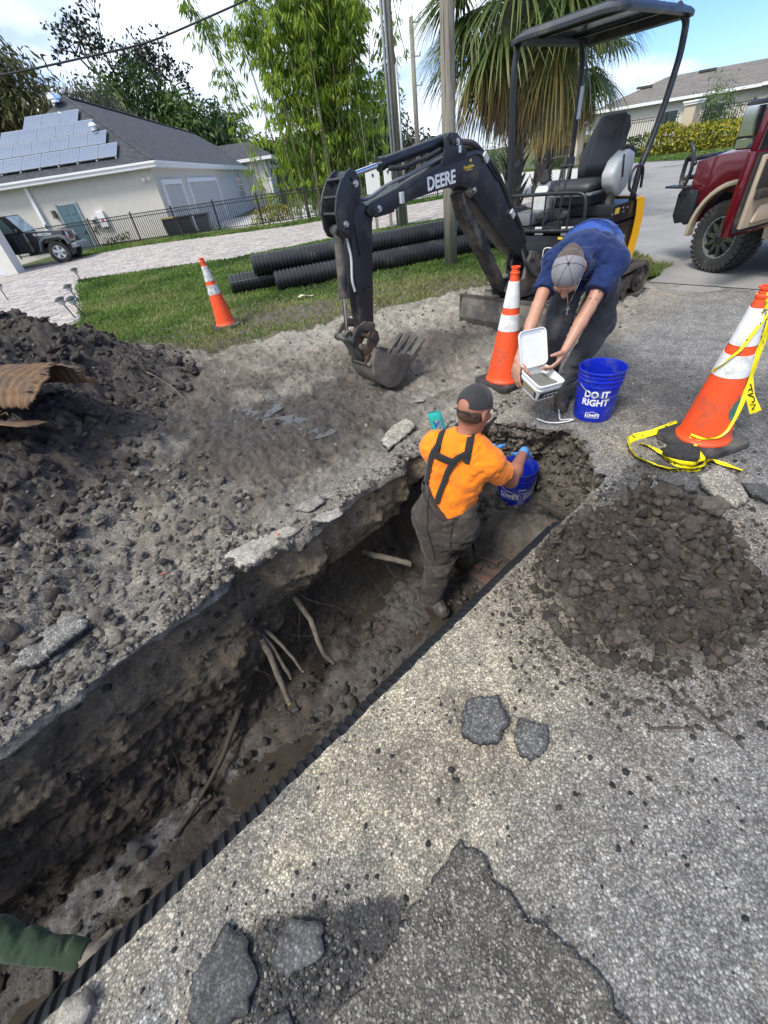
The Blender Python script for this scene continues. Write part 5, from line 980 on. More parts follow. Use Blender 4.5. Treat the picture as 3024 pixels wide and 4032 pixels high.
X = r_.uniform(-.4, .45, 5200); Y = r_.uniform(-.32, .27, 5200); ok = inpoly(X, Y, OV); X, Y = X[ok], Y[ok]; lumps('coarse_gravel', X, Y, sizes(len(X), .002, .0058, 1.3), [(.42, .38, .31), (.33, .30, .25), (.52, .48, .42), (.22, .2, .18)], .2, 1, 53, zoff=np.full(len(X), .0165), bury=.5)
BRK = simple('old_red_brick', (.17, .070, .045), .9, 0, .25, 20, dirt=(.11, .09, .075), dirtamt=.8, ds=14, bump=.4); MOR = simple('brick_mud', (.12, .10, .085), .95)
_bx, _by = XY(2.9, .35); bw = thing('brick_wall', 'mud smeared red brickwork exposed at the far right of the trench', 'brick wall', (_bx, _by, -.9))
me0 = MB().box((0, 0, 0), (.19, .09, .06), bev=.006).build('brick', BRK, bw); _m = me0.data; bpy.data.objects.remove(me0)
for i in range(8):
    for j in range(4):
        if r_.random() < .16: continue
        t_ = .02+.195*j+(.1 if i % 2 else 0); s_ = 2.66+.058*i+.40*(1-t_)*.42-.02; x_, y_ = XY(s_+r_.normal(0, .008), t_); inst('brick', _m, bw, (x_-_bx, y_-_by, -1.10+.064*i+.9+.02), (r_.normal(0, .05), r_.normal(0, .05), atan2(SY, SX)+pi/2+.12+r_.normal(0, .05)))
ROOT = simple('root_bark', (.125, .105, .082), .85, 0, .3, 30, dirt=(.07, .055, .045), dirtamt=.4, ds=20, bump=.5); ROOTD = simple('dark_root', (.055, .043, .034), .9, 0, .3, 30, bump=.4); CUT = simple('cut_root_end', (.42, .22, .10), .8)
def root(pts, r0, r1, label, mat=ROOT, cut=True, wob=.012, seed=0, name='root', cat='root'):
    Q = smoothp(pts, 8, 4); L = np.arange(len(Q)); Q[1:-1, 0] += wob*fbm(L[1:-1]*.35+seed, L[1:-1]*0.); Q[1:-1, 2] += wob*fbm(L[1:-1]*.35+seed+9, L[1:-1]*0.)
    R = np.linspace(r0, r1, len(Q))*(1+.16*fbm(L*.8+seed, L*0.)); o = MB().tube(Q, R, 9).build(name, mat, None, smooth=True)
    if label: tag(o, label, cat, 'cut tree roots in the trench' if name == 'root' else None)
    if cut: d = (Q[-1]-Q[-3]); d /= np.linalg.norm(d); MB().cyl(Q[-1]-d*.002, Q[-1]+d*.004, r1*.95, 10).build('cut_end', CUT, o)
    return o
def P3(s, t, z): return (*XY(s, t), z)
root([P3(1.36, 1.22, -.52), P3(1.38, 1.12, -.60), P3(1.36, .98, -.66), P3(1.30, .82, -.76), P3(1.33, .74, -.86)], .022, .014, 'forked pale root arching down from the trench wall above the floor', cut=False, seed=1)
root([P3(2.02, 1.22, -.66), P3(2.05, 1.05, -.62), P3(2.15, .82, -.62)], .026, .021, 'thick pale root sticking straight out beside the worker', seed=2)
root([P3(1.05, 1.15, -.56), P3(1.04, 1.0, -.64), P3(1.0, .86, -.76), P3(.97, .74, -.86)], .024, .016, 'thickest of the cluster of cut roots, its end orange', seed=3)
root([P3(1.07, 1.14, -.58), P3(1.07, .98, -.68), P3(1.06, .84, -.80)], .017, .011, 'middle root of the cluster of cut roots', seed=4)
root([P3(1.10, 1.12, -.60), P3(1.13, .96, -.68), P3(1.14, .82, -.80)], .014, .008, 'thin root on the right of the cluster of cut roots', seed=5)
for i in range(64):
    s_ = r_.uniform(-.6, 2.9); t0 = 1.18+r_.uniform(0, .1); z = r_.uniform(-.85, -.3); pts = [P3(s_, t0, z)]; ds, dt, dz_ = r_.normal(0, .05), -r_.uniform(.02, .09), -r_.uniform(.02, .12)
    for q in range(4): pts.append(P3(s_+ds*(q+1)+r_.normal(0, .02), t0+dt*(q+1), z+dz_*(q+1)+r_.normal(0, .02)))
    if i == 0: RT = []
    Q = smoothp(pts, 5, 3); RT.append((Q, np.linspace(r_.uniform(.002, .005), .001, len(Q))))
mb = MB(); [mb.tube(a, b, 5) for a, b in RT]; o = mb.build('root_hairs', ROOTD, None, smooth=True, kind='stuff')
root([P3(.72, .98, -.92), P3(.50, .84, -1.0), P3(.30, .74, -1.03), P3(.12, .68, -1.05)], .020, .008, 'long dark root running along the trench floor through the white clay', mat=ROOTD, cut=False, seed=7)
root([(-2.05, 4.05, .36), (-1.85, 3.95, .25), (-1.68, 3.75, .16), (-1.62, 3.55, .10)], .008, .004, 'thin bent stick on the slope of the dirt mound', mat=ROOT, cut=False, name='stick_twig', cat='twig', seed=8)
root([(.93, .58, .03), (1.0, .53, .012), (1.02, .46, .008), (1.06, .40, .006)], .006, .003, 'brown twig on the pavement below the dirt pile', mat=ROOTD, cut=False, name='twig', cat='twig', seed=9)
root([(.80, .50, .008), (.88, .49, .006), (.94, .475, .006)], .005, .003, 'short twig on the pavement near the dirt pile', mat=ROOTD, cut=False, name='twig', cat='twig', seed=10)
mb = MB(); mb.box((1.24, 2.12, -.44), (.30, .05, .03), Matrix.Rotation(radians(-40), 3, 'Z') @ Matrix.Rotation(.25, 3, 'Y'), bev=.005); o = mb.build('wooden_board', ROOTD, None); tag(o, 'short dark board half buried at the far end of the trench', 'board')
def culvert():
    RUST = simple('rusty_corrugated_steel', (.20, .115, .055), .8, .2, .35, 6, dirt=(.09, .065, .05), dirtamt=.6, ds=5, bump=.5, bs=60)
    O = thing('rusty_culvert', 'torn rusty corrugated steel culvert half buried in the dirt mound', 'culvert', (-2.12, 3.02, .62), 0)
    ax = np.array([-.93, .22, .05]); ax /= np.linalg.norm(ax); up = np.array([0, 0, 1.]); sd_ = np.cross(ax, up); n, m = 120, 60
    Lg, A = np.meshgrid(np.linspace(0, 1.9, n), np.linspace(-.30, 3.5, m), indexing='ij')
    keep = (Lg > .05+.10*fbm(A*3, A*0+3, None, 3)+.10*np.sin(A*2.2)) & ~((A > 3.0) & (fbm(Lg*5, A*5, None, 3) > .1))
    R = .235+.013*np.sin(Lg*2*pi/.068)+.02*fbm(Lg*2, A*2, None, 3); fl = .72
    P = ax[None, None]*(Lg)[..., None]+sd_[None, None]*(R*np.cos(A))[..., None]*1.15+up[None, None]*(R*np.sin(A)*fl+.02*fbm(Lg*3, A*2))[..., None]
    I = np.arange(n*m).reshape(n, m); k_ = keep[:-1, :-1] & keep[1:, :-1] & keep[1:, 1:] & keep[:-1, 1:]
    F = np.stack([I[:-1, :-1][k_], I[1:, :-1][k_], I[1:, 1:][k_], I[:-1, 1:][k_]], 1)
    o = fastmesh('culvert_shell', P.reshape(-1, 3), F, RUST, O, True); md = o.modifiers.new('thick', 'SOLIDIFY'); md.thickness = .006
    mb = MB()
    for i in range(7):
        a = .3+i*.36; p0 = ax*.08+sd_*(.24*1.15*cos(a))+up*(.24*sin(a)*fl); d = -ax*(.05+.05*((i*37) % 5)/5)+up*(.03*cos(i*2.)-.01)+sd_*.02*sin(i*3.)
        mb.tube([p0+ax*.04, p0, p0+d*.6, p0+d], [.010, .012, .008, .002], 6, sq=.3)
    mb.build('torn_rim', RUST, O, smooth=True)
    mb = MB(); X_, Y_ = np.meshgrid(np.linspace(-.5, .5, 40), np.linspace(-.2, .2, 20)); Z_ = .015*fbm(X_*8, Y_*8, None, 4)+.02*np.sin(X_*8); c, s_ = cos(.2), sin(.2)
    mb.grid(np.stack([-.55+X_*.95-Y_*.2, -.28+Y_*.9-X_*.15, -.02+Z_-.35*Y_-.02], -1)); q = mb.build('crumpled_sheet', RUST, O, smooth=True); md = q.modifiers.new('thick', 'SOLIDIFY'); md.thickness = .006
culvert()
def leaf(x, y, z, L, W, rz, col, name, label, cat, tz=.15):
    mb = MB(); n = 9; V = []
    for i in range(n):
        f = i/(n-1); w = W*math.sin(pi*f**.8)*.5; V.append([(L*(f-.5), s_*w, .012*math.sin(f*6)*L*6+abs(s_)*tz*w) for s_ in (-1, 0, 1)])
    V = np.array(V); R = np.array(Matrix.Rotation(rz, 3, 'Z')); mb.grid(V@R.T+np.array([x, y, z])); o = mb.build(name, simple('leaf_'+label.split()[0], col, .6, 0, .2, 40), None, smooth=True); tag(o, label, cat); return o
leaf(-1.28, 1.62, .03, .07, .03, .2, (.42, .16, .08), 'dry_leaf', 'orange brown dry leaf on the rubble left of the trench', 'leaf')
leaf(-.64, 1.80, .03, .03, .025, 1., (.5, .20, .09), 'dry_leaf', 'rusty orange scrap on the bank just above the trench lip', 'leaf')
leaf(-.76, 7.83, .05, .30, .13, .5, (.62, .54, .38), 'cardboard_scrap', 'pale tan cardboard scrap on the grass in front of the pipes', 'scrap')
leaf(-1.45, 2.05, .03, .04, .025, 1.5, (.6, .5, .35), 'dry_leaf', 'pale tan leaf lying on the mud left of the trench', 'leaf')
def surface_nets(F, org, h):
    """F (nx,ny,nz) <0 inside"""
    nx, ny, nz = F.shape; s = F < 0
    c = np.zeros((nx-1, ny-1, nz-1), np.int8)
    for i in (0, 1):
        for j in (0, 1):
            for k_ in (0, 1): c += s[i:nx-1+i, j:ny-1+j, k_:nz-1+k_]
    act = (c > 0) & (c < 8); idx = np.full(act.shape, -1); ii = np.argwhere(act); idx[act] = np.arange(len(ii))
    acc = np.zeros((len(ii), 3)); cnt = np.zeros(len(ii)); I, J, K = ii.T
    cr = [(0, 0, 0), (1, 0, 0), (0, 1, 0), (1, 1, 0), (0, 0, 1), (1, 0, 1), (0, 1, 1), (1, 1, 1)]
    for a in range(8):
        for b in range(a+1, 8):
            d = np.array(cr[b])-np.array(cr[a])
            if np.abs(d).sum() != 1: continue
            fa = F[I+cr[a][0], J+cr[a][1], K+cr[a][2]]; fb = F[I+cr[b][0], J+cr[b][1], K+cr[b][2]]; m = (fa < 0) != (fb < 0)
            t = np.where(m, fa/(fa-fb+1e-12), 0)[:, None]; acc += np.where(m[:, None], np.array(cr[a])+t*d, 0); cnt += m
    V = (ii+acc/cnt[:, None])*h+org; Q = []
    for ax in range(3):
        o1, o2 = [(1, 2), (2, 0), (0, 1)][ax]
        sl0 = [slice(None)]*3; sl1 = [slice(None)]*3; sl0[ax] = slice(0, -1); sl1[ax] = slice(1, None); ch = s[tuple(sl0)] != s[tuple(sl1)]; fl = s[tuple(sl0)]
        e = np.argwhere(ch); ok = (e[:, o1] > 0) & (e[:, o2] > 0) & (e[:, o1] < F.shape[o1]-1) & (e[:, o2] < F.shape[o2]-1); e = e[ok]; f_ = fl[tuple(e.T)]
        def g(d1, d2):
            q = e.copy(); q[:, o1] -= d1; q[:, o2] -= d2; return idx[tuple(q.T)]
        q = np.stack([g(1, 1), g(0, 1), g(0, 0), g(1, 0)], 1); q[~f_] = q[~f_][:, ::-1]; Q.append(q)
    return V, np.concatenate(Q)
class SDF:
    """smooth union of rounded cones / ellipsoids on a grid"""
    def __init__(s, lo, hi, h): s.lo = np.array(lo, float); s.h = h; s.n = (np.ceil((np.array(hi)-s.lo)/h)).astype(int)+1; s.F = np.full(s.n, 1., np.float32)
    def _box(s, lo, hi, m):
        a = np.clip(np.floor((np.array(lo)-m-s.lo)/s.h).astype(int), 0, s.n); b = np.clip(np.ceil((np.array(hi)+m-s.lo)/s.h).astype(int)+1, 0, s.n)
        sl = tuple(slice(x, y) for x, y in zip(a, b)); g = [s.lo[i]+s.h*np.arange(a[i], b[i]) for i in range(3)]
        return sl, np.meshgrid(*g, indexing='ij')
    def _merge(s, sl, d, k_):
        A = s.F[sl]; d = d.astype(np.float32)
        if k_ <= 0: s.F[sl] = np.minimum(A, d); return
        h = np.clip(.5+.5*(A-d)/k_, 0, 1); s.F[sl] = A*(1-h)+d*h-k_*h*(1-h)
    def cone(s, a, b, r1, r2, k_=.02, sq=None):
        a = np.array(a, float); b = np.array(b, float); R = max(r1, r2)*(1.4 if sq is not None else 1); sl, (X, Y, Z) = s._box(np.minimum(a, b)-R, np.maximum(a, b)+R, k_+3*s.h)
        d = b-a; t = np.clip(((X-a[0])*d[0]+(Y-a[1])*d[1]+(Z-a[2])*d[2])/(d@d+1e-9), 0, 1)
        px, py, pz = X-a[0]-t*d[0], Y-a[1]-t*d[1], Z-a[2]-t*d[2]
        if sq is not None:   # sq = (unit axis, factor): flatten along that axis
            n, f = np.array(sq[0], float), sq[1]; n = n/np.linalg.norm(n); q = px*n[0]+py*n[1]+pz*n[2]; w = q*(1/f-1); px, py, pz = px+w*n[0], py+w*n[1], pz+w*n[2]
        D = np.sqrt(px*px+py*py+pz*pz)-(r1+(r2-r1)*t); s._merge(sl, D, k_); return s
    def ell(s, c, ax, M=None, k_=.015, sub=False):
        c = np.array(c, float); R = max(ax); sl, (X, Y, Z) = s._box(c-R, c+R, k_+3*s.h); P = np.stack([X-c[0], Y-c[1], Z-c[2]], -1)
        if M is not None: P = P@np.array(M)      # columns of M are the local axes
        q = P/np.array(ax); D = (np.linalg.norm(q, axis=-1)-1)*min(ax)*1.0
        if sub:
            A = s.F[sl]; k2 = k_; h = np.clip(.5-.5*(A+D)/k2, 0, 1); s.F[sl] = (A*(1-h)-D*h+k2*h*(1-h)).astype(np.float32)
        else: s._merge(sl, D, k_)
        return s
    def coords(s): return np.meshgrid(*[s.lo[i]+s.h*np.arange(s.n[i]) for i in range(3)], indexing='ij')
    def cut(s, p, n, k_=.0):
        """remove the half space in direction n from p"""
        n = np.array(n, float); n /= np.linalg.norm(n); X, Y, Z = s.coords(); D = (X-p[0])*n[0]+(Y-p[1])*n[1]+(Z-p[2])*n[2]; s.F = np.maximum(s.F, D.astype(np.float32)); return s
    def folds(s, amp, f, seed=0, dirv=None, st_=2.2, g=.55):
        """cloth wrinkles: noise stretched across a direction"""
        X, Y, Z = s.coords(); m = np.abs(s.F) < .03+amp*2; x, y, z = X[m], Y[m], Z[m]
        if dirv is not None:
            n = np.array(dirv, float); n /= np.linalg.norm(n); q = x*n[0]+y*n[1]+z*n[2]; x, y, z = x+n[0]*q*(st_-1), y+n[1]*q*(st_-1), z+n[2]*q*(st_-1)
        v = fbm(x*f+seed, y*f+seed*2, z*f, 3, g); r = 1-np.abs(v)*2.2; s.F[m] += (amp*(v*1.2-r*.55+.25)).astype(np.float32); return s
    def mesh(s, name, mat, par, world, smooth=True):
        V, Q = surface_nets(s.F, s.lo, s.h); return fastmesh(name, V-np.array(world), Q, mat, par, smooth)
def unit(v): v = np.array(v, float); return v/np.linalg.norm(v)
def A3(*v): return np.array(v, float)
SKIN = None
def skin_mat(name, c, red=(.55, .20, .13)):
    nb = NB(name); P = nb.pos(); n = nb.noise(P, 18, 4, .6); cc = nb.mix(nb.rng(n, .4, .7), c, red); cc = nb.mix(nb.m_('MULTIPLY', nb.rng(nb.noise(P, 220, 3), .45, .7), .25), cc, tuple(q*.6 for q in c))
    return nb.fin(cc, .5, 0, nb.bump(nb.noise(P, 300, 3), .0006, .5), **{'Subsurface Weight': .08, 'Subsurface Radius': (.01, .004, .002)})
SK1 = skin_mat('tanned_skin', (.43, .235, .155), (.50, .24, .16)); SK2 = skin_mat('sunburnt_skin', (.34, .150, .095), (.42, .14, .085))
HAIR = simple('dark_hair', (.030, .020, .014), .6, 0, .3, 60, bump=.5, bs=300); BEARD = HAIR
def cloth_mat(name, c, weave=.3, rough=.88, dirt=None, da=.2, var=.12):
    nb = NB(name); P = nb.pos(); n = nb.noise(P, 5, 5, .65); cc = nb.mix(nb.rng(n, .35, .65), tuple(q*(1-var) for q in c), tuple(q*(1+var) for q in c))
    if dirt: cc = nb.mix(nb.m_('MULTIPLY', nb.rng(nb.noise(P, 9, 7, .7), .52, .68), da), cc, dirt)
    b = nb.bump(nb.noise(P, 38, 4, .6), .006, .5); b = nb.bump(nb.noise(P, 420, 2), .0008, weave, b)
    return nb.fin(cc, rough, 0, b, **{'Sheen Weight': .15, 'Specular IOR Level': .25})
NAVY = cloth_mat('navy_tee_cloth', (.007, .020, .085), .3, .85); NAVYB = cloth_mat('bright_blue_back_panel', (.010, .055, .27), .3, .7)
TROU = cloth_mat('charcoal_work_trousers', (.050, .050, .055), .3, .85, (.16, .15, .13), .3); ORT = cloth_mat('hi_vis_orange_tee', (.92, .225, .010), .3, .92, (.50, .13, .03), .45, .12)
WAD = cloth_mat('brown_grey_waders', (.048, .038, .032), .2, .6, (.14, .12, .10), .45); STRAP = cloth_mat('black_webbing', (.018, .018, .018), .5, .8)
CAPG = cloth_mat('grey_mesh_cap', (.22, .215, .235), .8, .9); CAPB = cloth_mat('black_mesh_cap', (.035, .033, .033), .8, .9); CAPT = cloth_mat('brown_cap_front', (.09, .065, .055), .5); CAPV = cloth_mat('taupe_cap_brim', (.13, .11, .10), .5)
BOOT = simple('work_boot', (.028, .026, .025), .7, 0, .2, 20, dirt=(.14, .125, .105), dirtamt=.4, bump=.4); GLOVE = simple('blue_nitrile_glove', (.10, .30, .60), .35, 0, .1, 20); GLOVEW = simple('muddy_glove', (.20, .16, .12), .6, 0, .3, 20, dirt=(.5, .45, .38), dirtamt=.3)
INK = simple('tattoo_ink', (.055, .06, .06), .6)
def head(S, c, f, u, size=1., k_=.012):
    """head at c looking along f with crown along u; returns local frame"""
    f = unit(f); u = np.array(u, float); u = unit(u-f*(u@f)); r = np.cross(f, u); M = np.stack([r, f, u], 1); s = size
    P = lambda x, y, z: c+s*(x*r+y*f+z*u)
    S.ell(P(0, -.012, .03), (.076*s, .096*s, .092*s), M, k_); S.ell(P(0, .018, -.03), (.060*s, .075*s, .078*s), M, .02)
    S.ell(P(0, .045, -.085), (.040*s, .038*s, .032*s), M, .025)                                   # chin
    S.cone(P(0, .082, .012), P(0, .106, -.028), .010*s, .0145*s, .012); S.ell(P(0, .098, -.032), (.017*s, .011*s, .009*s), M, .008)  # nose
    S.ell(P(0, .078, .034), (.052*s, .018*s, .012*s), M, .014)                                    # brow
    for q in (1, -1):
        S.ell(P(q*.030, .090, .014), (.015*s, .012*s, .011*s), M, .01, sub=True); S.ell(P(q*.030, .076, .013), (.0125*s, .0125*s, .011*s), M, .003)
        S.ell(P(q*.044, .062, -.018), (.018*s, .02*s, .02*s), M, .012)
        S.ell(P(q*.078, -.008, -.002), (.008*s, .020*s, .032*s), M, .006); S.ell(P(q*.086, -.002, .0), (.005*s, .011*s, .018*s), M, .004, sub=True)
    S.ell(P(0, .090, -.062), (.023*s, .010*s, .006*s), M, .006); S.ell(P(0, .088, -.074), (.019*s, .010*s, .006*s), M, .006); S.ell(P(0, .098, -.067), (.024*s, .006*s, .0022*s), M, .003, sub=True)
    return P, M
def face_bits(P, par, w, s=1.):
    for q in (1, -1):
        mb = MB(); mb.lathe([(.0005, -.011), (.006, -.009), (.010, -.004), (.011, 0), (.010, .004), (.006, .009), (.0005, .011)], 14); mb.v[-1] = mb.v[-1]+P(q*.030, .0795, .013)-np.array(w); o = mb.build('eye', simple('eye_white', (.6, .55, .5), .3), par, smooth=True)
        mb = MB(); pts = [P(q*(.014+.006*i), .094-.0020*i*i*.6, .034+.004*math.sin(i*.8)) for i in range(6)]; mb.tube(np.array(pts)-np.array(w), .0035, 6, sq=.6); mb.build('eyebrow', HAIR, par, smooth=True)
def hand(S, w, d, pn, side_, curl=.5, spread=.16, size=1., thumb=.7, k_=.004, curls=None):
    """wrist w, direction d to the knuckles, palm normal pn (the way fingers close), side_ = direction of the thumb"""
    d = unit(d); pn = np.array(pn, float); pn = unit(pn-d*(pn@d)); t = np.cross(d, pn); t = t*np.sign(t@np.array(side_, float)); s = size
    S.cone(w-d*.01*s, w+d*.045*s, .026*s, .030*s, .012, (pn, .62)); S.cone(w+d*.03*s+t*.022*s, w+d*.075*s+t*.028*s, .014*s, .013*s, .012); S.cone(w+d*.03*s-t*.018*s, w+d*.072*s-t*.026*s, .014*s, .012*s, .012)
    S.cone(w+d*.04*s, w+d*.08*s, .020*s, .013*s, .012)
    L = [.046, .050, .047, .038]; off = [.030, .011, -.009, -.028]; base = [.082, .088, .084, .075]
    for i in range(4):
        c = curl if curls is None else curls[i]; p = w+d*base[i]*s+t*off[i]*s; a = spread*(1.5-i)*.5; dd = unit(d*cos(a)+t*sin(a)); r0 = (.0098, .0100, .0096, .0084)[i]*s; ang = 0
        for j in range(3):
            ang += c*(.9 if j == 0 else 1.05); v = dd*cos(ang)+pn*sin(ang); l = L[i]*s*(1, .62, .50)[j]; q = p+v*l; S.cone(p, q, r0*(1-.07*j), r0*(1-.07*(j+1)), .003); p = q
    p = w+d*.018*s+t*.022*s; v = unit(d*.55+t*.75+pn*.35)
    for j, l in enumerate((.040, .034, .028)):
        q = p+v*l*s; S.cone(p, q, (.0150-.002*j)*s, (.0132-.002*j)*s, .006); p = q; v = unit(v*.75+d*.45*(1 if j == 0 else .5)+pn*thumb*.5)
def man_blue():
    W0 = (1.52, 2.83, 0.); t = thing('person', 'man in blue tee and backwards grey cap bending over an open white tub', 'person', W0)
    hip = A3(1.85, 3.42, .93); fwd = unit(A3(-.56, -.80, 0)); lat = A3(fwd[1], -fwd[0], 0)  # lat: towards his right (image left)
    lat = unit(np.cross(fwd, A3(0, 0, 1)))
    chest = A3(1.60, 3.04, .985); neck = A3(1.465, 2.86, .965); hc = A3(1.385, 2.81, .965)
    Rsh = chest+lat*(-1)*-.0+A3(-.17, .03, -.04); 
    if lat[0] > 0: lat = -lat            # make lat point to the image left (his right)
    Rsh = chest+lat*.185+fwd*.035+A3(0, 0, -.045); Lsh = chest-lat*.185+fwd*.035+A3(0, 0, -.045)
    RW, LW = RWR, LWR
    def elbow(sh, wr, l1, l2, out):
        d = wr-sh; L = np.linalg.norm(d); u = d/L; a = np.clip((l1*l1-l2*l2+L*L)/(2*L), -l1, l1); h = sqrt(max(l1*l1-a*a, 1e-5)); o = unit(np.array(out)-u*(np.array(out)@u)); return sh+u*a+o*h
    RE = elbow(Rsh, RW, .31, .275, lat*.6+A3(0, 0, 0)+fwd*-.5); LE = elbow(Lsh, LW, .31, .275, -lat*.9-fwd*.6)
    S = SDF((.95, 2.45, .30), (2.15, 3.7, 1.25), .0062)
    S.cone(hip, chest, .07, .08, .05); S.cone(chest, neck, .07, .058, .03); S.cone(neck, hc, .055, .055, .02)
    for sh, el, wr in ((Rsh, RE, RW), (Lsh, LE, LW)):
        S.cone(chest, sh, .08, .062, .03); S.cone(sh, el, .054, .041, .02); S.cone(el, el+(wr-el)*.35, .043, .041, .015); S.cone(el+(wr-el)*.3, wr, .041, .0255, .015, None)
    hf = unit(A3(-.22, -.42, -.88)); hu = unit(A3(-.42, -.80, .42)); P, M = head(S, hc+hf*.03+hu*.02, hf, hu, 1.12)
    for wr, el, side_, pn, cu in ((RW, RE, A3(.9, -.1, .3), A3(.75, .25, -.35), (.28, .34, .42, .5)), (LW, LE, A3(-.8, -.2, .4), A3(-.9, .1, -.25), (.42, .5, .5, .55))):
        d = unit(unit(wr-el)*.55+(A3(.05, -.02, -1) if wr is RW else A3(-.55, -.45, -.55))*.6); hand(S, wr, d, pn, side_, curls=cu, size=1.05)
    body = S.mesh('body', SK1, t, W0)
    S2 = SDF((1.15, 2.6, .55), (2.35, 3.75, 1.30), .009)   # tee
    mid = (hip+chest)/2+A3(0, 0, .045)
    S2.cone(hip+A3(.02, .03, .05), mid, .165, .165, .06, (A3(0, 0, 1), .80)); S2.cone(mid, chest+fwd*.0, .165, .160, .06, (A3(0, 0, 1), .80)); S2.cone(chest, neck-fwd*.03, .12, .078, .05)
    for q in (-1, 1): S2.cone(hip+lat*q*.09+A3(0, 0, .02), chest+lat*q*.085, .115, .12, .05, (A3(0, 0, 1), .85))
    for sh, el in ((Rsh, RE), (Lsh, LE)): S2.cone(chest+(sh-chest)*.4, sh, .105, .088, .04); S2.cone(sh, sh+(el-sh)*.62, .083, .077, .02)
    S2.cone(hip+fwd*-.03-A3(0, 0, .05), hip+fwd*.32-A3(0, 0, .10), .11, .10, .06)     # loose hanging front
    S2.folds(.022, 9, 2, fwd, .5); S2.folds(.012, 22, 5)
    for sh, el in ((Rsh, RE), (Lsh, LE)):
        u = unit(el-sh); p = sh+u*.20; X, Y, Z = S2.coords(); D = (X-p[0])*u[0]+(Y-p[1])*u[1]+(Z-p[2])*u[2]; q = np.sqrt((X-p[0])**2+(Y-p[1])**2+(Z-p[2])**2); S2.F = np.where(q < .15, np.maximum(S2.F, D), S2.F).astype(np.float32)
    S2.ell(neck+fwd*.045+A3(0, 0, -.005), (.068, .068, .068), None, .01, sub=True)
    tee = S2.mesh('t_shirt', NAVY, t, W0)
    def on_back(a, b):   # a along spine 0..1 hip->chest, b lateral
        p = hip+(chest-hip)*a+lat*b; return p
    me = tee.data; n = len(me.vertices); v = np.empty(n*3); me.vertices.foreach_get('co', v); v = v.reshape(-1, 3)+np.array(W0); rel = v-hip; al = rel@unit(chest-hip); bl = rel@lat; up = v[:, 2]
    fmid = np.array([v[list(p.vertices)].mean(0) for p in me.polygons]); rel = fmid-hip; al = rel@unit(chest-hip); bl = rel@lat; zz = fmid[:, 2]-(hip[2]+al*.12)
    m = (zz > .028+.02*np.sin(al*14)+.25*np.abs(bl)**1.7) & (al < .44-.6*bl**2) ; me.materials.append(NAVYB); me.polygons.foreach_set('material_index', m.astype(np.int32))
    top = {}
    def surf(a, b):
        p = on_back(a, b); d = np.hypot((v-p)@unit(chest-hip), (v-p)@lat); c = v[(d < .02)]; c = c if len(c) else v[np.argsort(d)[:4]]; q = p.copy(); q[2] = c[:, 2].max()+.002; return q
    for ln in ([(.95, .16), (.72, .13), (.60, 0), (.72, -.13), (.95, -.16)], [(.90, .165), (.67, .13), (.55, .0), (.67, -.13), (.90, -.165)], [(.2, -.14), (.45, -.155), (.67, -.13)], [(.2, .14), (.45, .155), (.67, .13)]):
        pts = []
        for i in range(len(ln)-1):
            for f in np.linspace(0, 1, 8)[:-1]: pts.append(surf(ln[i][0]+(ln[i+1][0]-ln[i][0])*f, ln[i][1]+(ln[i+1][1]-ln[i][1])*f))
        pts.append(surf(*ln[-1])); mb = MB(); Q = np.array(pts); 
        for _ in range(3): Q[1:-1] = (Q[:-2]+2*Q[1:-1]+Q[2:])/4
        mb.tube(Q-np.array(W0), .0028, 5); mb.build('seam', NAVY, tee, smooth=True)
    S3 = SDF((1.15, 2.6, .02), (2.35, 3.85, 1.15), .010)
    K1 = A3(1.50, 3.10, .50); A1 = A3(1.585, 3.26, .12); K2 = A3(1.84, 3.07, .50); A2 = A3(1.555, 2.93, .13)
    H1 = hip+lat*.09; H2 = hip-lat*.09
    S3.cone(hip+lat*.06, hip-lat*.06, .150, .150, .05); S3.cone(H1+A3(0, 0, -.02), K1, .122, .088, .05); S3.cone(K1, A1, .086, .070, .03); S3.cone(H2+A3(0, 0, -.02), K2, .122, .088, .05); S3.cone(K2, A2, .086, .066, .03)
    S3.cone(A2+A3(.0, 0, -.02), A2+A3(-.01, -.02, -.075), .072, .066, .02); S3.folds(.020, 7, 3, A3(0, 0, 1), 1.9); S3.folds(.008, 22, 8, A3(0, 0, 1), 1.5)
    X, Y, Z = S3.coords(); S3.F = np.maximum(S3.F, (.055-Z)).astype(np.float32); S3.F = np.maximum(S3.F, (Z-1.02)).astype(np.float32); S3.mesh('trousers', TROU, t, W0)
    for a, fw in ((A2, unit(A3(-.42, -.9, 0))), (A1, unit(A3(-.7, -.7, 0)))):
        B = SDF((a[0]-.3, a[1]-.35, -.01), (a[0]+.3, a[1]+.3, .25), .008); c = A3(a[0]-.01, a[1]-.02, 0); B.cone(c+A3(0, 0, .06)-fw*.06, c+A3(0, 0, .055)+fw*.13, .052, .046, .02); B.cone(c+A3(0, 0, .055)+fw*.1, c+A3(0, 0, .045)+fw*.17, .048, .038, .02); B.cone(c+A3(0, 0, .07), A3(a[0], a[1], .17), .052, .05, .03); B.cone(c+A3(0, 0, .02)-fw*.07, c+A3(0, 0, .02)+fw*.17, .055, .050, .004, (A3(0, 0, 1), .36)); B.folds(.003, 40, 2)
        X, Y, Z = B.coords(); B.F = np.maximum(B.F, .002-Z).astype(np.float32); b_ = B.mesh('work_boot', BOOT, t, W0)
        mb = MB()
        for i in range(4): p = c+fw*(.05+.025*i)+A3(0, 0, .112-.010*i); q = np.cross(fw, A3(0, 0, 1)); mb.tube(np.array([p-q*.026-A3(0, 0, .012), p, p+q*.026-A3(0, 0, .012)])-np.array(W0), .003, 5)
        mb.build('laces', simple('boot_lace', (.10, .10, .10), .8), b_)
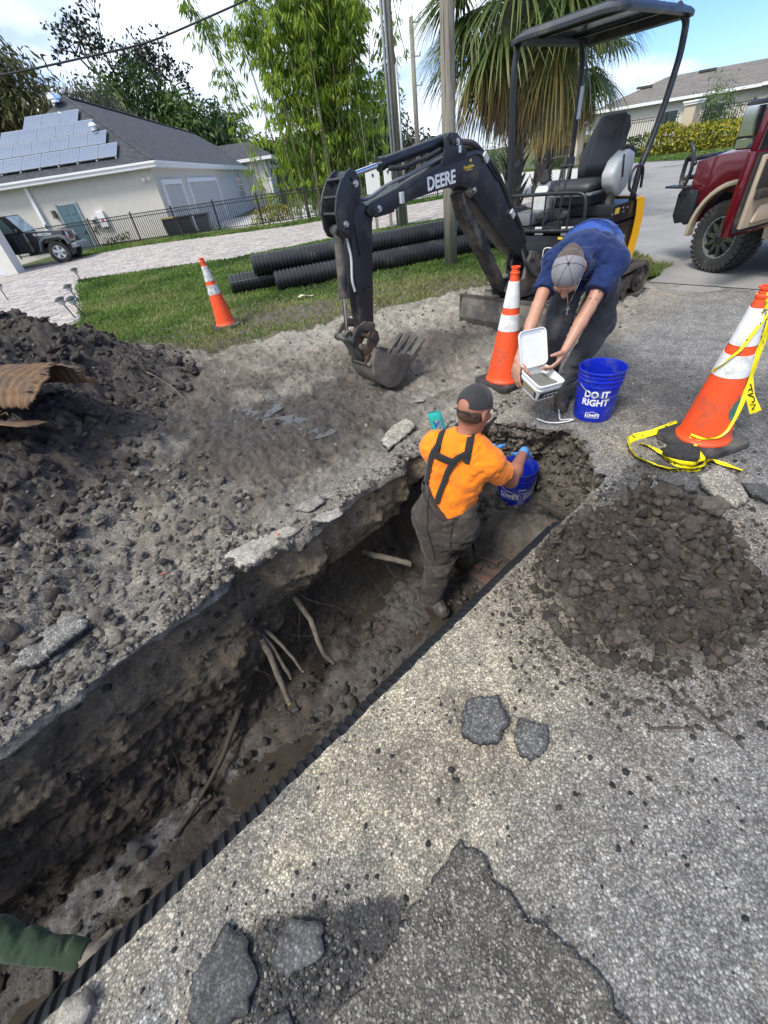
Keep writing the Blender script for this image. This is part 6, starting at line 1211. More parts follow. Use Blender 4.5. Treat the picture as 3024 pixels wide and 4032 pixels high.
    C = SDF((1.25, 2.5, .65), (1.8, 3.1, 1.2), .005); c0 = P(0, -.012, .035); C.ell(c0, (.094, .116, .112), M, .0); X, Y, Z = C.coords(); Qp = np.stack([X-c0[0], Y-c0[1], Z-c0[2]], -1)@M
    C.F = np.maximum(C.F, (-(Qp[..., 2])+(-.008)+.12*np.clip(Qp[..., 1], -.2, .2)*1.0).astype(np.float32)); ar = np.sqrt((Qp[..., 0]/.045)**2+((Qp[..., 2]-.004)/.036)**2)-1; C.F = np.where(Qp[..., 1] > .03, np.maximum(C.F, (-ar*.03)), C.F).astype(np.float32)
    cap = C.mesh('cap', CAPG, t, W0); me = cap.data; fm = np.array([list(p.center) for p in me.polygons])+np.array(W0); q = (fm-c0)@M; me.materials.append(CAPT); me.polygons.foreach_set('material_index', ((q[:, 1] < -.045)).astype(np.int32))
    mb = MB(); mb.lathe([(.0005, .006), (.006, .005), (.008, 0), (.006, -.004)], 12); mb.v[-1] = mb.v[-1]+(P(0, -.012, .142))-np.array(W0); mb.build('cap_button', CAPT, cap, smooth=True)
    for an in np.linspace(0, pi, 4)[:-1]:
        pts = [c0+.0955*sin(b)*cos(an)*M[:, 0]+.1175*sin(b)*sin(an)*M[:, 1]+.1135*cos(b)*M[:, 2] for b in np.linspace(-1.45, 1.45, 20)]; pts = [p for p in pts if True]; MB().tube(np.array(pts)-np.array(W0), .0013, 4).build('cap_seam', CAPT, cap, smooth=True)
    mb = MB(); n = 12; V = []
    for j, rr_ in enumerate((0, .03, .06, .075)):
        V.append([P((.070-.02*(rr_/.075)**2)*x, -.092-rr_*cos(x*.9), -.012-.012*x*x-.35*rr_) for x in np.linspace(-1, 1, n)])
    V = np.array(V); V2 = V+.004*M[:, 2]; mb.grid(np.concatenate([V, V2[::-1]], 0)-np.array(W0)); mb.build('cap_brim', CAPT, cap, smooth=True)
    Hs = SDF((1.25, 2.5, .6), (1.8, 3.1, 1.15), .005); Hs.ell(P(0, -.014, .028), (.079, .0985, .090), M, 0); Hs.ell(P(0, .03, -.072), (.052, .058, .040), M, .01); Hs.ell(P(0, .080, -.052), (.034, .020, .010), M, .008)
    X, Y, Z = Hs.coords(); q = np.stack([X, Y, Z], -1)-P(0, 0, 0); q = q@M; D = np.where(q[..., 2] > -.02, q[..., 1]-.045-.9*np.clip(q[..., 2]-.052, 0, 1), -1); Hs.F = np.maximum(Hs.F, D).astype(np.float32); Hs.F = np.maximum(Hs.F, np.where((q[..., 2] < -.005) & (q[..., 2] > -.04), q[..., 1]-.02, -1)).astype(np.float32); Hs.folds(.003, 70, 1); Hs.mesh('hair', HAIR, t, W0)
    face_bits(P, t, W0)
    c1 = neck+fwd*.05+A3(0, 0, -.05); cz = c1+A3(-.015, -.015, -.17); mb = MB()
    for sx in (-1, 1): mb.tube(np.array([neck+lat*.05*sx+A3(0, 0, -.02), c1+lat*.035*sx+fwd*.01+A3(0, 0, -.04), cz])-np.array(W0), .0022, 5)
    ch = mb.build('neck_chain', CHR, t, smooth=True); mb = MB(); mb.box(cz+A3(0, 0, -.025)-np.array(W0), (.006, .004, .055)); mb.box(cz+A3(0, 0, -.015)-np.array(W0), (.03, .0045, .006)); mb.build('cross_pendant', CHR, ch)
    me = body.data; n = len(me.vertices); v = np.empty(n*3); me.vertices.foreach_get('co', v); v = v.reshape(-1, 3)+np.array(W0); nn = np.empty(n*3); me.vertices.foreach_get('normal', nn); nn = nn.reshape(-1, 3)
    d0 = LE-Lsh; u = unit(d0); L1 = np.linalg.norm(d0); tt = (v-Lsh)@u; rad = np.linalg.norm((v-Lsh)-tt[:, None]*u, axis=1); fN = np.abs(fbm(v[:, 0]*26, v[:, 1]*26, v[:, 2]*26, 2)); okv = (tt > .195) & (tt < L1+.0) & (rad < .07) & (fN < .085)
    F = [tuple(p.vertices) for p in me.polygons if all(okv[i] for i in p.vertices)]
    if F:
        us = sorted({i for f in F for i in f}); mp_ = {i: j for j, i in enumerate(us)}; MB().add(v[us]+nn[us]*.0009-np.array(W0), [tuple(mp_[i] for i in f) for f in F]).build('tattoo', INK, t, smooth=True)
    mb = MB(); p = hip+fwd*.02+lat*.0
    return t
RWR = A3(1.075, 2.705, .475); LWR = A3(1.375, 2.665, .50)
man_blue()
def man_orange():
    W0 = (.30, 2.0, -1.1); t = thing('person', 'worker in orange tee and brown waders standing in the trench, back turned', 'person', W0)
    hc = A3(.585, 2.03, .505); neck = A3(.54, 2.03, .365); chest = A3(.49, 2.03, .14); waist = A3(.43, 2.03, -.12); hip = A3(.40, 2.02, -.27)
    right = unit(A3(.72, -.69, 0)); fw = unit(A3(.69, .72, 0))       # he faces up the trench, to the bucket; right = towards the camera's right
    Rsh = A3(.655, 1.95, .20); Lsh = A3(.37, 2.16, .24)
    RE = A3(.83, 2.02, -.02); RW = A3(1.02, 2.30, -.01); LE = A3(.58, 2.42, .0); LW = A3(.86, 2.50, -.07)
    S = SDF((.1, 1.6, -.35), (1.35, 2.85, .72), .0062)
    S.cone(waist, chest, .08, .08, .05); S.cone(chest, neck, .07, .058, .03); S.cone(neck-A3(.0, 0, .02), hc, .060, .055, .02)
    for sh, el, wr in ((Rsh, RE, RW), (Lsh, LE, LW)): S.cone(chest+A3(0, 0, .05), sh, .08, .065, .03); S.cone(sh, el, .058, .046, .02); S.cone(el, el+(wr-el)*.35, .050, .048, .02); S.cone(el+(wr-el)*.3, wr, .048, .029, .02)
    hf = unit(A3(.80, .52, -.34)); hu = unit(A3(.20, .12, 1)); P, M = head(S, hc, hf, hu, 1.10)
    body = S.mesh('body', SK2, t, W0)
    for wr, el, sg, nm in ((RW, RE, 1, 'glove'), (LW, LE, -1, 'glove')):
        G = SDF(wr-A3(.16, .16, .24), wr+A3(.2, .22, .12), .004); d = unit(wr-el); G.cone(wr-d*.035, wr+d*.01, .032, .032, .006); hand(G, wr, unit(d*.5+A3(.15, .1, -1)), unit(A3(.2, .5, -.2)), -right*sg, curl=.35, size=1.08)
        G.mesh(nm, GLOVE, t, W0)
    S2 = SDF((.05, 1.6, -.35), (1.2, 2.6, .50), .008)
    S2.cone(hip+A3(.02, 0, .08), chest, .138, .142, .05, (fw, .80)); S2.cone(chest, chest+A3(.05, 0, .12), .142, .105, .06, (fw, .80)); S2.cone(chest+A3(.03, 0, .1), neck-A3(0, 0, .01), .10, .072, .04)
    for sg in (1, -1): S2.cone(hip+right*sg*.06+A3(.03, 0, .1), chest+right*sg*.075+A3(0, 0, .05), .112, .115, .05, (fw, .85))
    for sh, el in ((Rsh, RE), (Lsh, LE)): S2.cone(chest+A3(.02, 0, .10)+(sh-chest)*.4, sh, .10, .088, .05); S2.cone(sh, sh+(el-sh)*.70, .086, .080, .02)
    S2.folds(.017, 8, 11, A3(.4, 0, 1), .5); S2.folds(.009, 22, 5)
    for sh, el in ((Rsh, RE), (Lsh, LE)):
        u = unit(el-sh); p = sh+u*.165; X, Y, Z = S2.coords(); D = (X-p[0])*u[0]+(Y-p[1])*u[1]+(Z-p[2])*u[2]; q = np.sqrt((X-p[0])**2+(Y-p[1])**2+(Z-p[2])**2); S2.F = np.where(q < .16, np.maximum(S2.F, D), S2.F).astype(np.float32)
    S2.ell(neck+A3(.01, 0, .055), (.070, .070, .062), None, .01, sub=True); tee = S2.mesh('t_shirt', ORT, t, W0)
    S3 = SDF((-.15, 1.6, -1.2), (1.0, 2.65, .20), .009)
    A1 = A3(.265, 1.96, -.98); K1 = A3(.35, 1.97, -.64); A2 = A3(.60, 2.24, -.91); K2 = A3(.51, 2.13, -.62)
    S3.cone(hip+right*.07, hip-right*.07, .165, .165, .05, (fw, .9)); S3.cone(hip, waist+A3(.03, 0, .05), .168, .168, .06, (fw, .92)); S3.cone(waist+A3(0, 0, .0), chest-A3(.0, 0, .0), .168, .160, .05, (fw, .9))
    S3.cone(hip+right*.085+A3(0, 0, -.03), K2, .130, .098, .05); S3.cone(K2, A2, .097, .075, .03); S3.cone(hip-right*.085+A3(0, 0, -.03), K1, .135, .100, .05); S3.cone(K1, A1, .099, .082, .03); S3.cone(A1, A1+A3(0, 0, -.06), .082, .075, .03)
    S3.folds(.022, 6, 31, A3(0, 0, 1), 2.0); S3.folds(.008, 19, 38, A3(0, 0, 1), 1.7)
    X, Y, Z = S3.coords(); r_l = (X-waist[0])*right[0]+(Y-waist[1])*right[1]; bk = -((X-waist[0])*fw[0]+(Y-waist[1])*fw[1])
    topz = np.where(bk > -.04, np.interp(r_l, [-.2, -.12, .07, .2], [.085, .055, -.155, -.06]), .06); S3.F = np.maximum(S3.F, (Z-topz)).astype(np.float32); wd = S3.mesh('waders', WAD, t, W0)
    me = wd.data; n = len(me.vertices); wv = np.empty(n*3); me.vertices.foreach_get('co', wv); wv = wv.reshape(-1, 3)+np.array(W0)
    for a, f2 in ((A1, unit(A3(.10, -.2, 0))), (A2, unit(A3(.8, .2, 0)))):
        B = SDF((a[0]-.3, a[1]-.3, -1.2), (a[0]+.35, a[1]+.3, -.80), .009); g = a+A3(0, 0, -.05); B.cone(a+A3(0, 0, .10), a+A3(0, 0, -.05), .076, .066, .03); B.cone(g-f2*.04, g+f2*.13, .062, .050, .03); B.cone(g+A3(0, 0, -.02), g+f2*.15+A3(0, 0, -.01), .06, .045, .03); B.folds(.010, 16, 3, A3(0, 0, 1), 2.4); B.mesh('rubber_boot', simple('muddy_rubber_boot', (.05, .045, .04), .5, 0, .2, 12, dirt=(.07, .06, .05), dirtamt=.5, bump=.2), t, W0)
    me = tee.data; n = len(me.vertices); v = np.empty(n*3); me.vertices.foreach_get('co', v); v = v.reshape(-1, 3)+np.array(W0)
    allv = v; back = -fw
    def onback(x, z, off=.006):
        """point on the back of the shirt at lateral x (right +), height z"""
        q = chest+right*x; d = np.hypot((allv-q)@right, allv[:, 2]-z); c = allv[d < .022]
        if not len(c): c = allv[np.argsort(d)[:5]]
        b = (c@back).max(); p = q+back*(b-q@back); p[2] = z; return p+back*off
    def strap(pts, w=.038, off=.006, name='strap', mat=STRAP, par=t):
        Q = []
        for i in range(len(pts)-1):
            for f in np.linspace(0, 1, 9)[:-1]: a, b = np.array(pts[i]), np.array(pts[i+1]); p = a+(b-a)*f; Q.append(p)
        Q.append(np.array(pts[-1], float)); Q = np.array(Q)
        W_ = []; C_ = []
        dd = np.gradient(Q, axis=0)
        for p, d in zip(Q, dd):
            nrm = unit(np.array([-d[1], d[0]])) if np.hypot(*d) > 1e-6 else np.array([1., 0]); a, b = p-nrm*w/2, p+nrm*w/2; C_.append([onback(*a, off), onback(*p, off+.002), onback(*b, off)])
        C_ = np.array(C_)
        for _ in range(4): C_[1:-1] = (C_[:-2]+2*C_[1:-1]+C_[2:])/4
        V2 = C_+back*.003; mb = MB(); V = np.concatenate([V2, C_[:, ::-1]], 1); V = np.concatenate([V, V[:, :1]], 1); mb.grid(V-np.array(W0)); return mb.build(name, mat, par, smooth=True, fixn=True)
    strap([(-.165, .04), (-.145, .14), (-.115, .25), (-.075, .33)]); strap([(-.055, -.05), (-.03, .07), (.005, .19), (.045, .27), (.115, .325)]); strap([(-.12, .275), (-.04, .265), (.045, .25)], .046)
    def ontop(x, f):
        q = chest+right*x+fw*f; d = np.hypot((allv-q)@right, (allv-q)@fw); c = allv[d < .02]; c = c if len(c) else allv[np.argsort(d)[:4]]; q[2] = c[:, 2].max()+.006; return q
    for x, z in ((-.078, .31), (.11, .31)):
        C_ = np.array([[P_ for P_ in (onback(x-.02, zz), onback(x, zz, .008), onback(x+.02, zz))] for zz in (z-.05, z)]+[[ontop(x+o_-.01*k_, f) for o_ in (-.02, 0, .02)] for k_, f in enumerate((-.06, -.03, .0, .03, .06))])
        for _ in range(2): C_[1:-1] = (C_[:-2]+2*C_[1:-1]+C_[2:])/4
        V = np.concatenate([C_+A3(0, 0, .003)+back*.002, C_[:, ::-1]], 1); V = np.concatenate([V, V[:, :1]], 1); mb = MB(); mb.grid(V-np.array(W0)); mb.build('strap', STRAP, t, smooth=True, fixn=True)
    for p, q in (((-.178, .02), (-.182, -.03)), ((-.068, -.07), (-.075, -.12))):
        o = strap([p, q], .05, .012, 'strap_patch', WAD)
    def onwad(x, z):
        q = waist+right*x; d = np.hypot((wv-q)@right, wv[:, 2]-z); c = wv[d < .025]; c = c if len(c) else wv[np.argsort(d)[:5]]; b = (c@back).max(); p = q+back*(b-q@back); p[2] = z; return p+back*.001
    for ln in ([(-.06, .02), (-.05, -.15), (-.03, -.35), (.0, -.5)], [(.12, -.12), (.12, -.35), (.10, -.55), (.06, -.75)], [(-.16, .02), (-.05, -.055), (.05, -.13), (.14, -.10)]):
        Q = np.array([onwad(*(np.array(ln[i])+(np.array(ln[i+1])-np.array(ln[i]))*f)) for i in range(len(ln)-1) for f in np.linspace(0, 1, 9)])
        for _ in range(4): Q[1:-1] = (Q[:-2]+2*Q[1:-1]+Q[2:])/4
        MB().tube(Q-np.array(W0), .003, 5).build('seam', STRAP, wd, smooth=True)
    C = SDF((.35, 1.75, .35), (1.0, 2.35, .80), .005); c0 = P(0, -.012, .035); C.ell(c0, (.091, .112, .110), M, 0.); X, Y, Z = C.coords(); q = np.stack([X-c0[0], Y-c0[1], Z-c0[2]], -1)@M
    C.F = np.maximum(C.F, (-(q[..., 2])-.002-.10*np.clip(-q[..., 1], -.2, .2))).astype(np.float32); ar = np.sqrt((q[..., 0]/.04)**2+((q[..., 2]+.002)/.034)**2)-1; C.F = np.where(q[..., 1] < -.03, np.maximum(C.F, -ar*.03), C.F).astype(np.float32); cap = C.mesh('cap', CAPB, t, W0)
    me = cap.data; fm = np.array([list(p.center) for p in me.polygons])+np.array(W0); q2 = (fm-c0)@M; me.materials.append(CAPV); me.polygons.foreach_set('material_index', ((q2[:, 1] > .055)).astype(np.int32))
    mb = MB(); n = 14; V = []
    for j, rr_ in enumerate((-.01, .03, .06, .078)): V.append([P((.074-.014*max(rr_, 0)/.078)*x, .088+rr_*cos(x*.95), .026-.016*x*x-.30*rr_) for x in np.linspace(-1, 1, n)])
    V = np.array(V); mb.grid(np.concatenate([V, (V+.004*M[:, 2])[::-1]], 0)-np.array(W0)); mb.build('cap_brim', CAPV, cap, smooth=True)
    mb = MB(); pts = [P(.050*x, -.098-.006*(1-x*x), .004) for x in np.linspace(-1, 1, 8)]; mb.tube(np.array(pts)-np.array(W0), .007, 6, sq=.4); mb.build('cap_strap', STRAP, cap, smooth=True)
    for an in np.linspace(0, pi, 4)[:-1]:
        pts = [c0+.0925*sin(b)*cos(an)*M[:, 0]+.1135*sin(b)*sin(an)*M[:, 1]+.1115*cos(b)*M[:, 2] for b in np.linspace(-1.4, 1.4, 18)]; MB().tube(np.array(pts)-np.array(W0), .0013, 4).build('cap_seam', CAPT, cap, smooth=True)
    Hs = SDF((.35, 1.75, .30), (1.0, 2.35, .75), .005); Hs.ell(P(0, -.016, .012), (.080, .098, .095), M, 0); q = np.stack(Hs.coords(), -1)-P(0, 0, 0); q = q@M; Hs.F = np.maximum(Hs.F, (q[..., 1]-.0-.35*np.clip(q[..., 2], 0, .1))).astype(np.float32); Hs.F = np.maximum(Hs.F, -q[..., 2]-.055).astype(np.float32); Hs.ell(P(0, .035, -.072), (.050, .052, .034), M, .01); Hs.folds(.003, 70, 1); Hs.mesh('hair', simple('brown_hair', (.075, .04, .025), .6, 0, .3, 60, bump=.5, bs=300), t, W0)
    face_bits(P, t, W0); return t
man_orange()
def man_green():
    GR = cloth_mat('green_sleeve_cloth', (.028, .052, .026), .3, .9, (.10, .095, .07), .3)
    W0 = (-2.55, .35, -1.1); t = thing('person', 'person in dark green sleeve reaching into the trench at the left edge', 'person', W0)
    wr = A3(-1.345, .20, -.50); el = A3(-1.66, .27, -.37); sh = A3(-2.10, .33, -.26); ch = A3(-2.32, .34, -.22); hp = A3(-2.62, .38, -.62); hd = A3(-2.34, .36, .06)
    S = SDF((-2.9, -.1, -.8), (-1.05, .8, .35), .008); S.cone(hp, ch, .11, .12, .05); S.cone(ch, hd, .06, .06, .03); S.cone(ch, sh, .07, .04, .03); S.cone(sh, el, .028, .024, .02); S.cone(el, wr, .022, .024, .02); P, M = head(S, hd, A3(.7, -.1, -.7), A3(.6, 0, .6), 1.05); S.mesh('body', SK1, t, W0)
    G = SDF((-1.5, .0, -.75), (-1.05, .4, -.38), .0045); hand(G, wr, A3(.8, -.1, -.35), A3(.1, .0, -1), A3(0, 1, .2), curl=.45, size=1.1); G.cone(wr-A3(.03, 0, -.01), wr+A3(.02, 0, -.01), .036, .034, .01); G.mesh('glove', GLOVEW, t, W0)
    S2 = SDF((-2.95, -.1, -.95), (-1.3, .85, .1), .008); S2.cone(hp, ch, .16, .165, .06); S2.cone(ch, sh, .11, .07, .05); S2.cone(sh, el, .062, .054, .03); S2.cone(el, wr-A3(.02, 0, 0), .054, .042, .03); S2.folds(.009, 14, 4, A3(1, 0, -.2), 2.); u = unit(wr-el); X, Y, Z = S2.coords(); p = wr-u*.015; S2.F = np.maximum(S2.F, ((X-p[0])*u[0]+(Y-p[1])*u[1]+(Z-p[2])*u[2])).astype(np.float32); S2.mesh('shirt', GR, t, W0)
    S3 = SDF((-3.0, -.1, -1.2), (-1.9, 1.0, -.35), .012); S3.cone(hp+A3(0, .09, 0), A3(-2.3, .55, -.75), .12, .09, .04); S3.cone(A3(-2.3, .55, -.75), A3(-2.6, .58, -1.05), .09, .07, .04); S3.cone(hp-A3(0, .09, 0), A3(-2.3, .25, -.80), .12, .09, .04); S3.cone(A3(-2.3, .25, -.80), A3(-2.65, .22, -1.05), .09, .07, .04); S3.cone(hp+A3(0, .08, 0), hp-A3(0, .08, 0), .15, .15, .04); S3.folds(.02, 8, 4); S3.mesh('trousers', TROU, t, W0)
    C = SDF(hd-.2, hd+.2, .006); C.ell(P(0, -.012, .035), (.088, .108, .106), M, 0.); X, Y, Z = C.coords(); q = (np.stack([X, Y, Z], -1)-P(0, 0, .03))@M; C.F = np.maximum(C.F, -q[..., 2]).astype(np.float32); C.mesh('cap', CAPB, t, W0)
man_green()
STUC = simple('stucco', (.60, .56, .50), .95, 0, .05, 3, bump=.2, bs=25); STUCT = simple('white_trim', (.80, .79, .77), .6, 0, .03)
SHG = None
def shingle(name, c1, c2):
    nb = NB(name); P = nb.pos(); b = nb.n('ShaderNodeTexBrick'); nb.l(P, b.inputs[0]); m = nb.n('ShaderNodeVectorMath', op='MULTIPLY'); m.inputs[1].default_value = (1, 1, 1); nb.l(P, m.inputs[0])
    cb = nb.n('ShaderNodeSeparateXYZ'); nb.l(P, cb.inputs[0]); c = nb.n('ShaderNodeCombineXYZ'); nb.l(nb.m_('ADD', cb.outputs[0], cb.outputs[1]), c.inputs[0]); nb.l(cb.outputs[2], c.inputs[1]); nb.l(c.outputs[0], b.inputs[0])
    b.inputs['Scale'].default_value = 1; b.inputs['Brick Width'].default_value = .33; b.inputs['Row Height'].default_value = .09; b.inputs['Mortar Size'].default_value = .008; b.inputs['Color1'].default_value = (*c1, 1); b.inputs['Color2'].default_value = (*c2, 1); b.inputs['Mortar'].default_value = (*[q*.45 for q in c1], 1)
    cc = nb.mix(1., b.outputs[0], nb.rng(nb.noise(P, 3, 7, .7), .3, .7, .75, 1.25), 'MULTIPLY'); return nb.fin(cc, .95, 0, nb.bump(nb.noise(P, 20, 3), .01, .4))
def quadbox(mb, P, th):
    """thick plate from a planar polygon"""
    P = np.array(P, float); n = np.cross(P[1]-P[0], P[2]-P[0]); n /= np.linalg.norm(n); n = n*np.sign(n[2] or 1); m = len(P); mb.add(np.concatenate([P, P-n*th]), [tuple(range(m)), tuple(range(m, 2*m))[::-1]]+[(i, (i+1) % m, m+(i+1) % m, m+i)[::-1] for i in range(m)]); return mb
SHD = shingle('dark_shingles', (.045, .050, .057), (.070, .075, .083)); SHB = shingle('tan_shingles', (.15, .135, .12), (.20, .18, .16))
GD = simple('garage_door_beige', (.50, .47, .43), .6, 0, .03); BLD = simple('blue_grey_door', (.10, .17, .20), .5, 0, .04); WINM = simple('window_glass', (.035, .055, .06), .08, 0, .3, 2, **{'Specular IOR Level': .8})
def house1():
    x0, y0, z0, ze = -9.17, 28.3, -.40, 3.02; H = thing('stucco_house', 'grey stucco house with dark roof and solar panels behind the picket fence', 'house', (x0, y0, z0)); w0 = (x0, y0, z0); h = ze-z0
    LX, LY = 9.0, 36.
    mb = MB(); mb.box((-LX/2, LY/2, h/2), (LX, LY, h)); mb.build('wall', STUC, H)
    o = .42; r = .663
    def RP(pts): return [(a, b, c-z0) for a, b, c in pts]
    ex, ey, d = o, -o, 4.37; e = ze+.10; top = 6.0+.0
    A, B, C_, D = (o, -o, e), (-LX-o, -o, e), (o, LY+o, e), (-LX-o, LY+o, e); R1, R2 = (-LX/2, LX/2, e+(LX/2+o)*r), (-LX/2, LY-LX/2, e+(LX/2+o)*r)
    rf = MB(); [quadbox(rf, [(a, b, c-z0) for a, b, c in P], .06) for P in ([B, A, R1], [A, C_, R2, R1], [C_, D, R2], [D, B, R1, R2])]; rf = rf.build('roof', SHD, H)
    mb = MB(); mb.box((-LX/2, -o-.02, e-z0-.13), (LX+2*o+.08, .05, .22)); mb.box((o+.02, LY/2, e-z0-.13), (.05, LY+2*o, .22)); mb.build('fascia', STUCT, H)
    mb = MB(); mb.box((-LX/2, -o-.06, e-z0-.05), (LX+2*o+.1, .07, .09)); mb.box((o+.06, LY/2, e-z0-.05), (.07, LY+2*o, .09)); mb.build('gutter', STUCT, H)
    mb = MB(); mb.box((-LX/2, LY/2, e-z0-.25), (LX+2*o, LY+2*o, .03)); mb.build('soffit', STUCT, H)
    mb = MB(); mb.tube([(A[0], A[1], A[2]-z0+.03), (R1[0], R1[1], R1[2]-z0+.04), (R2[0], R2[1], R2[2]-z0+.04)], .09, 6, sq=.4); mb.build('ridge_cap', SHD, rf)
    mb = MB(); mb.lathe([(.22, 0), (.22, .1), (.34, .12), (.34, .26), (.1, .38)], 16, Matrix.Translation((-LX/2-.3, LX/2-.6, R1[2]-z0-.25))); mb.build('roof_vent', CHR, rf)
    mb = MB(); mb.lathe([(.13, 0), (.13, .15), (.2, .17), (.12, .3)], 12, Matrix.Translation((-2.6, 1.75, 1.75+e-z0-.15-.05))); mb.build('roof_vent', STUCT, rf)
    def rz_(y): return e-z0+(y+o)*r+.02
    PV = simple('solar_cells', (.12, .15, .22), .18, 0, .12, .6, **{'Specular IOR Level': .9, 'Coat Weight': .6, 'Coat Roughness': .05}); PF = simple('panel_frame', (.5, .52, .55), .3, .6); wpan, hp_ = .97, 1.0; nrm = Vector((0, -r, 1)).normalized(); yv = Vector((0, 1, r)).normalized()
    pb = MB().box((0, 0, 0), (wpan-.03, hp_-.03, .04)).build('solar_panel', PF, H); pm = pb.data; bpy.data.objects.remove(pb)
    cb = MB()
    for i in range(6):
        for j in range(6): cb.box((-.47+.0725+i*.155, -.46+.0785+j*.153, .023), (.148, .146, .004))
    cb = cb.build('cells', PV, H); cm = cb.data; bpy.data.objects.remove(cb)
    for row, (yb, xr, nn) in enumerate(((-.08, -1.35, 7), (.78, -1.95, 6), (1.62, -2.72, 5), (2.42, -3.52, 3))):
        for i in range(nn):
            xc = xr-wpan/2-i*wpan
            if xc-wpan/2 < -8.2: break
            p = inst('solar_panel', pm, H, (xc, yb+.42, rz_(yb+.42)+.12), (math.atan(r), 0, 0)); p.matrix_parent_inverse.identity(); inst('cells', cm, p)
        for q in range(nn): inst('panel_foot', RFOOT(), H, (xr-.1-q*wpan, yb+.1, rz_(yb+.1)+.04))
    def opening(a0, a1, zt, zb=0., w=.22, panel=GD, rows=4, nm='garage_door'):
        mb = MB(); mb.box((.02, (a0+a1)/2, (zb+zt)/2), (.06, a1-a0, zt-zb)); dr = mb.build(nm, panel, H)
        for i in range(rows):
            for j in range(max(1, int((a1-a0)/.9))):
                n = max(1, int((a1-a0)/.9)); pw = (a1-a0)/n; MB().box((.055, a0+pw*(j+.5), zb+(zt-zb)/rows*(i+.5)), (.012, pw-.10, (zt-zb)/rows-.06)).build('door_panel', panel, dr)
        for bx_ in (((.05, a0-w/2, (zb+zt+w)/2), (.10, w, zt-zb+w)), ((.05, a1+w/2, (zb+zt+w)/2), (.10, w, zt-zb+w)), ((.05, (a0+a1)/2, zt+w/2), (.10, a1-a0, w))): MB().box(*bx_).build('door_trim', STUCT, H)
    opening(.95, 4.3, 2.57); opening(6.0, 14.2, 2.60)
    def archwin(yc, w, zb, zt, nm='window'):
        r_ = w/2; out = [(-r_, 0), (r_, 0)]+[(r_*cos(a), zt-zb-r_*.5+r_*.5*sin(a)) for a in np.linspace(0, pi, 12)]; M = frame((.03, yc, zb), (0, 1, 0), (0, 0, 1)); 
        mb = MB(); mb.prism([(a*1.13, b*1.06-.04) for a, b in out], 0, .05, ax='xy', M=M); f = mb.build(nm, STUCT, H); MB().prism(out, .05, .06, ax='xy', M=M).build('pane', WINM, f)
        for q in (-.33, 0, .33): MB().box((.095, yc+q*w, zb+(zt-zb)*.45), (.02, .05, (zt-zb)*.88)).build('muntin', STUCT, f)
        for q in (.25, .5, .72): MB().box((.097, yc, zb+(zt-zb)*q), (.02, w, .05)).build('muntin', STUCT, f)
    archwin(24.2, 3.4, 1.25, 3.10)
    mb = MB(); mb.box((1.2, 30.4, 2.0), (2.4, 1.0, 4.0)); mb.box((1.2, 35.4, 2.0), (2.4, 1.0, 4.0)); mb.box((1.2, 33, 3.7), (2.4, 5.6, .8)); mb.build('porch_wall', STUC, H)
    M = frame((2.4, 33, 0), (0, 1, 0), (0, 0, 1)); P = [(-1.9, 2.2), (-2.15, 2.2)]+[(2.15*cos(a), 2.3+1.25*sin(a)) for a in np.linspace(pi, 0, 14)]+[(2.15, 2.2), (1.9, 2.2)]+[(1.9*cos(a), 2.3+1.0*sin(a)) for a in np.linspace(0, pi, 14)]
    MB().prism(P, .0, .08, ax='xy', M=M).build('porch_arch', STUCT, H)
    for yy in (30.4, 35.4): mb = MB(); mb.box((2.3, yy, 2.3), (.5, 1.15, .16)); mb.box((2.3, yy, 1.1), (.42, 1.05, 2.2)); mb.build('porch_pillar', STUCT, H)
    mb = MB(); e2 = 4.15; q = [(-3.4, 29.3), (3.1, 29.3), (3.1, 36.6), (-3.4, 36.6)]; mb.box((-.15, 33, e2-.12), (6.6, 7.4, .26)); mb.build('porch_fascia', STUCT, H)
    mb = MB(); [quadbox(mb, P, .05) for P in ([(*q[0], e2), (*q[1], e2), (.6, 33, e2+1.5), (-3, 33, e2+1.5)], [(*q[1], e2), (*q[2], e2), (.6, 33, e2+1.5)], [(*q[2], e2), (*q[3], e2), (-3, 33, e2+1.5), (.6, 33, e2+1.5)])]; mb.build('porch_roof', SHD, H)
    mb = MB(); mb.box((.9, 39.8, 1.75), (1.8, 6.8, 3.5)); mb.build('wing_wall', STUC, H); mb = MB(); quadbox(mb, [(2.2, 36.2, 3.5), (2.2, 43.6, 3.5), (-1, 43.6, 5.2), (-1, 36.2, 5.2)], .06); mb.build('wing_roof', SHD, H); MB().box((2.2, 39.9, 3.42), (.05, 7.4, .22)).build('fascia', STUCT, H)
    for c in (40.2,):
        r_ = 1.3; out = [(-r_, 0), (r_, 0)]+[(r_*cos(a), 1.35+.5*sin(a)) for a in np.linspace(0, pi, 12)]; M = frame((1.82, c, .9), (0, 1, 0), (0, 0, 1)); f = MB().prism([(a*1.12, b*1.06-.05) for a, b in out], 0, .05, ax='xy', M=M).build('window', STUCT, H); MB().prism(out, .05, .06, ax='xy', M=M).build('pane', WINM, f)
        for q in (-.4, .4): MB().box((1.895, c+q, 1.7), (.02, .06, 1.7)).build('muntin', STUCT, f)
        MB().box((1.897, c, 1.6), (.02, 2.6, .06)).build('muntin', STUCT, f)
    mb = MB(); mb.box((-4.95, -.02, 1.18), (.92, .06, 2.36)); dr = mb.build('side_door', BLD, H)
    for i in range(2):
        for j, (zz, hh) in enumerate(((2.08, .30), (1.45, .75), (.55, .75))): MB().box((-5.16+.42*i, -.055, zz), (.30, .02, hh)).build('door_panel', BLD, dr)
    MB().box((-4.62, -.09, 1.15), (.06, .06, .10)).build('door_knob', CHR, dr)
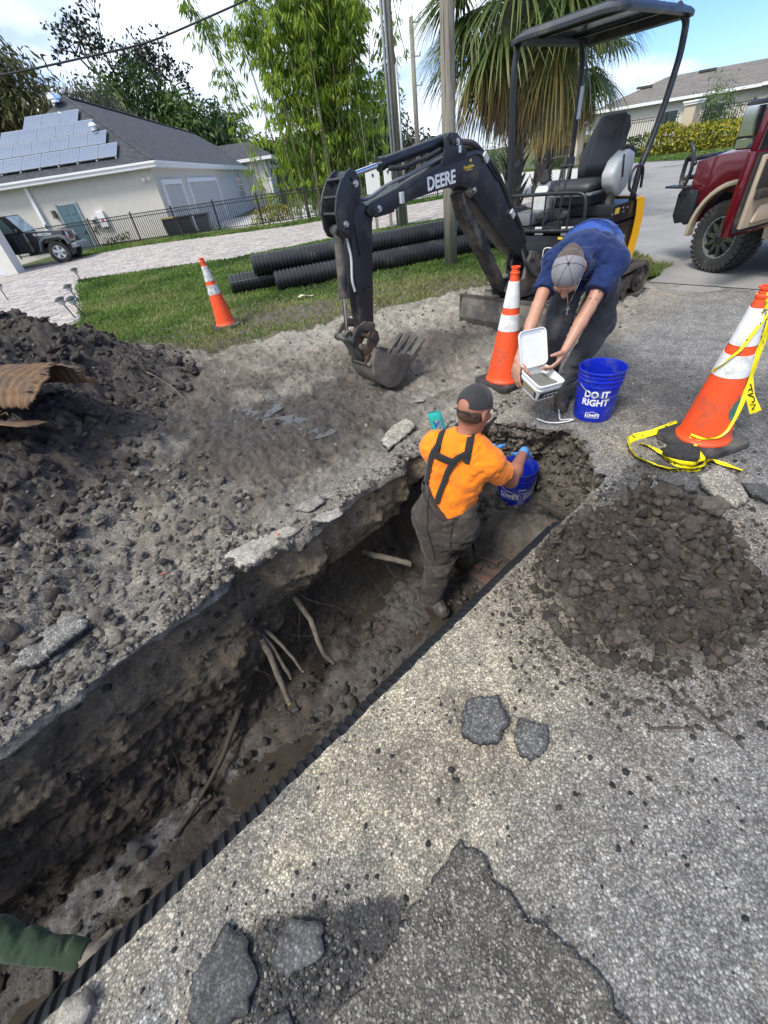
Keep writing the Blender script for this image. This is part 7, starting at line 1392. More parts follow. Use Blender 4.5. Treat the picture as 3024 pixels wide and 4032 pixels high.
    for q in (-.52, .52): MB().box((-4.95+q, -.03, 1.2), (.09, .08, 2.44)).build('door_trim', simple('door_frame_grey', (.3, .34, .35), .6), H)
    mb = MB(); mb.box((-6.45, -.08, 1.7), (.16, .14, 3.4)); mb.build('downpipe', STUCT, H)
    mb = MB(); mb.box((-5.72, -.10, 2.05), (.16, .2, .34), bev=.03); mb.build('wall_lamp', simple('bronze_lamp', (.10, .09, .08), .5), H)
    for c, s_, m_, nm in (((-3.42, -.08, 1.55), (.38, .16, .70), STUCT, 'electric_panel'), ((-3.85, -.08, 1.5), (.26, .18, .42), GRYP, 'electric_meter'), ((-4.12, -.06, 1.22), (.2, .1, .2), simple('beige_box', (.42, .38, .3), .6), 'junction_box')): MB().box(c, s_, bev=.02).build(nm, m_, H)
    MB().lathe([(.001, 0), (.10, 0), (.10, .08), (.001, .1)], 16, Matrix.Translation((-3.85, -.17, 1.55)) @ Matrix.Rotation(pi/2, 4, 'X')).build('meter_dial', CHR, H); MB().box((-3.42, -.165, 1.5), (.12, .01, .10)).build('warning_label', simple('red_label', (.6, .05, .04), .5), H)
    mb = MB()
    for q in (-.10, .12): mb.lathe([(.02, 0), (.05, .05), (.09, .13)], 12, Matrix.Translation((-.35+q, -.12, 2.92)) @ Matrix.Rotation(radians(115), 4, 'X') @ Matrix.Rotation(q*3, 4, 'Y'))
    mb.build('flood_light', STUCT, H)
_rf = []
def RFOOT():
    if not _rf: o = MB().box((0, 0, 0), (.08, .12, .12)).build('f', GRYP); _rf.append(o.data); bpy.data.objects.remove(o)
    return _rf[0]
house1()
def house2():
    w0 = (26.5, 47.0, .0); H = thing('tan_roof_house', 'single storey cream house with tan shingle roof beyond the yellow hedge on the right', 'house', w0)
    a = np.array([24.6, 49.6]); b = np.array([36.2, 44.0]); u = (b-a)/np.linalg.norm(b-a); v = np.array([-u[1], u[0]])
    P = lambda s, t, z: (a[0]+u[0]*s+v[0]*t-w0[0], a[1]+u[1]*s+v[1]*t-w0[1], z); L = 26.; D = 12.
    mb = MB(); V = [P(0, 0, 0), P(L, 0, 0), P(L, D, 0), P(0, D, 0), P(0, 0, 2.9), P(L, 0, 2.9), P(L, D, 2.9), P(0, D, 2.9)]; mb.add(V, [(0, 1, 5, 4), (1, 2, 6, 5), (2, 3, 7, 6), (3, 0, 4, 7)]); mb.build('wall', simple('cream_stucco', (.62, .58, .52), .95, 0, .04), H)
    o = .5; e = 2.95; r = .27; rh = e+(D/2+o)*r; rf = MB(); q = [P(-o, -o, e), P(L+o, -o, e), P(L+o, D+o, e), P(-o, D+o, e)]; R1, R2 = P(D/2, D/2, rh), P(L-D/2, D/2, rh)
    for X in ([q[0], q[1], R2, R1], [q[1], q[2], R2], [q[2], q[3], R1, R2], [q[3], q[0], R1]): quadbox(rf, X, .08)
    rf = rf.build('roof', SHB, H)
    x2 = [P(12, -2.2, e), P(L+4, -2.2, e), P(19, 4.3, e+2.6), P(24, 4.3, e+2.6)]; mb = MB(); quadbox(mb, [x2[0], x2[1], x2[3], x2[2]], .08); mb.build('wing_roof', SHB, H)
    mb = MB(); V = [P(12.5, -1.8, 0), P(L+4, -1.8, 0), P(L+4, -1.8, 2.9), P(12.5, -1.8, 2.9)]; mb.add(V, [(0, 1, 2, 3)]); mb.build('wing_wall', MATS['cream_stucco'], H)
    for s0, s1, t in ((-o, 12.2, -o), (11.8, L+4, -2.25)):
        A, B = P(s0, t, e-.05), P(s1, t, e-.05); mb = MB(); mb.tube([A, B], .14, 4); mb.build('fascia', STUCT, H)
    an = atan2(u[1], u[0])
    for s_, w in ((1.8, 2.6),): mb = MB(); c = P(s_, -.03, 1.2); mb.box(c, (w, .1, 2.1), an); f = mb.build('patio_opening', simple('dark_opening', (.02, .022, .022), .4), H)
    for s_, w in ((6.2, 1.1), (9.5, 1.2)): c = P(s_, -.03, 1.6); f = MB().box(c, (w+.15, .08, 1.35), an).build('window', STUCT, H); MB().box(P(s_, -.09, 1.6), (w, .05, 1.2), an).build('pane', WINM, f)
    for s_, t in ((4, 3.6), (9.0, 5.2)): MB().box(P(s_, t, e+(t+o)*r+.12), (1.3, .25, .16), an).build('roof_vent', simple('bronze', (.05, .045, .04), .6), rf)
house2()
def garage_left():
    H = thing('garage', 'white garage corner with pale door at the left edge of the view', 'garage', (-13.1, 20.0, 0)); W_ = simple('warm_white_stucco', (.66, .63, .57), .9, 0, .05, 4)
    MB().box((-.15, .12, 1.5), (.50, .5, 3.0)).build('corner_pillar', W_, H); MB().box((-2.3, .45, 1.35), (3.9, .10, 2.7)).build('garage_door', simple('pale_blue_door', (.62, .67, .74), .5, 0, .04), H); MB().box((-2.5, .10, 2.85), (4.6, .5, .5)).build('lintel', W_, H); MB().box((-2.9, .75, 1.5), (4.9, .5, 3.0)).build('wall', W_, H)
    for z in (.55, 1.15, 1.75): MB().box((-2.3, .39, z), (3.9, .02, .02)).build('door_groove', DGRY, H)
garage_left()
PVM = []
for i, c in enumerate(((.42, .375, .34), (.36, .325, .30), (.46, .42, .375), (.30, .28, .265), (.40, .345, .31))): PVM.append(simple(f'paver_{["buff","taupe","cream","grey","rose"][i]}', c, .9, 0, .12, 3, dirt=(.12, .105, .09), dirtamt=.25, bump=.2))
def pavers():
    poly = [(-16, 6.0), (-7.5, 6.0), (-5.25, 8.9), (-8.25, 15.1), (-3.35, 14.65), (2, 16.45), (5.0, 16.25), (7.1, 17.3), (7.4, 25.1), (3.8, 23.9), (0, 23.0), (-1.7, 22.3), (-5, 23.0), (-10, 24.5), (-16, 22.0)]
    rg = np.random.default_rng(2); a = radians(14); c, s_ = cos(a), sin(a); L = []
    y = -30.; row = 0
    while y < 60:
        h = .235 if row % 2 else .16; x = -40+(.13 if row % 3 else .0)
        while x < 40:
            w = (.16, .235, .33)[rg.integers(0, 3)]; cx, cy = x+w/2, y+h/2; L.append((cx*c-cy*s_, cx*s_+cy*c, w, h)); x += w
        y += h; row += 1
    L = np.array(L); ok = inpoly(L[:, 0], L[:, 1], poly); L = L[ok]; L = L[np.argsort(np.hypot(L[:, 0], L[:, 1]))]
    R = []
    for x, y, w, h in L:
        v = Vector((x, y, -1.6)); d = v.dot(_F); px = 1512+1590*v.dot(_X)/d; py = 2016-1590*v.dot(_UP)/d
        if -150 < px < 2300 and py > 300: R.append((x, y, w, h, px))
    root = bpy.data.objects['driveway_base']; me = {}
    big = [r for r in R if r[4] > -60][:296]; bs = set(id(r) for r in big)
    for x, y, w, h, _ in big:
        k_ = (round(w, 3), round(h, 3), int(rg.integers(0, 5)))
        if k_ not in me: o = MB().box((0, 0, 0), (w-.012, h-.012, .05), bev=.0).build('paver', PVM[k_[2]]); me[k_] = o.data; bpy.data.objects.remove(o)
        inst('paver', me[k_], root, (x, y, -.009+rg.normal(0, .0025)), (rg.normal(0, .004), rg.normal(0, .004), a))
    for i in range(5):
        mb = MB()
        for r in [q for q in R if id(q) not in bs and (hash((round(q[0], 2), round(q[1], 2))) % 5) == i]: mb.box((r[0], r[1], -.009+.012*0), (r[2]-.014, r[3]-.014, .05+rg.normal(0, .002)), a)
        if mb.n: mb.build('paver_field', PVM[i], root, kind='stuff')
pavers()
FEM = simple('black_fence_paint', (.012, .012, .013), .4)
def fence(pts, h, sp, label, z0=0., posts=2.35, name='metal_fence'):
    P = np.array(pts, float); t = thing(name, label, 'fence', (*P[0], z0)); L = np.r_[0, np.cumsum(np.hypot(*np.diff(P, axis=0).T))]; pt = lambda s_: (np.interp(s_, L, P[:, 0])-P[0, 0], np.interp(s_, L, P[:, 1])-P[0, 1])
    m1 = MB().box((0, 0, h/2), (.022, .022, h-.06)).build('a', FEM); m2 = MB().box((0, 0, (h+.06)/2), (.06, .06, h+.06)).build('a', FEM); a, b = m1.data, m2.data; bpy.data.objects.remove(m1); bpy.data.objects.remove(m2)
    n = 0
    for s_ in np.arange(0, L[-1], sp):
        if n < 290: inst('picket', a, t, (*pt(s_), 0)); n += 1
    for s_ in np.arange(0, L[-1]+.1, posts): inst('post', b, t, (*pt(min(s_, L[-1])), 0))
    for z in (.12, h-.18, h-.05):
        for i in range(len(P)-1): MB().tube([(P[i, 0]-P[0, 0], P[i, 1]-P[0, 1], z), (P[i+1, 0]-P[0, 0], P[i+1, 1]-P[0, 1], z)], .022, 4).build('rail', FEM, t)
    return t
fence([(-17.5, 27.7), (-9.7, 26.7), (-6.63, 25.75), (-2.52, 24.6), (-.23, 24.95), (4.5, 26.3), (7.5, 27.5)], 1.24, .118, 'black metal picket fence running between the brick driveway and the grey house')
fence([(16.5, 34.5), (21.4, 32.3)], 1.9, .13, 'black metal picket fence left of the far cream pillars'); fence([(22.6, 31.8), (24.4, 29.6), (27.5, 27.0)], 1.95, .13, 'black metal picket fence above the yellow hedge, right of the big cream pillar')
def pillar(loc, h, w, label):
    t = thing('gate_pillar', label, 'pillar', loc, .5, 'cream fence pillars'); m = simple('cream_pillar_stucco', (.50, .42, .31), .9, 0, .05); mb = MB(); mb.box((0, 0, h/2), (w, w, h), bev=.01); mb.build('shaft', m, t)
    mb = MB(); mb.box((0, 0, h+.05), (w*1.25, w*1.25, .1), bev=.02); mb.box((0, 0, h+.14), (w*1.4, w*1.4, .08), bev=.02); mb.build('cap', STUCT, t)
pillar((22.0, 32.1, 0), 2.15, .62, 'tall cream stucco pillar in the far fence, right of the excavator seat'); pillar((16.3, 34.6, 0), 1.9, .6, 'cream stucco pillar of the far fence, left of the excavator seat')
WOOD = None
def woodpole():
    nb = NB('weathered_pole_wood'); P = nb.scale(nb.pos(), (14, 14, .9)); n = nb.noise(P, 1.6, 8, .7); c = nb.ramp(n, [(.25, (.10, .088, .07)), (.5, (.25, .225, .18)), (.75, (.36, .33, .27))]); cr = nb.rng(nb.noise(nb.scale(nb.pos(), (60, 60, 1.5)), 1, 4), .36, .42, .35, 1.); c = nb.mix(1., c, cr, 'MULTIPLY'); return nb.fin(c, .9, 0, nb.bump(n, .01, .8))
WOOD = woodpole(); GALV = simple('grey_conduit', (.42, .44, .46), .45, .4, .1, 2)
p = MB().tube([(2.0, 8.82, -.1), (1.985, 8.83, 1.6), (1.97, 8.83, 3.4), (1.95, 8.84, 9.0)], [.118, .112, .105, .09], 24).build('utility_pole', WOOD, None, smooth=True); tag(p, 'nearest round weathered wooden utility pole standing on the lawn behind the boom', 'utility pole')
U = thing('utility_pole', 'wooden utility pole with grey conduit pipes strapped along it, beside the bamboo', 'utility pole', (2.06, 16.1, 0))
MB().tube([(0, 0, 0), (-.02, 0, 9.5)], [.12, .10], 20).build('pole', WOOD, U, smooth=True)
for dx, dy, r_, h in ((-.17, -.06, .038, 9.5), (-.10, -.13, .03, 9.5), (.13, -.08, .035, 3.6)): MB().tube([(dx, dy, 0), (dx-.02, dy, h)], r_, 12).build('conduit', GALV, U, smooth=True)
U3 = thing('utility_pole', 'distant wooden utility pole with short crossbars rising behind the conduit pole', 'utility pole', (5.35, 32.2, 0)); MB().tube([(0, 0, 0), (-.05, 0, 7.2)], [.15, .11], 14).build('pole', WOOD, U3, smooth=True)
for z in (7.0, 5.8, 4.7): MB().box((.18, 0, z), (.42, .08, .06)).build('crossbar', GALV, U3); MB().cyl((.36, 0, z), (.36, 0, z+.14), .04, 8).build('insulator', GALV, U3)
CAB = simple('black_cable', (.02, .02, .02), .6)
def wire(a, b, sag, label, r=.014, name='cable'):
    a, b = np.array(a, float), np.array(b, float); P = [a+(b-a)*f-np.array([0, 0, sag*4*f*(1-f)]) for f in np.linspace(0, 1, 24)]; o = MB().tube(P, r, 6).build(name, CAB, None, smooth=True); tag(o, label, 'cable')
o = MB().tube(smoothp([(2.0, 16.1, 6.4), (.3, 15.5, 5.35), (-1.3, 14.94, 4.82), (-3.72, 14.53, 4.33), (-6.72, 13.41, 3.99), (-10.5, 12.2, 3.85)], 8, 3), .02, 6).build('cable', CAB, None, smooth=True); tag(o, 'service cable crossing the sky to the upper left', 'cable')
wire((1.9, 8.84, 5.6), (5.2, 32.1, 6.9), .4, 'upper cable running back from the near pole to the distant pole', .012); wire((2.0, 16.1, 6.0), (5.25, 32.1, 5.9), .9, 'sagging cable between the conduit pole and the distant pole', .012); wire((2.0, 16.1, 3.5), (4.2, 29.5, 1.5), .5, 'guy cable slanting down behind the conduit pole', .012)
for i, (x, y, w, h, z) in enumerate(((1.22, 16.0, .42, .62, .95), (1.68, 15.95, .22, .66, .95))):
    t = thing('utility_box', ('wide white electrical cabinet on a post behind the boom', 'narrow white electrical cabinet with a dark window, right of the wide one')[i], 'electrical cabinet', (x, y, 0)); MB().box((0, 0, z+h/2), (w, .2, h), bev=.01).build('cabinet', STUCT, t); MB().box((0, .13, .85), (.09, .07, 1.7)).build('post', WOOD, t); MB().box((-.0, -.105, z+h*.72), (.05, .015, .07)).build('window' if i else 'latch', DK, t)
t = thing('mailbox', 'dark mailbox on a wooden post beside the far verge behind the excavator', 'mailbox', (8.7, 19.2, 0), .3); MB().box((0, 0, .55), (.1, .1, 1.1)).build('post', WOOD, t); MB().prism([(-.13, 0), (.13, 0), (.13, .14)]+[(.13*cos(a), .14+.1*sin(a)) for a in np.linspace(.3, pi-.3, 7)]+[(-.13, .14)], -.25, .25, M=Matrix.Translation((0, 0, 1.1))).build('box', DGRY, t); MB().box((-.5, 0, 1.06), (.9, .1, .05)).build('arm', WOOD, t)
for i, (x, y, lb, tl) in enumerate(((-5.50, 9.25, 'front left garden path light leaning at the corner of the lawn', -.28), (-5.22, 9.10, 'front right garden path light of the leaning pair by the dirt mound', -.22), (-6.2, 10.9, 'third garden path light up the lawn edge', -.18), (-7.7, 14.2, 'farthest garden path light at the lawn corner', -.12), (-9.2, 13.05, 'garden path light at the left edge on the paver side', -.05))):
    t = thing('path_light', lb, 'garden light', (x, y, 0), 0, 'solar path lights along the lawn edge'); t.rotation_euler = (0, tl, .3*i); MB().cyl((0, 0, -.02), (0, 0, .30), .012, 8).build('stake', BLK, t); MB().lathe([(.02, .27), (.055, .29), (.075, .37)], 14).build('lens', simple('lens_plastic', (.5, .52, .5), .2), t, ang=40); MB().lathe([(.10, .365), (.105, .375), (.06, .41), (.012, .42)], 16).build('lamp_cap', BLK, t, ang=40)
for i, (x, y, c) in enumerate(((-8.9, 27.5, (.03, .032, .035)), (-8.0, 27.1, (.028, .03, .032)), (-7.05, 26.9, (.04, .045, .055)))):
    t = thing('wheelie_bin', ('left dark wheeled bin with yellow lid behind the fence', 'middle dark wheeled bin behind the fence', 'right grey wheeled bin behind the fence')[i], 'bin', (x, y, -.3), .1, 'wheeled bins behind the fence'); m = simple(f'bin_plastic_{["a","b","c"][i]}', c, .5); mb = MB(); mb.add([(-.27, -.3, 0), (.27, -.3, 0), (.27, .3, 0), (-.27, .3, 0), (-.34, -.38, 1.05), (.34, -.38, 1.05), (.34, .38, 1.05), (-.34, .38, 1.05)], [(0, 3, 2, 1), (4, 5, 6, 7), (0, 1, 5, 4), (1, 2, 6, 5), (2, 3, 7, 6), (3, 0, 4, 7)]); mb.build('bin_body', m, t); MB().box((0, 0, 1.09), (.74, .84, .07), bev=.02).build('bin_lid', simple('bin_lid_yellow', (.35, .27, .08), .5) if i == 0 else m, t)
    for q in (-.25, .25): MB().cyl((q-.03, .34, .1), (q+.03, .34, .1), .1, 12).build('wheel', RUB, t)
def wheelset(name, par, loc, R, w, rim, style, lug=False, side=1, spin=0.):
    """axis along y; side=+1 rim faces +y"""
    mb = MB(); pr = [(R*.62, -w*.42), (R*.80, -w*.5), (R*.95, -w*.46), (R, -w*.36), (R*1.0, 0), (R, w*.36), (R*.95, w*.46), (R*.80, w*.5), (R*.62, w*.42)]; M = Matrix.Translation(loc) @ Matrix.Rotation(-pi/2*side, 4, 'X'); mb.lathe(pr+[(R*.60, w*.3), (R*.60, -w*.3)], 48, M, closed=True); ty = mb.build(name, RUB, par, ang=35)
    if lug:
        l1 = MB().box((0, 0, 0), (.060, w*.40, .026), bev=.006).build('x', RUB); me = l1.data; bpy.data.objects.remove(l1); l2 = MB().box((0, 0, 0), (.045, .022, .055), bev=.005).build('x', RUB); m2 = l2.data; bpy.data.objects.remove(l2)
        for i in range(36):
            a = i*2*pi/36
            for q in (-1, 1): aa = a+(.087 if q > 0 else 0); inst('tread_lug', me, ty, (loc[0]+R*sin(aa), loc[1]+q*w*.22, loc[2]+R*cos(aa)), (0, aa, q*.25))
            inst('tread_lug', m2, ty, (loc[0]+R*.93*sin(a), loc[1]+side*w*.485, loc[2]+R*.93*cos(a)), (0, a, 0))
    r = R*.61; mb = MB(); mb.lathe([(r, -w*.35), (r, w*.40), (r*.93, w*.40), (r*.9, w*.1), (r*.88, -w*.3), (.01, -w*.3)], 36, M); rm = mb.build('rim', DGRY if style == 'mesh' else GRYP, par, ang=35)
    N = {'mesh': 10, 'five': 5, 'plain': 8}[style]
    for i in range(N):
        a = i*2*pi/N+spin
        if style == 'five': P = [(r*.12, -.10*R), (r*.95, -.16*R), (r*.95, .16*R), (r*.12, .10*R)]; mb = MB(); Mr = M @ Matrix.Rotation(a, 4, 'Z'); mb.prism(P, w*.18, w*.32, ax='xy', M=Mr, bev=.004); mb.build('spoke', simple('alloy_silver', (.6, .6, .6), .3, .7), rm)
        else:
            for q in (-1, 1): mb = MB(); Mr = M @ Matrix.Rotation(a+q*.08, 4, 'Z'); mb.prism([(r*.15, -.012), (r*.55, -.016+q*.02), (r*.96, -.010+q*.06), (r*.96, .010+q*.06), (r*.55, .016+q*.02), (r*.15, .012)], w*.20, w*.36, ax='xy', M=Mr, bev=.002); mb.build('spoke', simple('gloss_black_milled', (.05, .05, .055), .2, .3, .1), rm); mb = MB(); mb.prism([(r*.3, -.004), (r*.94, -.003+q*.055), (r*.94, .003+q*.055), (r*.3, .004)], w*.362, w*.368, ax='xy', M=Mr); mb.build('spoke_edge', CHR, rm)
    MB().lathe([(.001, w*.2), (r*.24, w*.2), (r*.24, w*.40), (r*.15, w*.44), (.001, w*.44)], 20, M).build('hub_cap', BLK if style == 'mesh' else GRYP, rm, ang=35)
    if style == 'mesh':
        for i in range(20): a = i*2*pi/20; mb = MB(); mb.lathe([(.001, w*.40), (.008, w*.40), (.006, w*.425), (.001, w*.425)], 6, M @ Matrix.Rotation(a, 4, 'Z') @ Matrix.Translation((r*.965, 0, 0))); mb.build('rim_bolt', CHR, rm)
    return ty
RED = simple('truck_red', (.115, .004, .011), .2, .25, .04, 2, **{'Coat Weight': 1., 'Coat Roughness': .04}); TAN = simple('tan_paint', (.46, .39, .29), .3, .1, .03, 2, **{'Coat Weight': .6}); LEA = simple('tan_door_vinyl', (.42, .34, .25), .6, 0, .06); DBR = simple('dark_cloth_brown', (.035, .028, .025), .8); TGL = simple('tinted_glass', (.01, .012, .014), .05, 0, 0, **{'Specular IOR Level': .8}); MIR = simple('mirror', (.7, .72, .75), .03, 1, 0); LMP = simple('headlamp_glass', (.6, .6, .55), .1, 0, .1, **{'Coat Weight': 1.})
def sect(rings, name, mat, par, ang=40, cap=True):
    """skin through cross sections given as lists of equal length"""
    V = np.array(rings, float); mb = MB(); mb.grid(V, closed=True); n = V.shape[1]
    if cap: mb.add(V[0], [tuple(range(n))]); mb.add(V[-1], [tuple(range(n))[::-1]])
    return mb.build(name, mat, par, ang=ang, fixn=True)
def truck():
    hd = radians(98); T = thing('pickup_truck', 'dark red and tan pickup truck with its door open at the right edge', 'pickup truck', (4.88, 5.82, 0), hd); T.scale = (.9, .9, .9)
    R = .425
    wheelset('tyre', T, (0, -.06, R), R, .34, .26, 'mesh', True, 1, .2); wheelset('tyre', T, (0, -1.86, R), R, .34, .26, 'mesh', False, -1); wheelset('tyre', T, (-3.9, -.06, R), R, .34, .26, 'mesh', False, 1); wheelset('tyre', T, (-3.9, -1.86, R), R, .34, .26, 'mesh', False, -1)
    yl, yr = -.04, -1.92
    def ring(x, zb, zt, ins=0., crown=.05, n=9):
        a, b = yr+ins, yl-ins; P = [(x, b, zb), (x, b, zb+(zt-zb)*.5), (x, b-.03, zt-.10), (x, b-.10, zt-.02)]; P += [(x, b-.10+(a-b+.20)*f, zt+crown*math.sin(pi*f)) for f in np.linspace(.15, .85, n)]; P += [(x, a+.10, zt-.02), (x, a+.03, zt-.10), (x, a, zb+(zt-zb)*.5), (x, a, zb)]; return P
    sect([ring(.86, .95, 1.22, .10), ring(.80, .85, 1.32, .05), ring(.55, .93, 1.37, .02), ring(.1, .93, 1.41, .0), ring(-.55, .93, 1.45, .0)], 'hood', RED, T)
    for y0, y1, nm in ((yl-.12, yl+.02, 'fender'), (yr-.02, yr+.12, 'fender')):
        arch = [(.58*cos(a), .43+.58*sin(a)) for a in np.linspace(0, pi, 15)]; P = [(.86, 1.28), (.86, .80), (.60, .78)]+arch[1:-1]+[(-.62, .5), (-.75, .5), (-.75, 1.38), (-.2, 1.38), (.5, 1.34)]; f = MB().prism(P, y0, y1, bev=.008).build(nm, RED, T, ang=35)
    arch = [(.60*cos(a), .42+.60*sin(a)) for a in np.linspace(-.05, pi*.98, 18)]; a2 = [(.66*cos(a), .42+.66*sin(a)) for a in np.linspace(-.05, pi*.98, 18)]
    MB().prism(a2+arch[::-1], yl-.02, yl+.085, bev=.015).build('fender_flare', TAN, T, ang=40); MB().prism(a2+arch[::-1], yr-.085, yr+.02, bev=.015).build('fender_flare', TAN, T, ang=40)
    MB().prism([(-4.9, .62), (-4.55, .62)]+[(-3.9+.55*cos(a), .55+.55*sin(a)) for a in np.linspace(0, pi, 12)][::-1][0:0]+[(-.70, .52), (-.70, .75), (-4.9, .80)], yl-.06, yl+.0, bev=.01).build('rocker_panel', TAN, T, ang=35)
    def cr(x, zt, ins): return [(x, yl, .62), (x, yl+.01, 1.0), (x, yl-.02, 1.42), (x, yl-ins*.8, zt-.08), (x, yl-ins-.06, zt), (x, yr+ins+.06, zt), (x, yr+ins*.8, zt-.08), (x, yr+.02, 1.42), (x, yr-.01, 1.0), (x, yr, .62)]
    sect([cr(-3.0, 2.05, .16), cr(-2.6, 2.16, .16), cr(-1.5, 2.17, .16), cr(-1.42, 2.16, .16)], 'rear_cab', RED, T)
    MB().box((-2.15, yl+.015, 1.72), (.85, .02, .42), bev=.008).build('rear_side_window', TGL, T)
    MB().prism([(-.60, 1.45), (-1.15, 2.14), (-1.50, 2.17), (-1.5, 2.10), (-1.16, 2.07), (-.66, 1.45)], yl-.20, yl-.10, bev=.008).build('windscreen_pillar', RED, T); MB().prism([(-.60, 1.45), (-1.15, 2.14), (-1.50, 2.17), (-1.5, 2.10), (-1.16, 2.07), (-.66, 1.45)], yr+.1, yr+.2, bev=.008).build('windscreen_pillar', RED, T)
    mb = MB(); mb.add([(-.62, yl-.18, 1.46), (-.62, yr+.18, 1.46), (-1.15, yr+.22, 2.12), (-1.15, yl-.22, 2.12)], [(0, 1, 2, 3)]); mb.build('windscreen', TGL, T); MB().box((-1.45, (yl+yr)/2, 2.145), (.8, 1.5, .04), bev=.01).build('roof', RED, T)
    MB().box((-1.0, (yl+yr)/2, .78), (.9, 1.75, .12)).build('cab_floor', DBR, T); MB().box((-.62, (yl+yr)/2, 1.22), (.16, 1.7, .46), bev=.03).build('dashboard', DBR, T); sw = MB(); sw.tube([( -.88+.06*cos(a)*0+.05*sin(a), yl-.45+.19*cos(a), 1.38+.19*sin(a)) for a in np.linspace(0, 2*pi, 24)], .016, 8); sw.build('steering_wheel', DBR, T, smooth=True)
    MB().box((-1.35, yl-.45, 1.02), (.5, .55, .16), bev=.05).build('seat', LEA, T, ang=50); MB().prism([(-1.52, 1.05), (-1.66, 1.08), (-1.78, 1.72), (-1.66, 1.74)], yl-.72, yl-.2, bev=.04).build('seat', LEA, T, ang=50)
    MB().box((-3.95, (yl+yr)/2, 1.10), (1.9, 1.88, .62), bev=.03).build('truck_bed', RED, T); MB().box((-2.0, (yl+yr)/2, .55), (5.4, .9, .16)).build('frame_rail', BLK, T)
    st_ = MB(); st_.cyl((-.75, yl+.06, .46), (-2.9, yl+.06, .46), .05, 16); st_.build('side_step', BLK, T, ang=40)
    MB().box((.84, yl-.13, 1.06), (.10, .22, .32), bev=.03).build('headlight', LMP, T); MB().box((.84, yr+.13, 1.06), (.10, .22, .32), bev=.03).build('headlight', LMP, T); MB().box((.86, (yl+yr)/2, 1.06), (.08, 1.35, .36), bev=.01).build('grille', CHR, T)
    b = MB(); b.prism([(.80, .98), (.98, .98), (1.04, .90), (1.04, .62), (.96, .52), (.80, .56)], yr, yl+.04, bev=.02); b = b.build('bumper', BLK, T, ang=35)
    MB().prism([(.66, .95), (.84, .95), (.84, .56), (.74, .52), (.66, .60)], yl-.02, yl+.06, bev=.012).build('bumper_end', BLK, T, ang=35)
    for i in range(7):
        for j in range(4): MB().box((.68+.055*i, yl+.046, .66+.075*j), (.022, .012, .03)).build('bumper_tread', RUB, b) if (i+j) % 2 else None
    G = rail([(1.04, yl+.0, .98), (1.10, yl+.0, 1.05), (1.10, yl, 1.32), (1.00, yl, 1.34), (.92, yl, 1.24)], .03, 'grille_guard', BLK, T); rail([(1.10, yl, 1.30), (1.10, yr, 1.30)], .03, 'guard_bar', BLK, G, it=0); rail([(1.10, yl, 1.08), (1.10, yr, 1.08)], .03, 'guard_bar', BLK, G, it=0)
    MB().box((1.02, yl+.06, .99), (.42, .16, .03), bev=.01).build('bumper_step', BLK, G); rail([(.98, yl+.03, .98), (.92, yl+.03, 1.18), (.98, yl+.03, 1.42), (1.08, yl+.02, 1.48)], .026, 'guard_bar', BLK, G)
    dz_ = radians(-78); Mh = Matrix.Translation((-.66, yl+.01, 0)) @ Matrix.Rotation(dz_, 4, 'Z')   # door runs along -x of this frame
    def D(mb, name, mat, par, **k): 
        mb.v = [np.array(v)@np.array(Mh)[:3, :3].T+np.array(Mh)[:3, 3] for v in mb.v]; return mb.build(name, mat, par, **k)
    OUT = [(0, .62), (-1.02, .62), (-1.06, .8), (-1.06, 1.42), (0, 1.42), (.03, 1.2), (.03, .8)]
    d0 = D(MB().prism(OUT, -.05, .04, bev=.015), 'driver_door', RED, T, ang=35); D(MB().prism([(.02, 1.42), (-.05, 1.46), (-.55, 2.06), (-1.0, 2.10), (-1.06, 1.42), (-1.0, 1.42), (-.95, 2.03), (-.58, 2.0), (-.14, 1.42)], -.04, .02, bev=.008), 'door_window_frame', RED, d0, ang=35)
    D(MB().prism([(-.14, 1.42), (-.58, 2.0), (-.95, 2.03), (-1.0, 1.42)], -.014, -.008), 'door_glass', TGL, d0)
    D(MB().prism([(-.04, .66), (-.99, .66), (-1.02, .8), (-1.02, 1.40), (-.04, 1.40)], -.075, -.05, bev=.01), 'door_seal', RUB, d0, ang=35)
    D(MB().prism([(-.10, .72), (-.22, .70), (-.96, .70), (-.98, 1.38), (-.10, 1.38), (-.07, 1.2), (-.09, .9)], -.125, -.076, bev=.018), 'door_panel', LEA, d0, ang=35)
    D(MB().prism([(-.14, 1.08), (-.96, 1.08), (-.96, 1.34), (-.2, 1.34)], -.140, -.126, bev=.006), 'door_insert', DBR, d0, ang=35); D(MB().prism([(-.20, 1.0), (-.94, .98), (-.94, 1.07), (-.3, 1.09)], -.19, -.126, bev=.02), 'armrest', DBR, d0, ang=50); D(MB().prism([(-.16, .75), (-.85, .75), (-.80, .92), (-.25, .92)], -.165, -.126, bev=.02), 'map_pocket', LEA, d0, ang=50)
    D(MB().prism([(-.07, .8), (-.105, .8), (-.105, 1.18), (-.07, 1.18)], -.0, .043), 'edge_label', WHT, d0); D(MB().box((-.06, -.082, 1.0), (.03, .004, .30)), 'edge_sticker', WHT, d0)
    m = D(MB().box((-.34, .50, 1.62), (.10, .28, .44), bev=.05), 'mirror_housing', BLK, d0, ang=50); D(MB().box((-.395, .50, 1.66), (.012, .23, .27), bev=.005), 'mirror_glass', MIR, m); D(MB().box((-.395, .50, 1.46), (.012, .21, .09), bev=.004), 'mirror_glass', MIR, m); D(MB().box((-.30, .25, 1.52), (.05, .50, .05), bev=.01), 'mirror_arm', BLK, m)
truck()
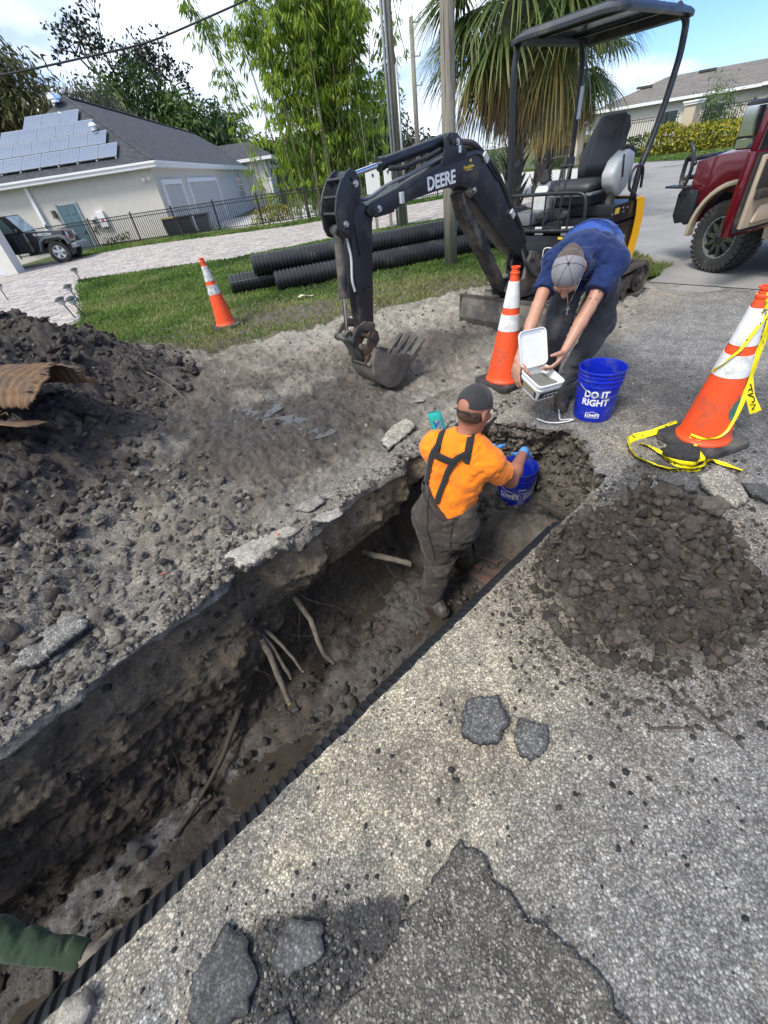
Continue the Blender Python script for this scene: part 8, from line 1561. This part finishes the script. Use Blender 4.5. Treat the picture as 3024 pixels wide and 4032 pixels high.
def jeep():
    hd = radians(10); T = thing('offroad_jeep', 'black boxy off-road vehicle with silver wheels parked beyond the paver driveway at left', 'jeep', (-12.05, 21.75, 0), hd); K = simple('black_gloss_paint', (.012, .013, .014), .2, .1, .1, 2, **{'Coat Weight': 1.}); GF = simple('grey_fender', (.12, .135, .14), .5)
    R = .40
    for x, y, s_ in ((0, .05, -1), (0, 1.55, 1), (-2.95, .05, -1), (-2.95, 1.55, 1)): wheelset('wheel', T, (x, y, R), R, .26, .2, 'five', False, s_, .3)
    yl, yr = .02, 1.60; MB().prism([(.42, .62), (.42, 1.10), (-.95, 1.22), (-.95, .55), (-.6, .55), (-.5, .75), (.40, .78)], yl+.12, yr-.12, bev=.03).build('hood', K, T, ang=40)
    MB().prism([(-.9, .52), (-.9, 1.2), (-3.6, 1.2), (-3.6, .60), (-3.4, .55)], yl, yr, bev=.03).build('body', K, T, ang=40); MB().prism([(-.98, 1.2), (-1.32, 1.82), (-3.5, 1.84), (-3.58, 1.2)], yl+.06, yr-.06, bev=.04).build('soft_top', simple('black_canvas', (.02, .02, .02), .8), T, ang=40)
    mb = MB(); mb.add([(-.975, yl+.12, 1.24), (-.975, yr-.12, 1.24), (-1.295, yr-.14, 1.79), (-1.295, yl+.14, 1.79)], [(0, 1, 2, 3)]); mb.build('windscreen', simple('windscreen_glass', (.45, .55, .55), .08, 0, .2), T); MB().prism([(-1.25, 1.25), (-1.48, 1.72), (-1.95, 1.74), (-1.95, 1.25)], yl+.045, yl+.058).build('side_window', simple('side_glass', (.12, .17, .16), .1), T)
    MB().prism([(-1.0, .60), (-1.0, 1.18), (-1.98, 1.18), (-1.98, .60)], yl-.014, yl, bev=.004).build('door', K, T)
    for x, nm in ((0, 'fender'), (-2.95, 'fender')):
        for y0, y1 in ((yl-.17, yl+.16), (yr-.16, yr+.17)): P = [(x+.58, .62), (x+.50, .88), (x+.30, .98), (x-.32, .98), (x-.52, .86), (x-.66, .52), (x-.58, .52), (x-.46, .80), (x-.28, .90), (x+.28, .90), (x+.44, .82), (x+.5, .62)]; MB().prism(P, y0, y1, bev=.02).build(nm, GF, T, ang=40)
    g = MB().box((.45, .81, .88), (.06, 1.25, .46), bev=.03).build('grille', K, T)
    for i in range(7): MB().box((.485, .57+.08*i, .90), (.01, .035, .26)).build('grille_slot', DGRY, g)
    for y in (.36, 1.26): MB().lathe([(.001, 0), (.10, 0), (.10, .03), (.001, .05)], 18, Matrix.Translation((.48, y, .93)) @ Matrix.Rotation(pi/2, 4, 'Y')).build('headlight', LMP, T)
    MB().box((.66, .81, .55), (.22, 1.66, .17), bev=.04).build('front_bumper', simple('grey_bumper', (.25, .27, .28), .5), T, ang=50); MB().box((.60, .0, .98-.12), (.05, .08, .05)).build('marker_light', ORG, T); MB().box((-1.15, yl-.12, 1.30), (.10, .2, .16), bev=.03).build('side_mirror', K, T); MB().box((-.5, .81, .5), (1.6, 1.0, .2)).build('chassis', BLKM, T)
    text('RUBICON', .12, WHT, 'lettering', T, frame((-.35, yl+.116, 1.06), (1, 0, -.08), (0, 0, 1)), .001, .003, 1.25)
jeep()
def leafmat(name, cols, rough=.5, tr=.25):
    nb = NB(name); nb.t.nodes.remove(nb.b); P = nb.pos(); r = nb.attr('rnd'); s_ = nb.n('ShaderNodeSeparateColor'); nb.l(r, s_.inputs[0])
    c = nb.ramp(s_.outputs[0], [(i/(len(cols)-1), q) for i, q in enumerate(cols)]); c = nb.mix(1., c, nb.rng(nb.noise(P, .9, 3), .3, .7, .75, 1.25), 'MULTIPLY')
    d = nb.n('ShaderNodeBsdfPrincipled'); nb.l(c, d.inputs['Base Color']); d.inputs['Roughness'].default_value = rough; d.inputs['Specular IOR Level'].default_value = .35; t = nb.n('ShaderNodeBsdfTranslucent'); nb.l(nb.mix(1., c, (1.1, 1.3, .5, 1), 'MULTIPLY'), t.inputs[0]); m = nb.n('ShaderNodeMixShader'); m.inputs[0].default_value = tr; nb.l(d.outputs[0], m.inputs[1]); nb.l(t.outputs[0], m.inputs[2]); nb.l(m.outputs[0], nb.out.inputs[0]); return nb.m
VR = np.random.default_rng(77)
def leafquads(P, D, L, Wd, droop=.0, par=None, name='foliage', mat=None, kind=None, origin=(0, 0, 0), rnd=None):
    """P (n,3) bases, D (n,3) unit directions: diamond leaves"""
    n = len(P); D = D/np.linalg.norm(D, axis=1)[:, None]; S_ = np.cross(D, VR.normal(0, 1, (n, 3))); S_ /= np.linalg.norm(S_, axis=1)[:, None]; L = np.broadcast_to(L, n)[:, None]; Wd = np.broadcast_to(Wd, n)[:, None]; g = np.array([0, 0, -1.])*droop
    a = P; m = P+D*L*.45+g*L*.12; b = P+D*L+g*L*.5; V = np.stack([a, m+S_*Wd/2, b, m-S_*Wd/2], 1).reshape(-1, 3)-np.array(origin); F = np.arange(4*n).reshape(n, 4)
    o = fastmesh(name, V, F, mat, par, kind=kind); c = np.repeat(VR.random((n, 1)) if rnd is None else np.asarray(rnd).reshape(n, 1), 4, 0); setattr_color(o, 'rnd', np.repeat(c, 3, 1)); return o
BARK = simple('grey_bark', (.10, .085, .07), .95, 0, .3, 6, bump=.5); BARKD = simple('dark_bark', (.045, .038, .032), .95, 0, .3, 6, bump=.5)
def tree(name, label, loc, trunk_h, blobs, n, leafL, leafW, mat, tr=.25, bark=BARK, droop=.3, group=None, cl=7, spreadc=.45, lean=(0, 0)):
    """blobs: (dx,dy,z,r,rz) crown masses. Leaves sit in clumps on the ends of real branches"""
    t = thing(name, label, 'tree' if 'tree' in name else 'shrub', loc, 0, group); top = np.array([lean[0], lean[1], trunk_h]); mb = MB(); Q = smoothp([(0, 0, -.2), (lean[0]*.3+VR.normal(0, .05), lean[1]*.3, trunk_h*.5), tuple(top)], 5, 2); mb.tube(Q, np.linspace(tr, tr*.55, len(Q)), 9)
    P = []; D = []; W_ = []; tot = sum(b[3]**2*b[4] for b in blobs)
    for (dx, dy, z, r, rz_) in blobs:
        c = np.array([dx, dy, z]); k_ = max(4, int(n/cl*r*r*rz_/tot)); u = VR.normal(0, 1, (k_, 3)); u /= np.linalg.norm(u, axis=1)[:, None]; rad = VR.random(k_)**.42; q = u*rad[:, None]*np.array([r, r, rz_]); q *= (1+.28*fbm(u[:, 0]*2+dx, u[:, 1]*2, u[:, 2]*2, 2))[:, None]; q += c
        for i in range(min(k_, 9)):
            e = q[i]; m_ = top*.6+e*.4+VR.normal(0, .12*r, 3); mb.tube(smoothp([tuple(top*VR.uniform(.55, 1)), tuple(m_), tuple(e)], 4, 1), np.linspace(tr*.4, tr*.07, 9), 5)
        PP = np.repeat(q, cl, 0)+VR.normal(0, spreadc, (k_*cl, 3)); dd = (np.repeat(q-c, cl, 0)/max(r, .1))*.6+VR.normal(0, .6, (k_*cl, 3)); dd[:, 2] -= droop; P.append(PP); D.append(dd)
    mb.build('trunk', bark, t, smooth=True); P = np.concatenate(P); D = np.concatenate(D); leafquads(P, D, leafL*VR.uniform(.6, 1.3, len(P)), leafW, .4, t, 'crown', mat); return t
G_CYP = leafmat('cypress_leaf', [(.045, .052, .018), (.08, .08, .026), (.12, .10, .032)]); G_DK = leafmat('dark_waxy_leaf', [(.010, .016, .010), (.020, .030, .018), (.05, .06, .045)], .35, .05); G_MID = leafmat('mid_green_leaf', [(.035, .07, .018), (.07, .13, .03), (.13, .20, .045)]); G_DEEP = leafmat('deep_green_leaf', [(.022, .045, .018), (.042, .078, .026), (.075, .12, .04)]); G_MOSS = leafmat('grey_moss', [(.06, .065, .05), (.10, .10, .08), (.045, .05, .035)])
G_YEL = leafmat('variegated_leaf', [(.05, .08, .015), (.16, .18, .02), (.42, .36, .035), (.48, .42, .06)], .5, .15); G_BAM = leafmat('bamboo_leaf', [(.05, .10, .018), (.12, .20, .025), (.24, .33, .035), (.38, .43, .055)], .45, .45)
GT = 'trees behind the grey house'
tree('cypress_tree', 'broad olive brown cypress with drooping feathery branches at the far left', (-30, 55, -.4), 10, [(-3, 0, 11, 4.2, 3.6), (2.5, 0, 12.2, 3.2, 2.2), (4.6, -1, 9.2, 2.6, 2.2), (-1, 1, 6.5, 5.2, 3), (5.0, 0, 6.2, 2.6, 2.0), (0, 0, 14.2, 2.0, 1.4)], 15000, .65, .20, G_CYP, .5, BARKD, .9, GT, 10, .55)
tree('moss_tree', 'grey mossy tree with bare twigs between the cypress and the open dark tree', (-20.8, 53, -.4), 7, [(0, 0, 8.6, 2.6, 2.2), (2.2, 0, 7.4, 2.0, 1.6), (-1.6, 0, 6.4, 2.2, 1.8)], 6000, .55, .08, G_MOSS, .35, BARK, 1.2, GT, 9, .5)
t = thing('magnolia_tree', 'tall open tree with dark leaf tufts and visible limbs standing above the house roof', 'tree', (-25.4, 78.5, -1.2), 0, GT); t.scale = (1.65, 1.65, 1.65); mb = MB(); tips = []
def limb(p, d, L, r, k_):
    d = unit(d); q = p+d*L; m = (p+q)/2+VR.normal(0, L*.09, 3); Q = smoothp([tuple(p), tuple(m), tuple(q)], 4, 1); mb.tube(Q, np.linspace(r, r*.6, len(Q)), 6)
    if k_ == 0: tips.append(q); return
    for i in range(3 if k_ > 1 else 4): dd = d*.62+VR.normal(0, .58, 3); dd[2] += .16; limb(q, dd, L*VR.uniform(.55, .82), r*.58, k_-1)
    if k_ < 3: tips.append(q)
limb(A3(0, 0, 0), A3(0, 0, 1), 5.6, .30, 1) if False else None
mb.tube([(0, 0, -.2), (.1, 0, 4), (0, 0, 7)], [.34, .28, .22], 10)
for d, L in (((-.5, 0, .9), 2.4), ((.55, .1, .8), 2.2), ((.05, 0, 1), 2.9), ((.8, 0, .35), 2.5), ((-.75, .1, .5), 2.0), ((.9, .2, .1), 2.6)): limb(A3(0, 0, VR.uniform(5.6, 7.4)), A3(*d), L, .15, 3)
mb.build('trunk', BARKD, t, smooth=True); tips = np.array(tips); k_ = 12; P = np.repeat(tips, k_, 0)+VR.normal(0, .16, (len(tips)*k_, 3)); leafquads(P, VR.normal(0, 1, P.shape)+A3(0, 0, .1), VR.uniform(.2, .40, len(P)), .18, .3, t, 'crown', G_DK)
for i, (x, y, z, r, rz_, m, lb) in enumerate(((-18.4, 51, 6.4, 2.6, 3.2, G_MID, 'bright green bamboo-like tree at the left above the roof ridge'), (-15.3, 52, 6.6, 2.2, 3.6, G_DEEP, 'tall grey green feathery tree rising behind the roof ridge'), (-12.6, 51.5, 5.2, 2.2, 2.8, G_MID, 'rounded bright green tree behind the middle of the roof'), (-9.6, 52.5, 4.4, 2.2, 2.8, G_DEEP, 'darker green tree above the lower roof slope'), (-6.8, 53.5, 3.1, 2.0, 2.0, G_DEEP, 'low dark green tree left of the porch roof'), (-4.2, 54, 2.6, 2.1, 2.2, G_DEEP, 'dark green tree just above the porch roof'), (-1.6, 53, 2.2, 2.2, 2.4, G_DEEP, 'dark green tree between the porch and the bamboo'), (4.6, 50, 3.6, 2.6, 4.4, G_DEEP, 'dark green tree just right of the bamboo behind the poles'), (7.6, 48, 1.3, 2.2, 1.8, G_MOSS, 'brownish scrubby tree behind the conduit pole'), (10.5, 50, .9, 2.4, 1.5, G_DEEP, 'low dark tree between the poles and the first palm'))):
    k_ = 1.41; z = 1.6+(z-1.6)*k_+(1.1 if x < -8 else .4); r *= k_; rz_ *= k_; tree('broadleaf_tree', lb, (x*k_, y*k_, -.4), max(z-.5, .6), [(0, 0, z, r, rz_), (-r*.5, 0, z*.6, r*.8, rz_*.7), (r*.6, 0, z*.55, r*.8, rz_*.6)], 6500, .75, .26, m, .22, BARK, .5, GT, 8, .5)
for i, (x, y, r, h, m, lb) in enumerate(((17.0, 37.5, 1.6, 1.3, G_DEEP, 'dark low hedge clump beside the first far pillar'), (13.0, 44, 2.2, 1.6, G_DEEP, 'dark hedge clump beyond the street behind the palms'), (10.6, 47, 2.0, 1.5, G_MOSS, 'brown scrubby hedge at the end of the street'), (29.4, 40.5, 1.4, 3.4, G_MID, 'tall feathery green shrub in front of the tan roofed house'), (33.5, 37.5, 1.5, 2.9, G_MID, 'feathery green shrub right of the tall one by the tan roofed house'))):
    tree('garden_shrub', lb, (x, y, 0), h*.5, [(0, 0, h*.55, r, h*.55), (r*.8, .2, h*.4, r*.8, h*.4), (-r*.8, -.2, h*.4, r*.8, h*.4)], 2000, .26, .07, m, .06, BARK, .3, 'shrubs by the far street', 7, .22)
def hedge(name, label, pts, h, w, n, mat, L=.16, W_=.07, z0=0.):
    P = np.array(pts, float); t = thing(name, label, 'hedge', (*P[0], z0)); Ls = np.r_[0, np.cumsum(np.hypot(*np.diff(P, axis=0).T))]; s_ = VR.uniform(0, Ls[-1], n); x = np.interp(s_, Ls, P[:, 0])-P[0, 0]; y = np.interp(s_, Ls, P[:, 1])-P[0, 1]
    a = VR.uniform(0, 2*pi, n); r = VR.random(n)**.3; hh = h*(.86+.22*fbm(s_*1.1, s_*0, None, 3)); Z = hh*.5+np.sin(a)*r*hh*.5; X = x+np.cos(a)*r*w*.5*(1+.3*fbm(s_*2, Z, None, 2)); Y = y+VR.normal(0, .12, n)+np.cos(a)*r*w*.4; D = VR.normal(0, .7, (n, 3))+np.stack([np.cos(a)*.5, -.4+0*a, np.sin(a)*.7+.3], 1)
    leafquads(np.stack([X, Y, Z], 1), D, L*VR.uniform(.7, 1.3, n), W_, .3, t, 'foliage', mat); mb = MB()
    for i in range(int(Ls[-1]/.7)): s0 = i*.7; p = A3(np.interp(s0, Ls, P[:, 0])-P[0, 0], np.interp(s0, Ls, P[:, 1])-P[0, 1], 0); mb.tube([p, p+A3(.1, 0, h*.7)], [.03, .015], 5)
    mb.build('stems', BARK, t, kind='stuff'); return t
hedge('hedge', 'long yellow and green variegated hedge along the far verge at right', [(20.0, 32.6), (22.3, 30.4), (24.6, 27.8), (27.5, 24.8)], 1.55, 1.3, 9000, G_YEL, .2, .10); hedge('hedge', 'dark reddish green hedge left of the yellow hedge behind the seat', [(15.6, 35.6), (18, 34.2), (19.9, 32.8)], 1.35, 1.2, 3000, G_DEEP, .18, .08)
hedge('flower_shrub', 'yellow flecked shrub at the house front by the drive', [(-4.9, 31.5), (-3.2, 32.2)], 1.0, 1.1, 1400, G_YEL, .14, .07, -.4); hedge('foundation_planting', 'low green plants along the wall near the garage corner', [(-8.6, 27.9), (-6.4, 28.3)], .6, .5, 800, G_MID, .16, .05, -.4); hedge('foundation_planting', 'low green planting beside the house entry', [(-3.0, 33.5), (1.5, 36), (5, 36)], 1.0, 1.0, 1800, G_MID, .16, .05, -.4)
tree('conical_shrub', 'dark conical evergreen beside the arched entry of the house', (-3.4, 35.0, -.4), .6, [(0, 0, .7, .75, .8), (0, 0, 1.5, .55, .9), (0, 0, 2.2, .3, .6)], 1800, .14, .05, G_DEEP, .06, BARK, .1, None, 7, .10)
hedge('foundation_planting', 'green shrub by the blue door behind the fence', [(-12.6, 27.5), (-11.4, 27.7)], .9, .6, 500, G_MID, .16, .05, -.4)
def bamboo():
    t = thing('bamboo_clump', 'tall clump of bright green clumping bamboo filling the middle of the background', 'bamboo', (-.3, 26.6, -.1)); CU = simple('bamboo_culm', (.16, .17, .07), .5, 0, .25, 2, dirt=(.30, .27, .18), dirtamt=.4); P = []; D = []
    for i in range(92):
        x0 = VR.normal(.05, 1.25); y0 = VR.normal(0, .5); h = VR.uniform(6.5, 10.5); lx = x0*.30+VR.normal(0, .42); ly = VR.normal(0, .7)-.2; pts = [(x0, y0, -.1), (x0+lx*.25, y0+ly*.2, h*.45), (x0+lx*.8, y0+ly*.7, h*.82), (x0+lx*1.35, y0+ly*1.3, h*.97)]; Q = smoothp(pts, 6, 3); o = MB().tube(Q, np.linspace(.028, .008, len(Q)), 6).build('culm', CU, t, smooth=True)
        for k_ in range(36):
            f = .10+.90*VR.random()**.85; q = Q[int(f*(len(Q)-1))]; br = unit(A3(VR.normal(0, 1), VR.normal(0, 1), .25)); ln = VR.uniform(.2, 1.0)*(1.1-.35*f); e = q+br*ln+A3(0, 0, -.12*ln)
            for j in range(VR.integers(7, 13)): g = VR.random()**.6; P.append(q+(e-q)*g+VR.normal(0, .05, 3)); D.append(br*.45+A3(VR.normal(0, .4), VR.normal(0, .4), -.75))
    P = np.array(P); D = np.array(D); r = np.clip(.45+.35*fbm(P[:, 0]*1.4, P[:, 1]*1.4, P[:, 2]*1.1, 3)*2+VR.normal(0, .22, len(P)), 0, 1); leafquads(P, D, VR.uniform(.20, .38, len(P)), .062, .5, t, 'foliage', G_BAM, rnd=r)
    mb = MB()
    for i in range(60): x = VR.normal(0, 1.6); a = A3(x, VR.normal(0, .5), 0); b = a+A3(x*.3+VR.normal(0, .5), VR.normal(0, .3), VR.uniform(1, 3.2)); mb.tube([a, b], [.012, .004], 4)
    mb.build('bare_shoots', simple('dry_shoots', (.26, .24, .18), .8), t, kind='stuff')
bamboo()
G_PALM = leafmat('palm_leaf', [(.05, .085, .028), (.09, .13, .04), (.15, .18, .055), (.26, .23, .08)], .4, .25); G_DEAD = leafmat('dead_palm_leaf', [(.10, .065, .035), (.24, .165, .095), (.38, .28, .18), (.5, .40, .28)], .7, .15); G_MIX = leafmat('fading_palm_leaf', [(.06, .08, .02), (.16, .14, .04), (.34, .24, .07), (.42, .30, .12)], .5, .2)
def frond_mesh(elev, seed, mat, R=1.0, pet=.95, dead=False):
    rg = np.random.default_rng(seed); V = []; F = []; C_ = []; d0 = np.array([cos(elev), 0, sin(elev)]); side_ = np.array([0, 1., 0]); up = np.cross(d0, side_)*-1; hub = d0*pet+A3(0, 0, -.10*pet*cos(elev)); n = 42
    for i in range(n):
        a = radians(-118+236*i/(n-1))+rg.normal(0, .03); L = R*(.78+.26*cos(a*.8))*rg.uniform(.85, 1.1); d = d0*cos(a)+side_*sin(a)+up*(-.10+.30*abs(sin(a))*.5); d = unit(d); p = hub.copy(); w = .017 if not dead else .013; g = .30 if not dead else .75; b = len(V); m = 6; r = rg.random()*.55
        for j in range(m):
            f = j/(m-1); ww = w*(.5+1.1*f if f < .4 else 1.05*(1-f)/.6+.04); sd_ = unit(np.cross(d, up)+1e-6)
            V += [p-sd_*ww, p+sd_*ww]; C_ += [min(1, r+(.62*f**4))]*2
            if j < m-1: F.append((b+2*j, b+2*j+1, b+2*j+3, b+2*j+2))
            d = unit(d+A3(0, 0, -1)*g*(.25+f*1.1)+rg.normal(0, .03, 3)); p = p+d*L/(m-1)
    b = len(V); q = np.cross(d0, side_); nn = [A3(0, 0, 0), d0*pet*.5+A3(0, 0, -.02), hub]
    for k_, p in enumerate(nn): V += [p-side_*(.022-.004*k_), p+side_*(.022-.004*k_)]; C_ += [.3, .3]
    F += [(b, b+1, b+3, b+2), (b+2, b+3, b+5, b+4)]
    o = fastmesh('frond', np.array(V), np.array(F), mat, smooth=False); setattr_color(o, 'rnd', np.repeat(np.array(C_)[:, None], 3, 1)); me = o.data; bpy.data.objects.remove(o); return me
FR = {e: [frond_mesh(radians(e), 200+e+s_, m, dead=dd) for s_ in range(2)] for e, m, dd in ((70, G_PALM, 0), (42, G_PALM, 0), (18, G_PALM, 0), (-5, G_PALM, 0), (-28, G_PALM, 0), (-50, G_MIX, 1), (-68, G_DEAD, 1), (-82, G_DEAD, 1))}
TRK = simple('palm_trunk', (.115, .10, .085), .95, 0, .3, 8, dirt=(.05, .042, .035), dirtamt=.5, bump=.6); BOOTM = simple('palm_boot', (.17, .15, .13), .9, 0, .3, 10, dirt=(.07, .058, .048), dirtamt=.4, bump=.5)
def palm(loc, h, sc, label, boots=True, rt=.17, lean=0., nskirt=1.):
    t = thing('fan_palm', label, 'palm tree', loc, 0, 'fan palms by the street'); MB().tube([(0, 0, -.1), (lean*.5, 0, h*.5), (lean, 0, h)], [rt*1.15, rt, rt*1.1], 14).build('trunk', TRK, t, smooth=True)
    if boots:
        v = [(-.055, 0, 0), (.055, 0, 0), (.045, .05, .10), (.012, .16, .26), (-.012, .16, .26), (-.045, .05, .10), (0, .035, -.03), (0, .09, .12)]; mb = MB(); mb.add([(a, b+rt*.86, c) for a, b, c in v], [(0, 1, 2, 5), (5, 2, 3, 4), (0, 6, 1), (1, 6, 7, 2), (5, 7, 6, 0), (2, 7, 3), (4, 7, 5), (3, 7, 4)]); o = mb.build('b', BOOTM); bme = o.data; bpy.data.objects.remove(o)
        for i in range(int(h/.033)): z = i*.033; inst('leaf_base', bme, t, (lean*z/h, 0, z), (VR.normal(0, .1), 0, i*2.399+VR.normal(0, .12)), VR.uniform(.8, 1.25))
    for e, n in ((70, 8), (42, 11), (18, 13), (-5, 14), (-28, 15), (-50, 16), (-68, 20), (-82, 18)):
        n = int(n*(nskirt if e < -40 else 1))
        for i in range(n): a = 2*pi*i/n+VR.normal(0, .16)+e; z = h-.05+(e+20)/100*.45; inst('frond', FR[e][i % 2], t, (lean+.08*cos(a), .08*sin(a), z+VR.normal(0, .05)), (VR.normal(0, .07), VR.normal(0, .10), a), sc*VR.uniform(.86, 1.1)*(.84 if e < -60 else 1))
    return t
palm((4.14, 11.75, 0), 4.15, 1.34, 'nearest fan palm with criss-cross leaf bases, left of the canopy post'); palm((8.0, 19.6, 0), 4.1, 1.55, 'second fan palm farther back, its shaggy brown skirt behind the canopy', True, .30, .25, 1.2)
G_GR = leafmat('grass_blade', [(.05, .09, .02), (.085, .155, .03), (.12, .20, .04), (.19, .22, .065), (.30, .27, .14)], .6, .3)
def grass(name, poly, n, hb=(.03, .07), near=None, patch=.0, pw=1.6, wid=.0017, kind='stuff', dry=.0, zf=None, xr=None):
    P = np.array(poly); lo, hi = P.min(0), P.max(0); X = VR.uniform(lo[0], hi[0], n*9); Y = VR.uniform(lo[1], hi[1], n*9); ok = inpoly(X+.10*fbm(X*3, Y*3, None, 3), Y+.10*fbm(X*3+9, Y*3, None, 3), poly); d = np.hypot(X, Y); ok &= VR.random(len(X)) < np.clip((6.5/d)**pw, 0, 1)
    if patch: bare = fbm(X*1.3+4, Y*1.3, None, 4, .6); ed = sst(8.6, 6.3, Y-.12*X); ok &= VR.random(len(X)) > np.clip(ed*(.55+1.5*bare)*patch+.15*(bare > .3), 0, .97)
    X, Y, d = X[ok][:n], Y[ok][:n], d[ok][:n]; m = len(X); Z = np.zeros(m)+.004; s_, t_ = ST(X, Y); inn = (s_ < 7.4) & (t_ < 7.4); Z[inn] += Hg(X[inn], Y[inn])[0]; H_ = VR.uniform(*hb, m)*(1+.35*fbm(X*1.2, Y*1.2, None, 3)); w = wid*d*VR.uniform(.6, 1.2, m)*.55; a = VR.uniform(0, 2*pi, m); b = VR.uniform(0, 2*pi, m); ln = H_*VR.uniform(.2, 1.1, m)
    B = np.stack([X, Y, Z], 1); s2 = np.stack([np.cos(a)*w, np.sin(a)*w, 0*w], 1); tip = B+np.stack([np.cos(b)*ln, np.sin(b)*ln, H_], 1); mid = B+np.stack([np.cos(b)*ln*.35, np.sin(b)*ln*.35, H_*.62], 1)
    V = np.stack([B-s2, B+s2, mid+s2*.7, tip, mid-s2*.7], 1).reshape(-1, 3); I = np.arange(m)[:, None]*5; o = fastmesh(name, V, np.concatenate([I, I+1, I+2, I+4], 1), G_GR, kind=kind)
    F = np.concatenate([np.concatenate([I, I+1, I+2, I+4], 1), np.concatenate([I+4, I+2, I+3, I+3], 1)]); me = bpy.data.meshes.new(name); me.from_pydata(V.tolist(), [], [tuple(q[:4]) if q[2] != q[3] else tuple(q[:3]) for q in F.tolist()]); me.materials.append(G_GR); old = o.data; o.data = me; bpy.data.meshes.remove(old)
    dr = np.clip(.38+.9*fbm(X*.9+7, Y*.9, None, 4)+.22*VR.normal(0, 1, m)+dry*sst(8.4, 6.3, Y-.12*X)*VR.random(m)*1.3, 0, 1); setattr_color(o, 'rnd', np.repeat(np.repeat(dr[:, None], 5, 0), 3, 1)); return o
grass('grass', LAWN, 105000, (.028, .065), patch=1.0, dry=.8)
grass('grass_strip', [(-12.5, 22.8), (-10, 24.2), (-5, 23.1), (-1.7, 22.4), (0, 23.1), (3.8, 24.0), (7.0, 25.6), (7.2, 27.0), (0, 25.0), (-2.5, 24.7), (-6.6, 25.8), (-13, 28.5)], 15000, (.05, .10), pw=.2)
grass('grass_tuft', [(3.4, 5.9), (4.2, 5.95), (4.75, 6.35), (4.5, 6.8), (3.6, 6.5)], 1500, (.03, .08), wid=.0012)
grass('verge_grass', [(12.5, 42), (15.3, 34), (17.6, 28.2), (18, 24.9), (21, 23), (26, 21), (26, 26), (20, 32), (16, 38)], 9000, (.05, .10), pw=.1)
n = 900; X = VR.uniform(-2.6, 3.2, n); Y = VR.uniform(5.4, 7.6, n); ok = np.abs(Y-(6.0+.12*X+.5*fbm(X, Y))) < .55; X, Y = X[ok], Y[ok]; leafquads(np.stack([X, Y, Hg(X, Y)[0]+.012], 1), np.stack([VR.normal(0, 1, len(X)), VR.normal(0, 1, len(X)), VR.normal(0, .15, len(X))], 1), VR.uniform(.02, .06, len(X)), .02, .2, None, 'leaf_litter', G_DEAD, kind='stuff')
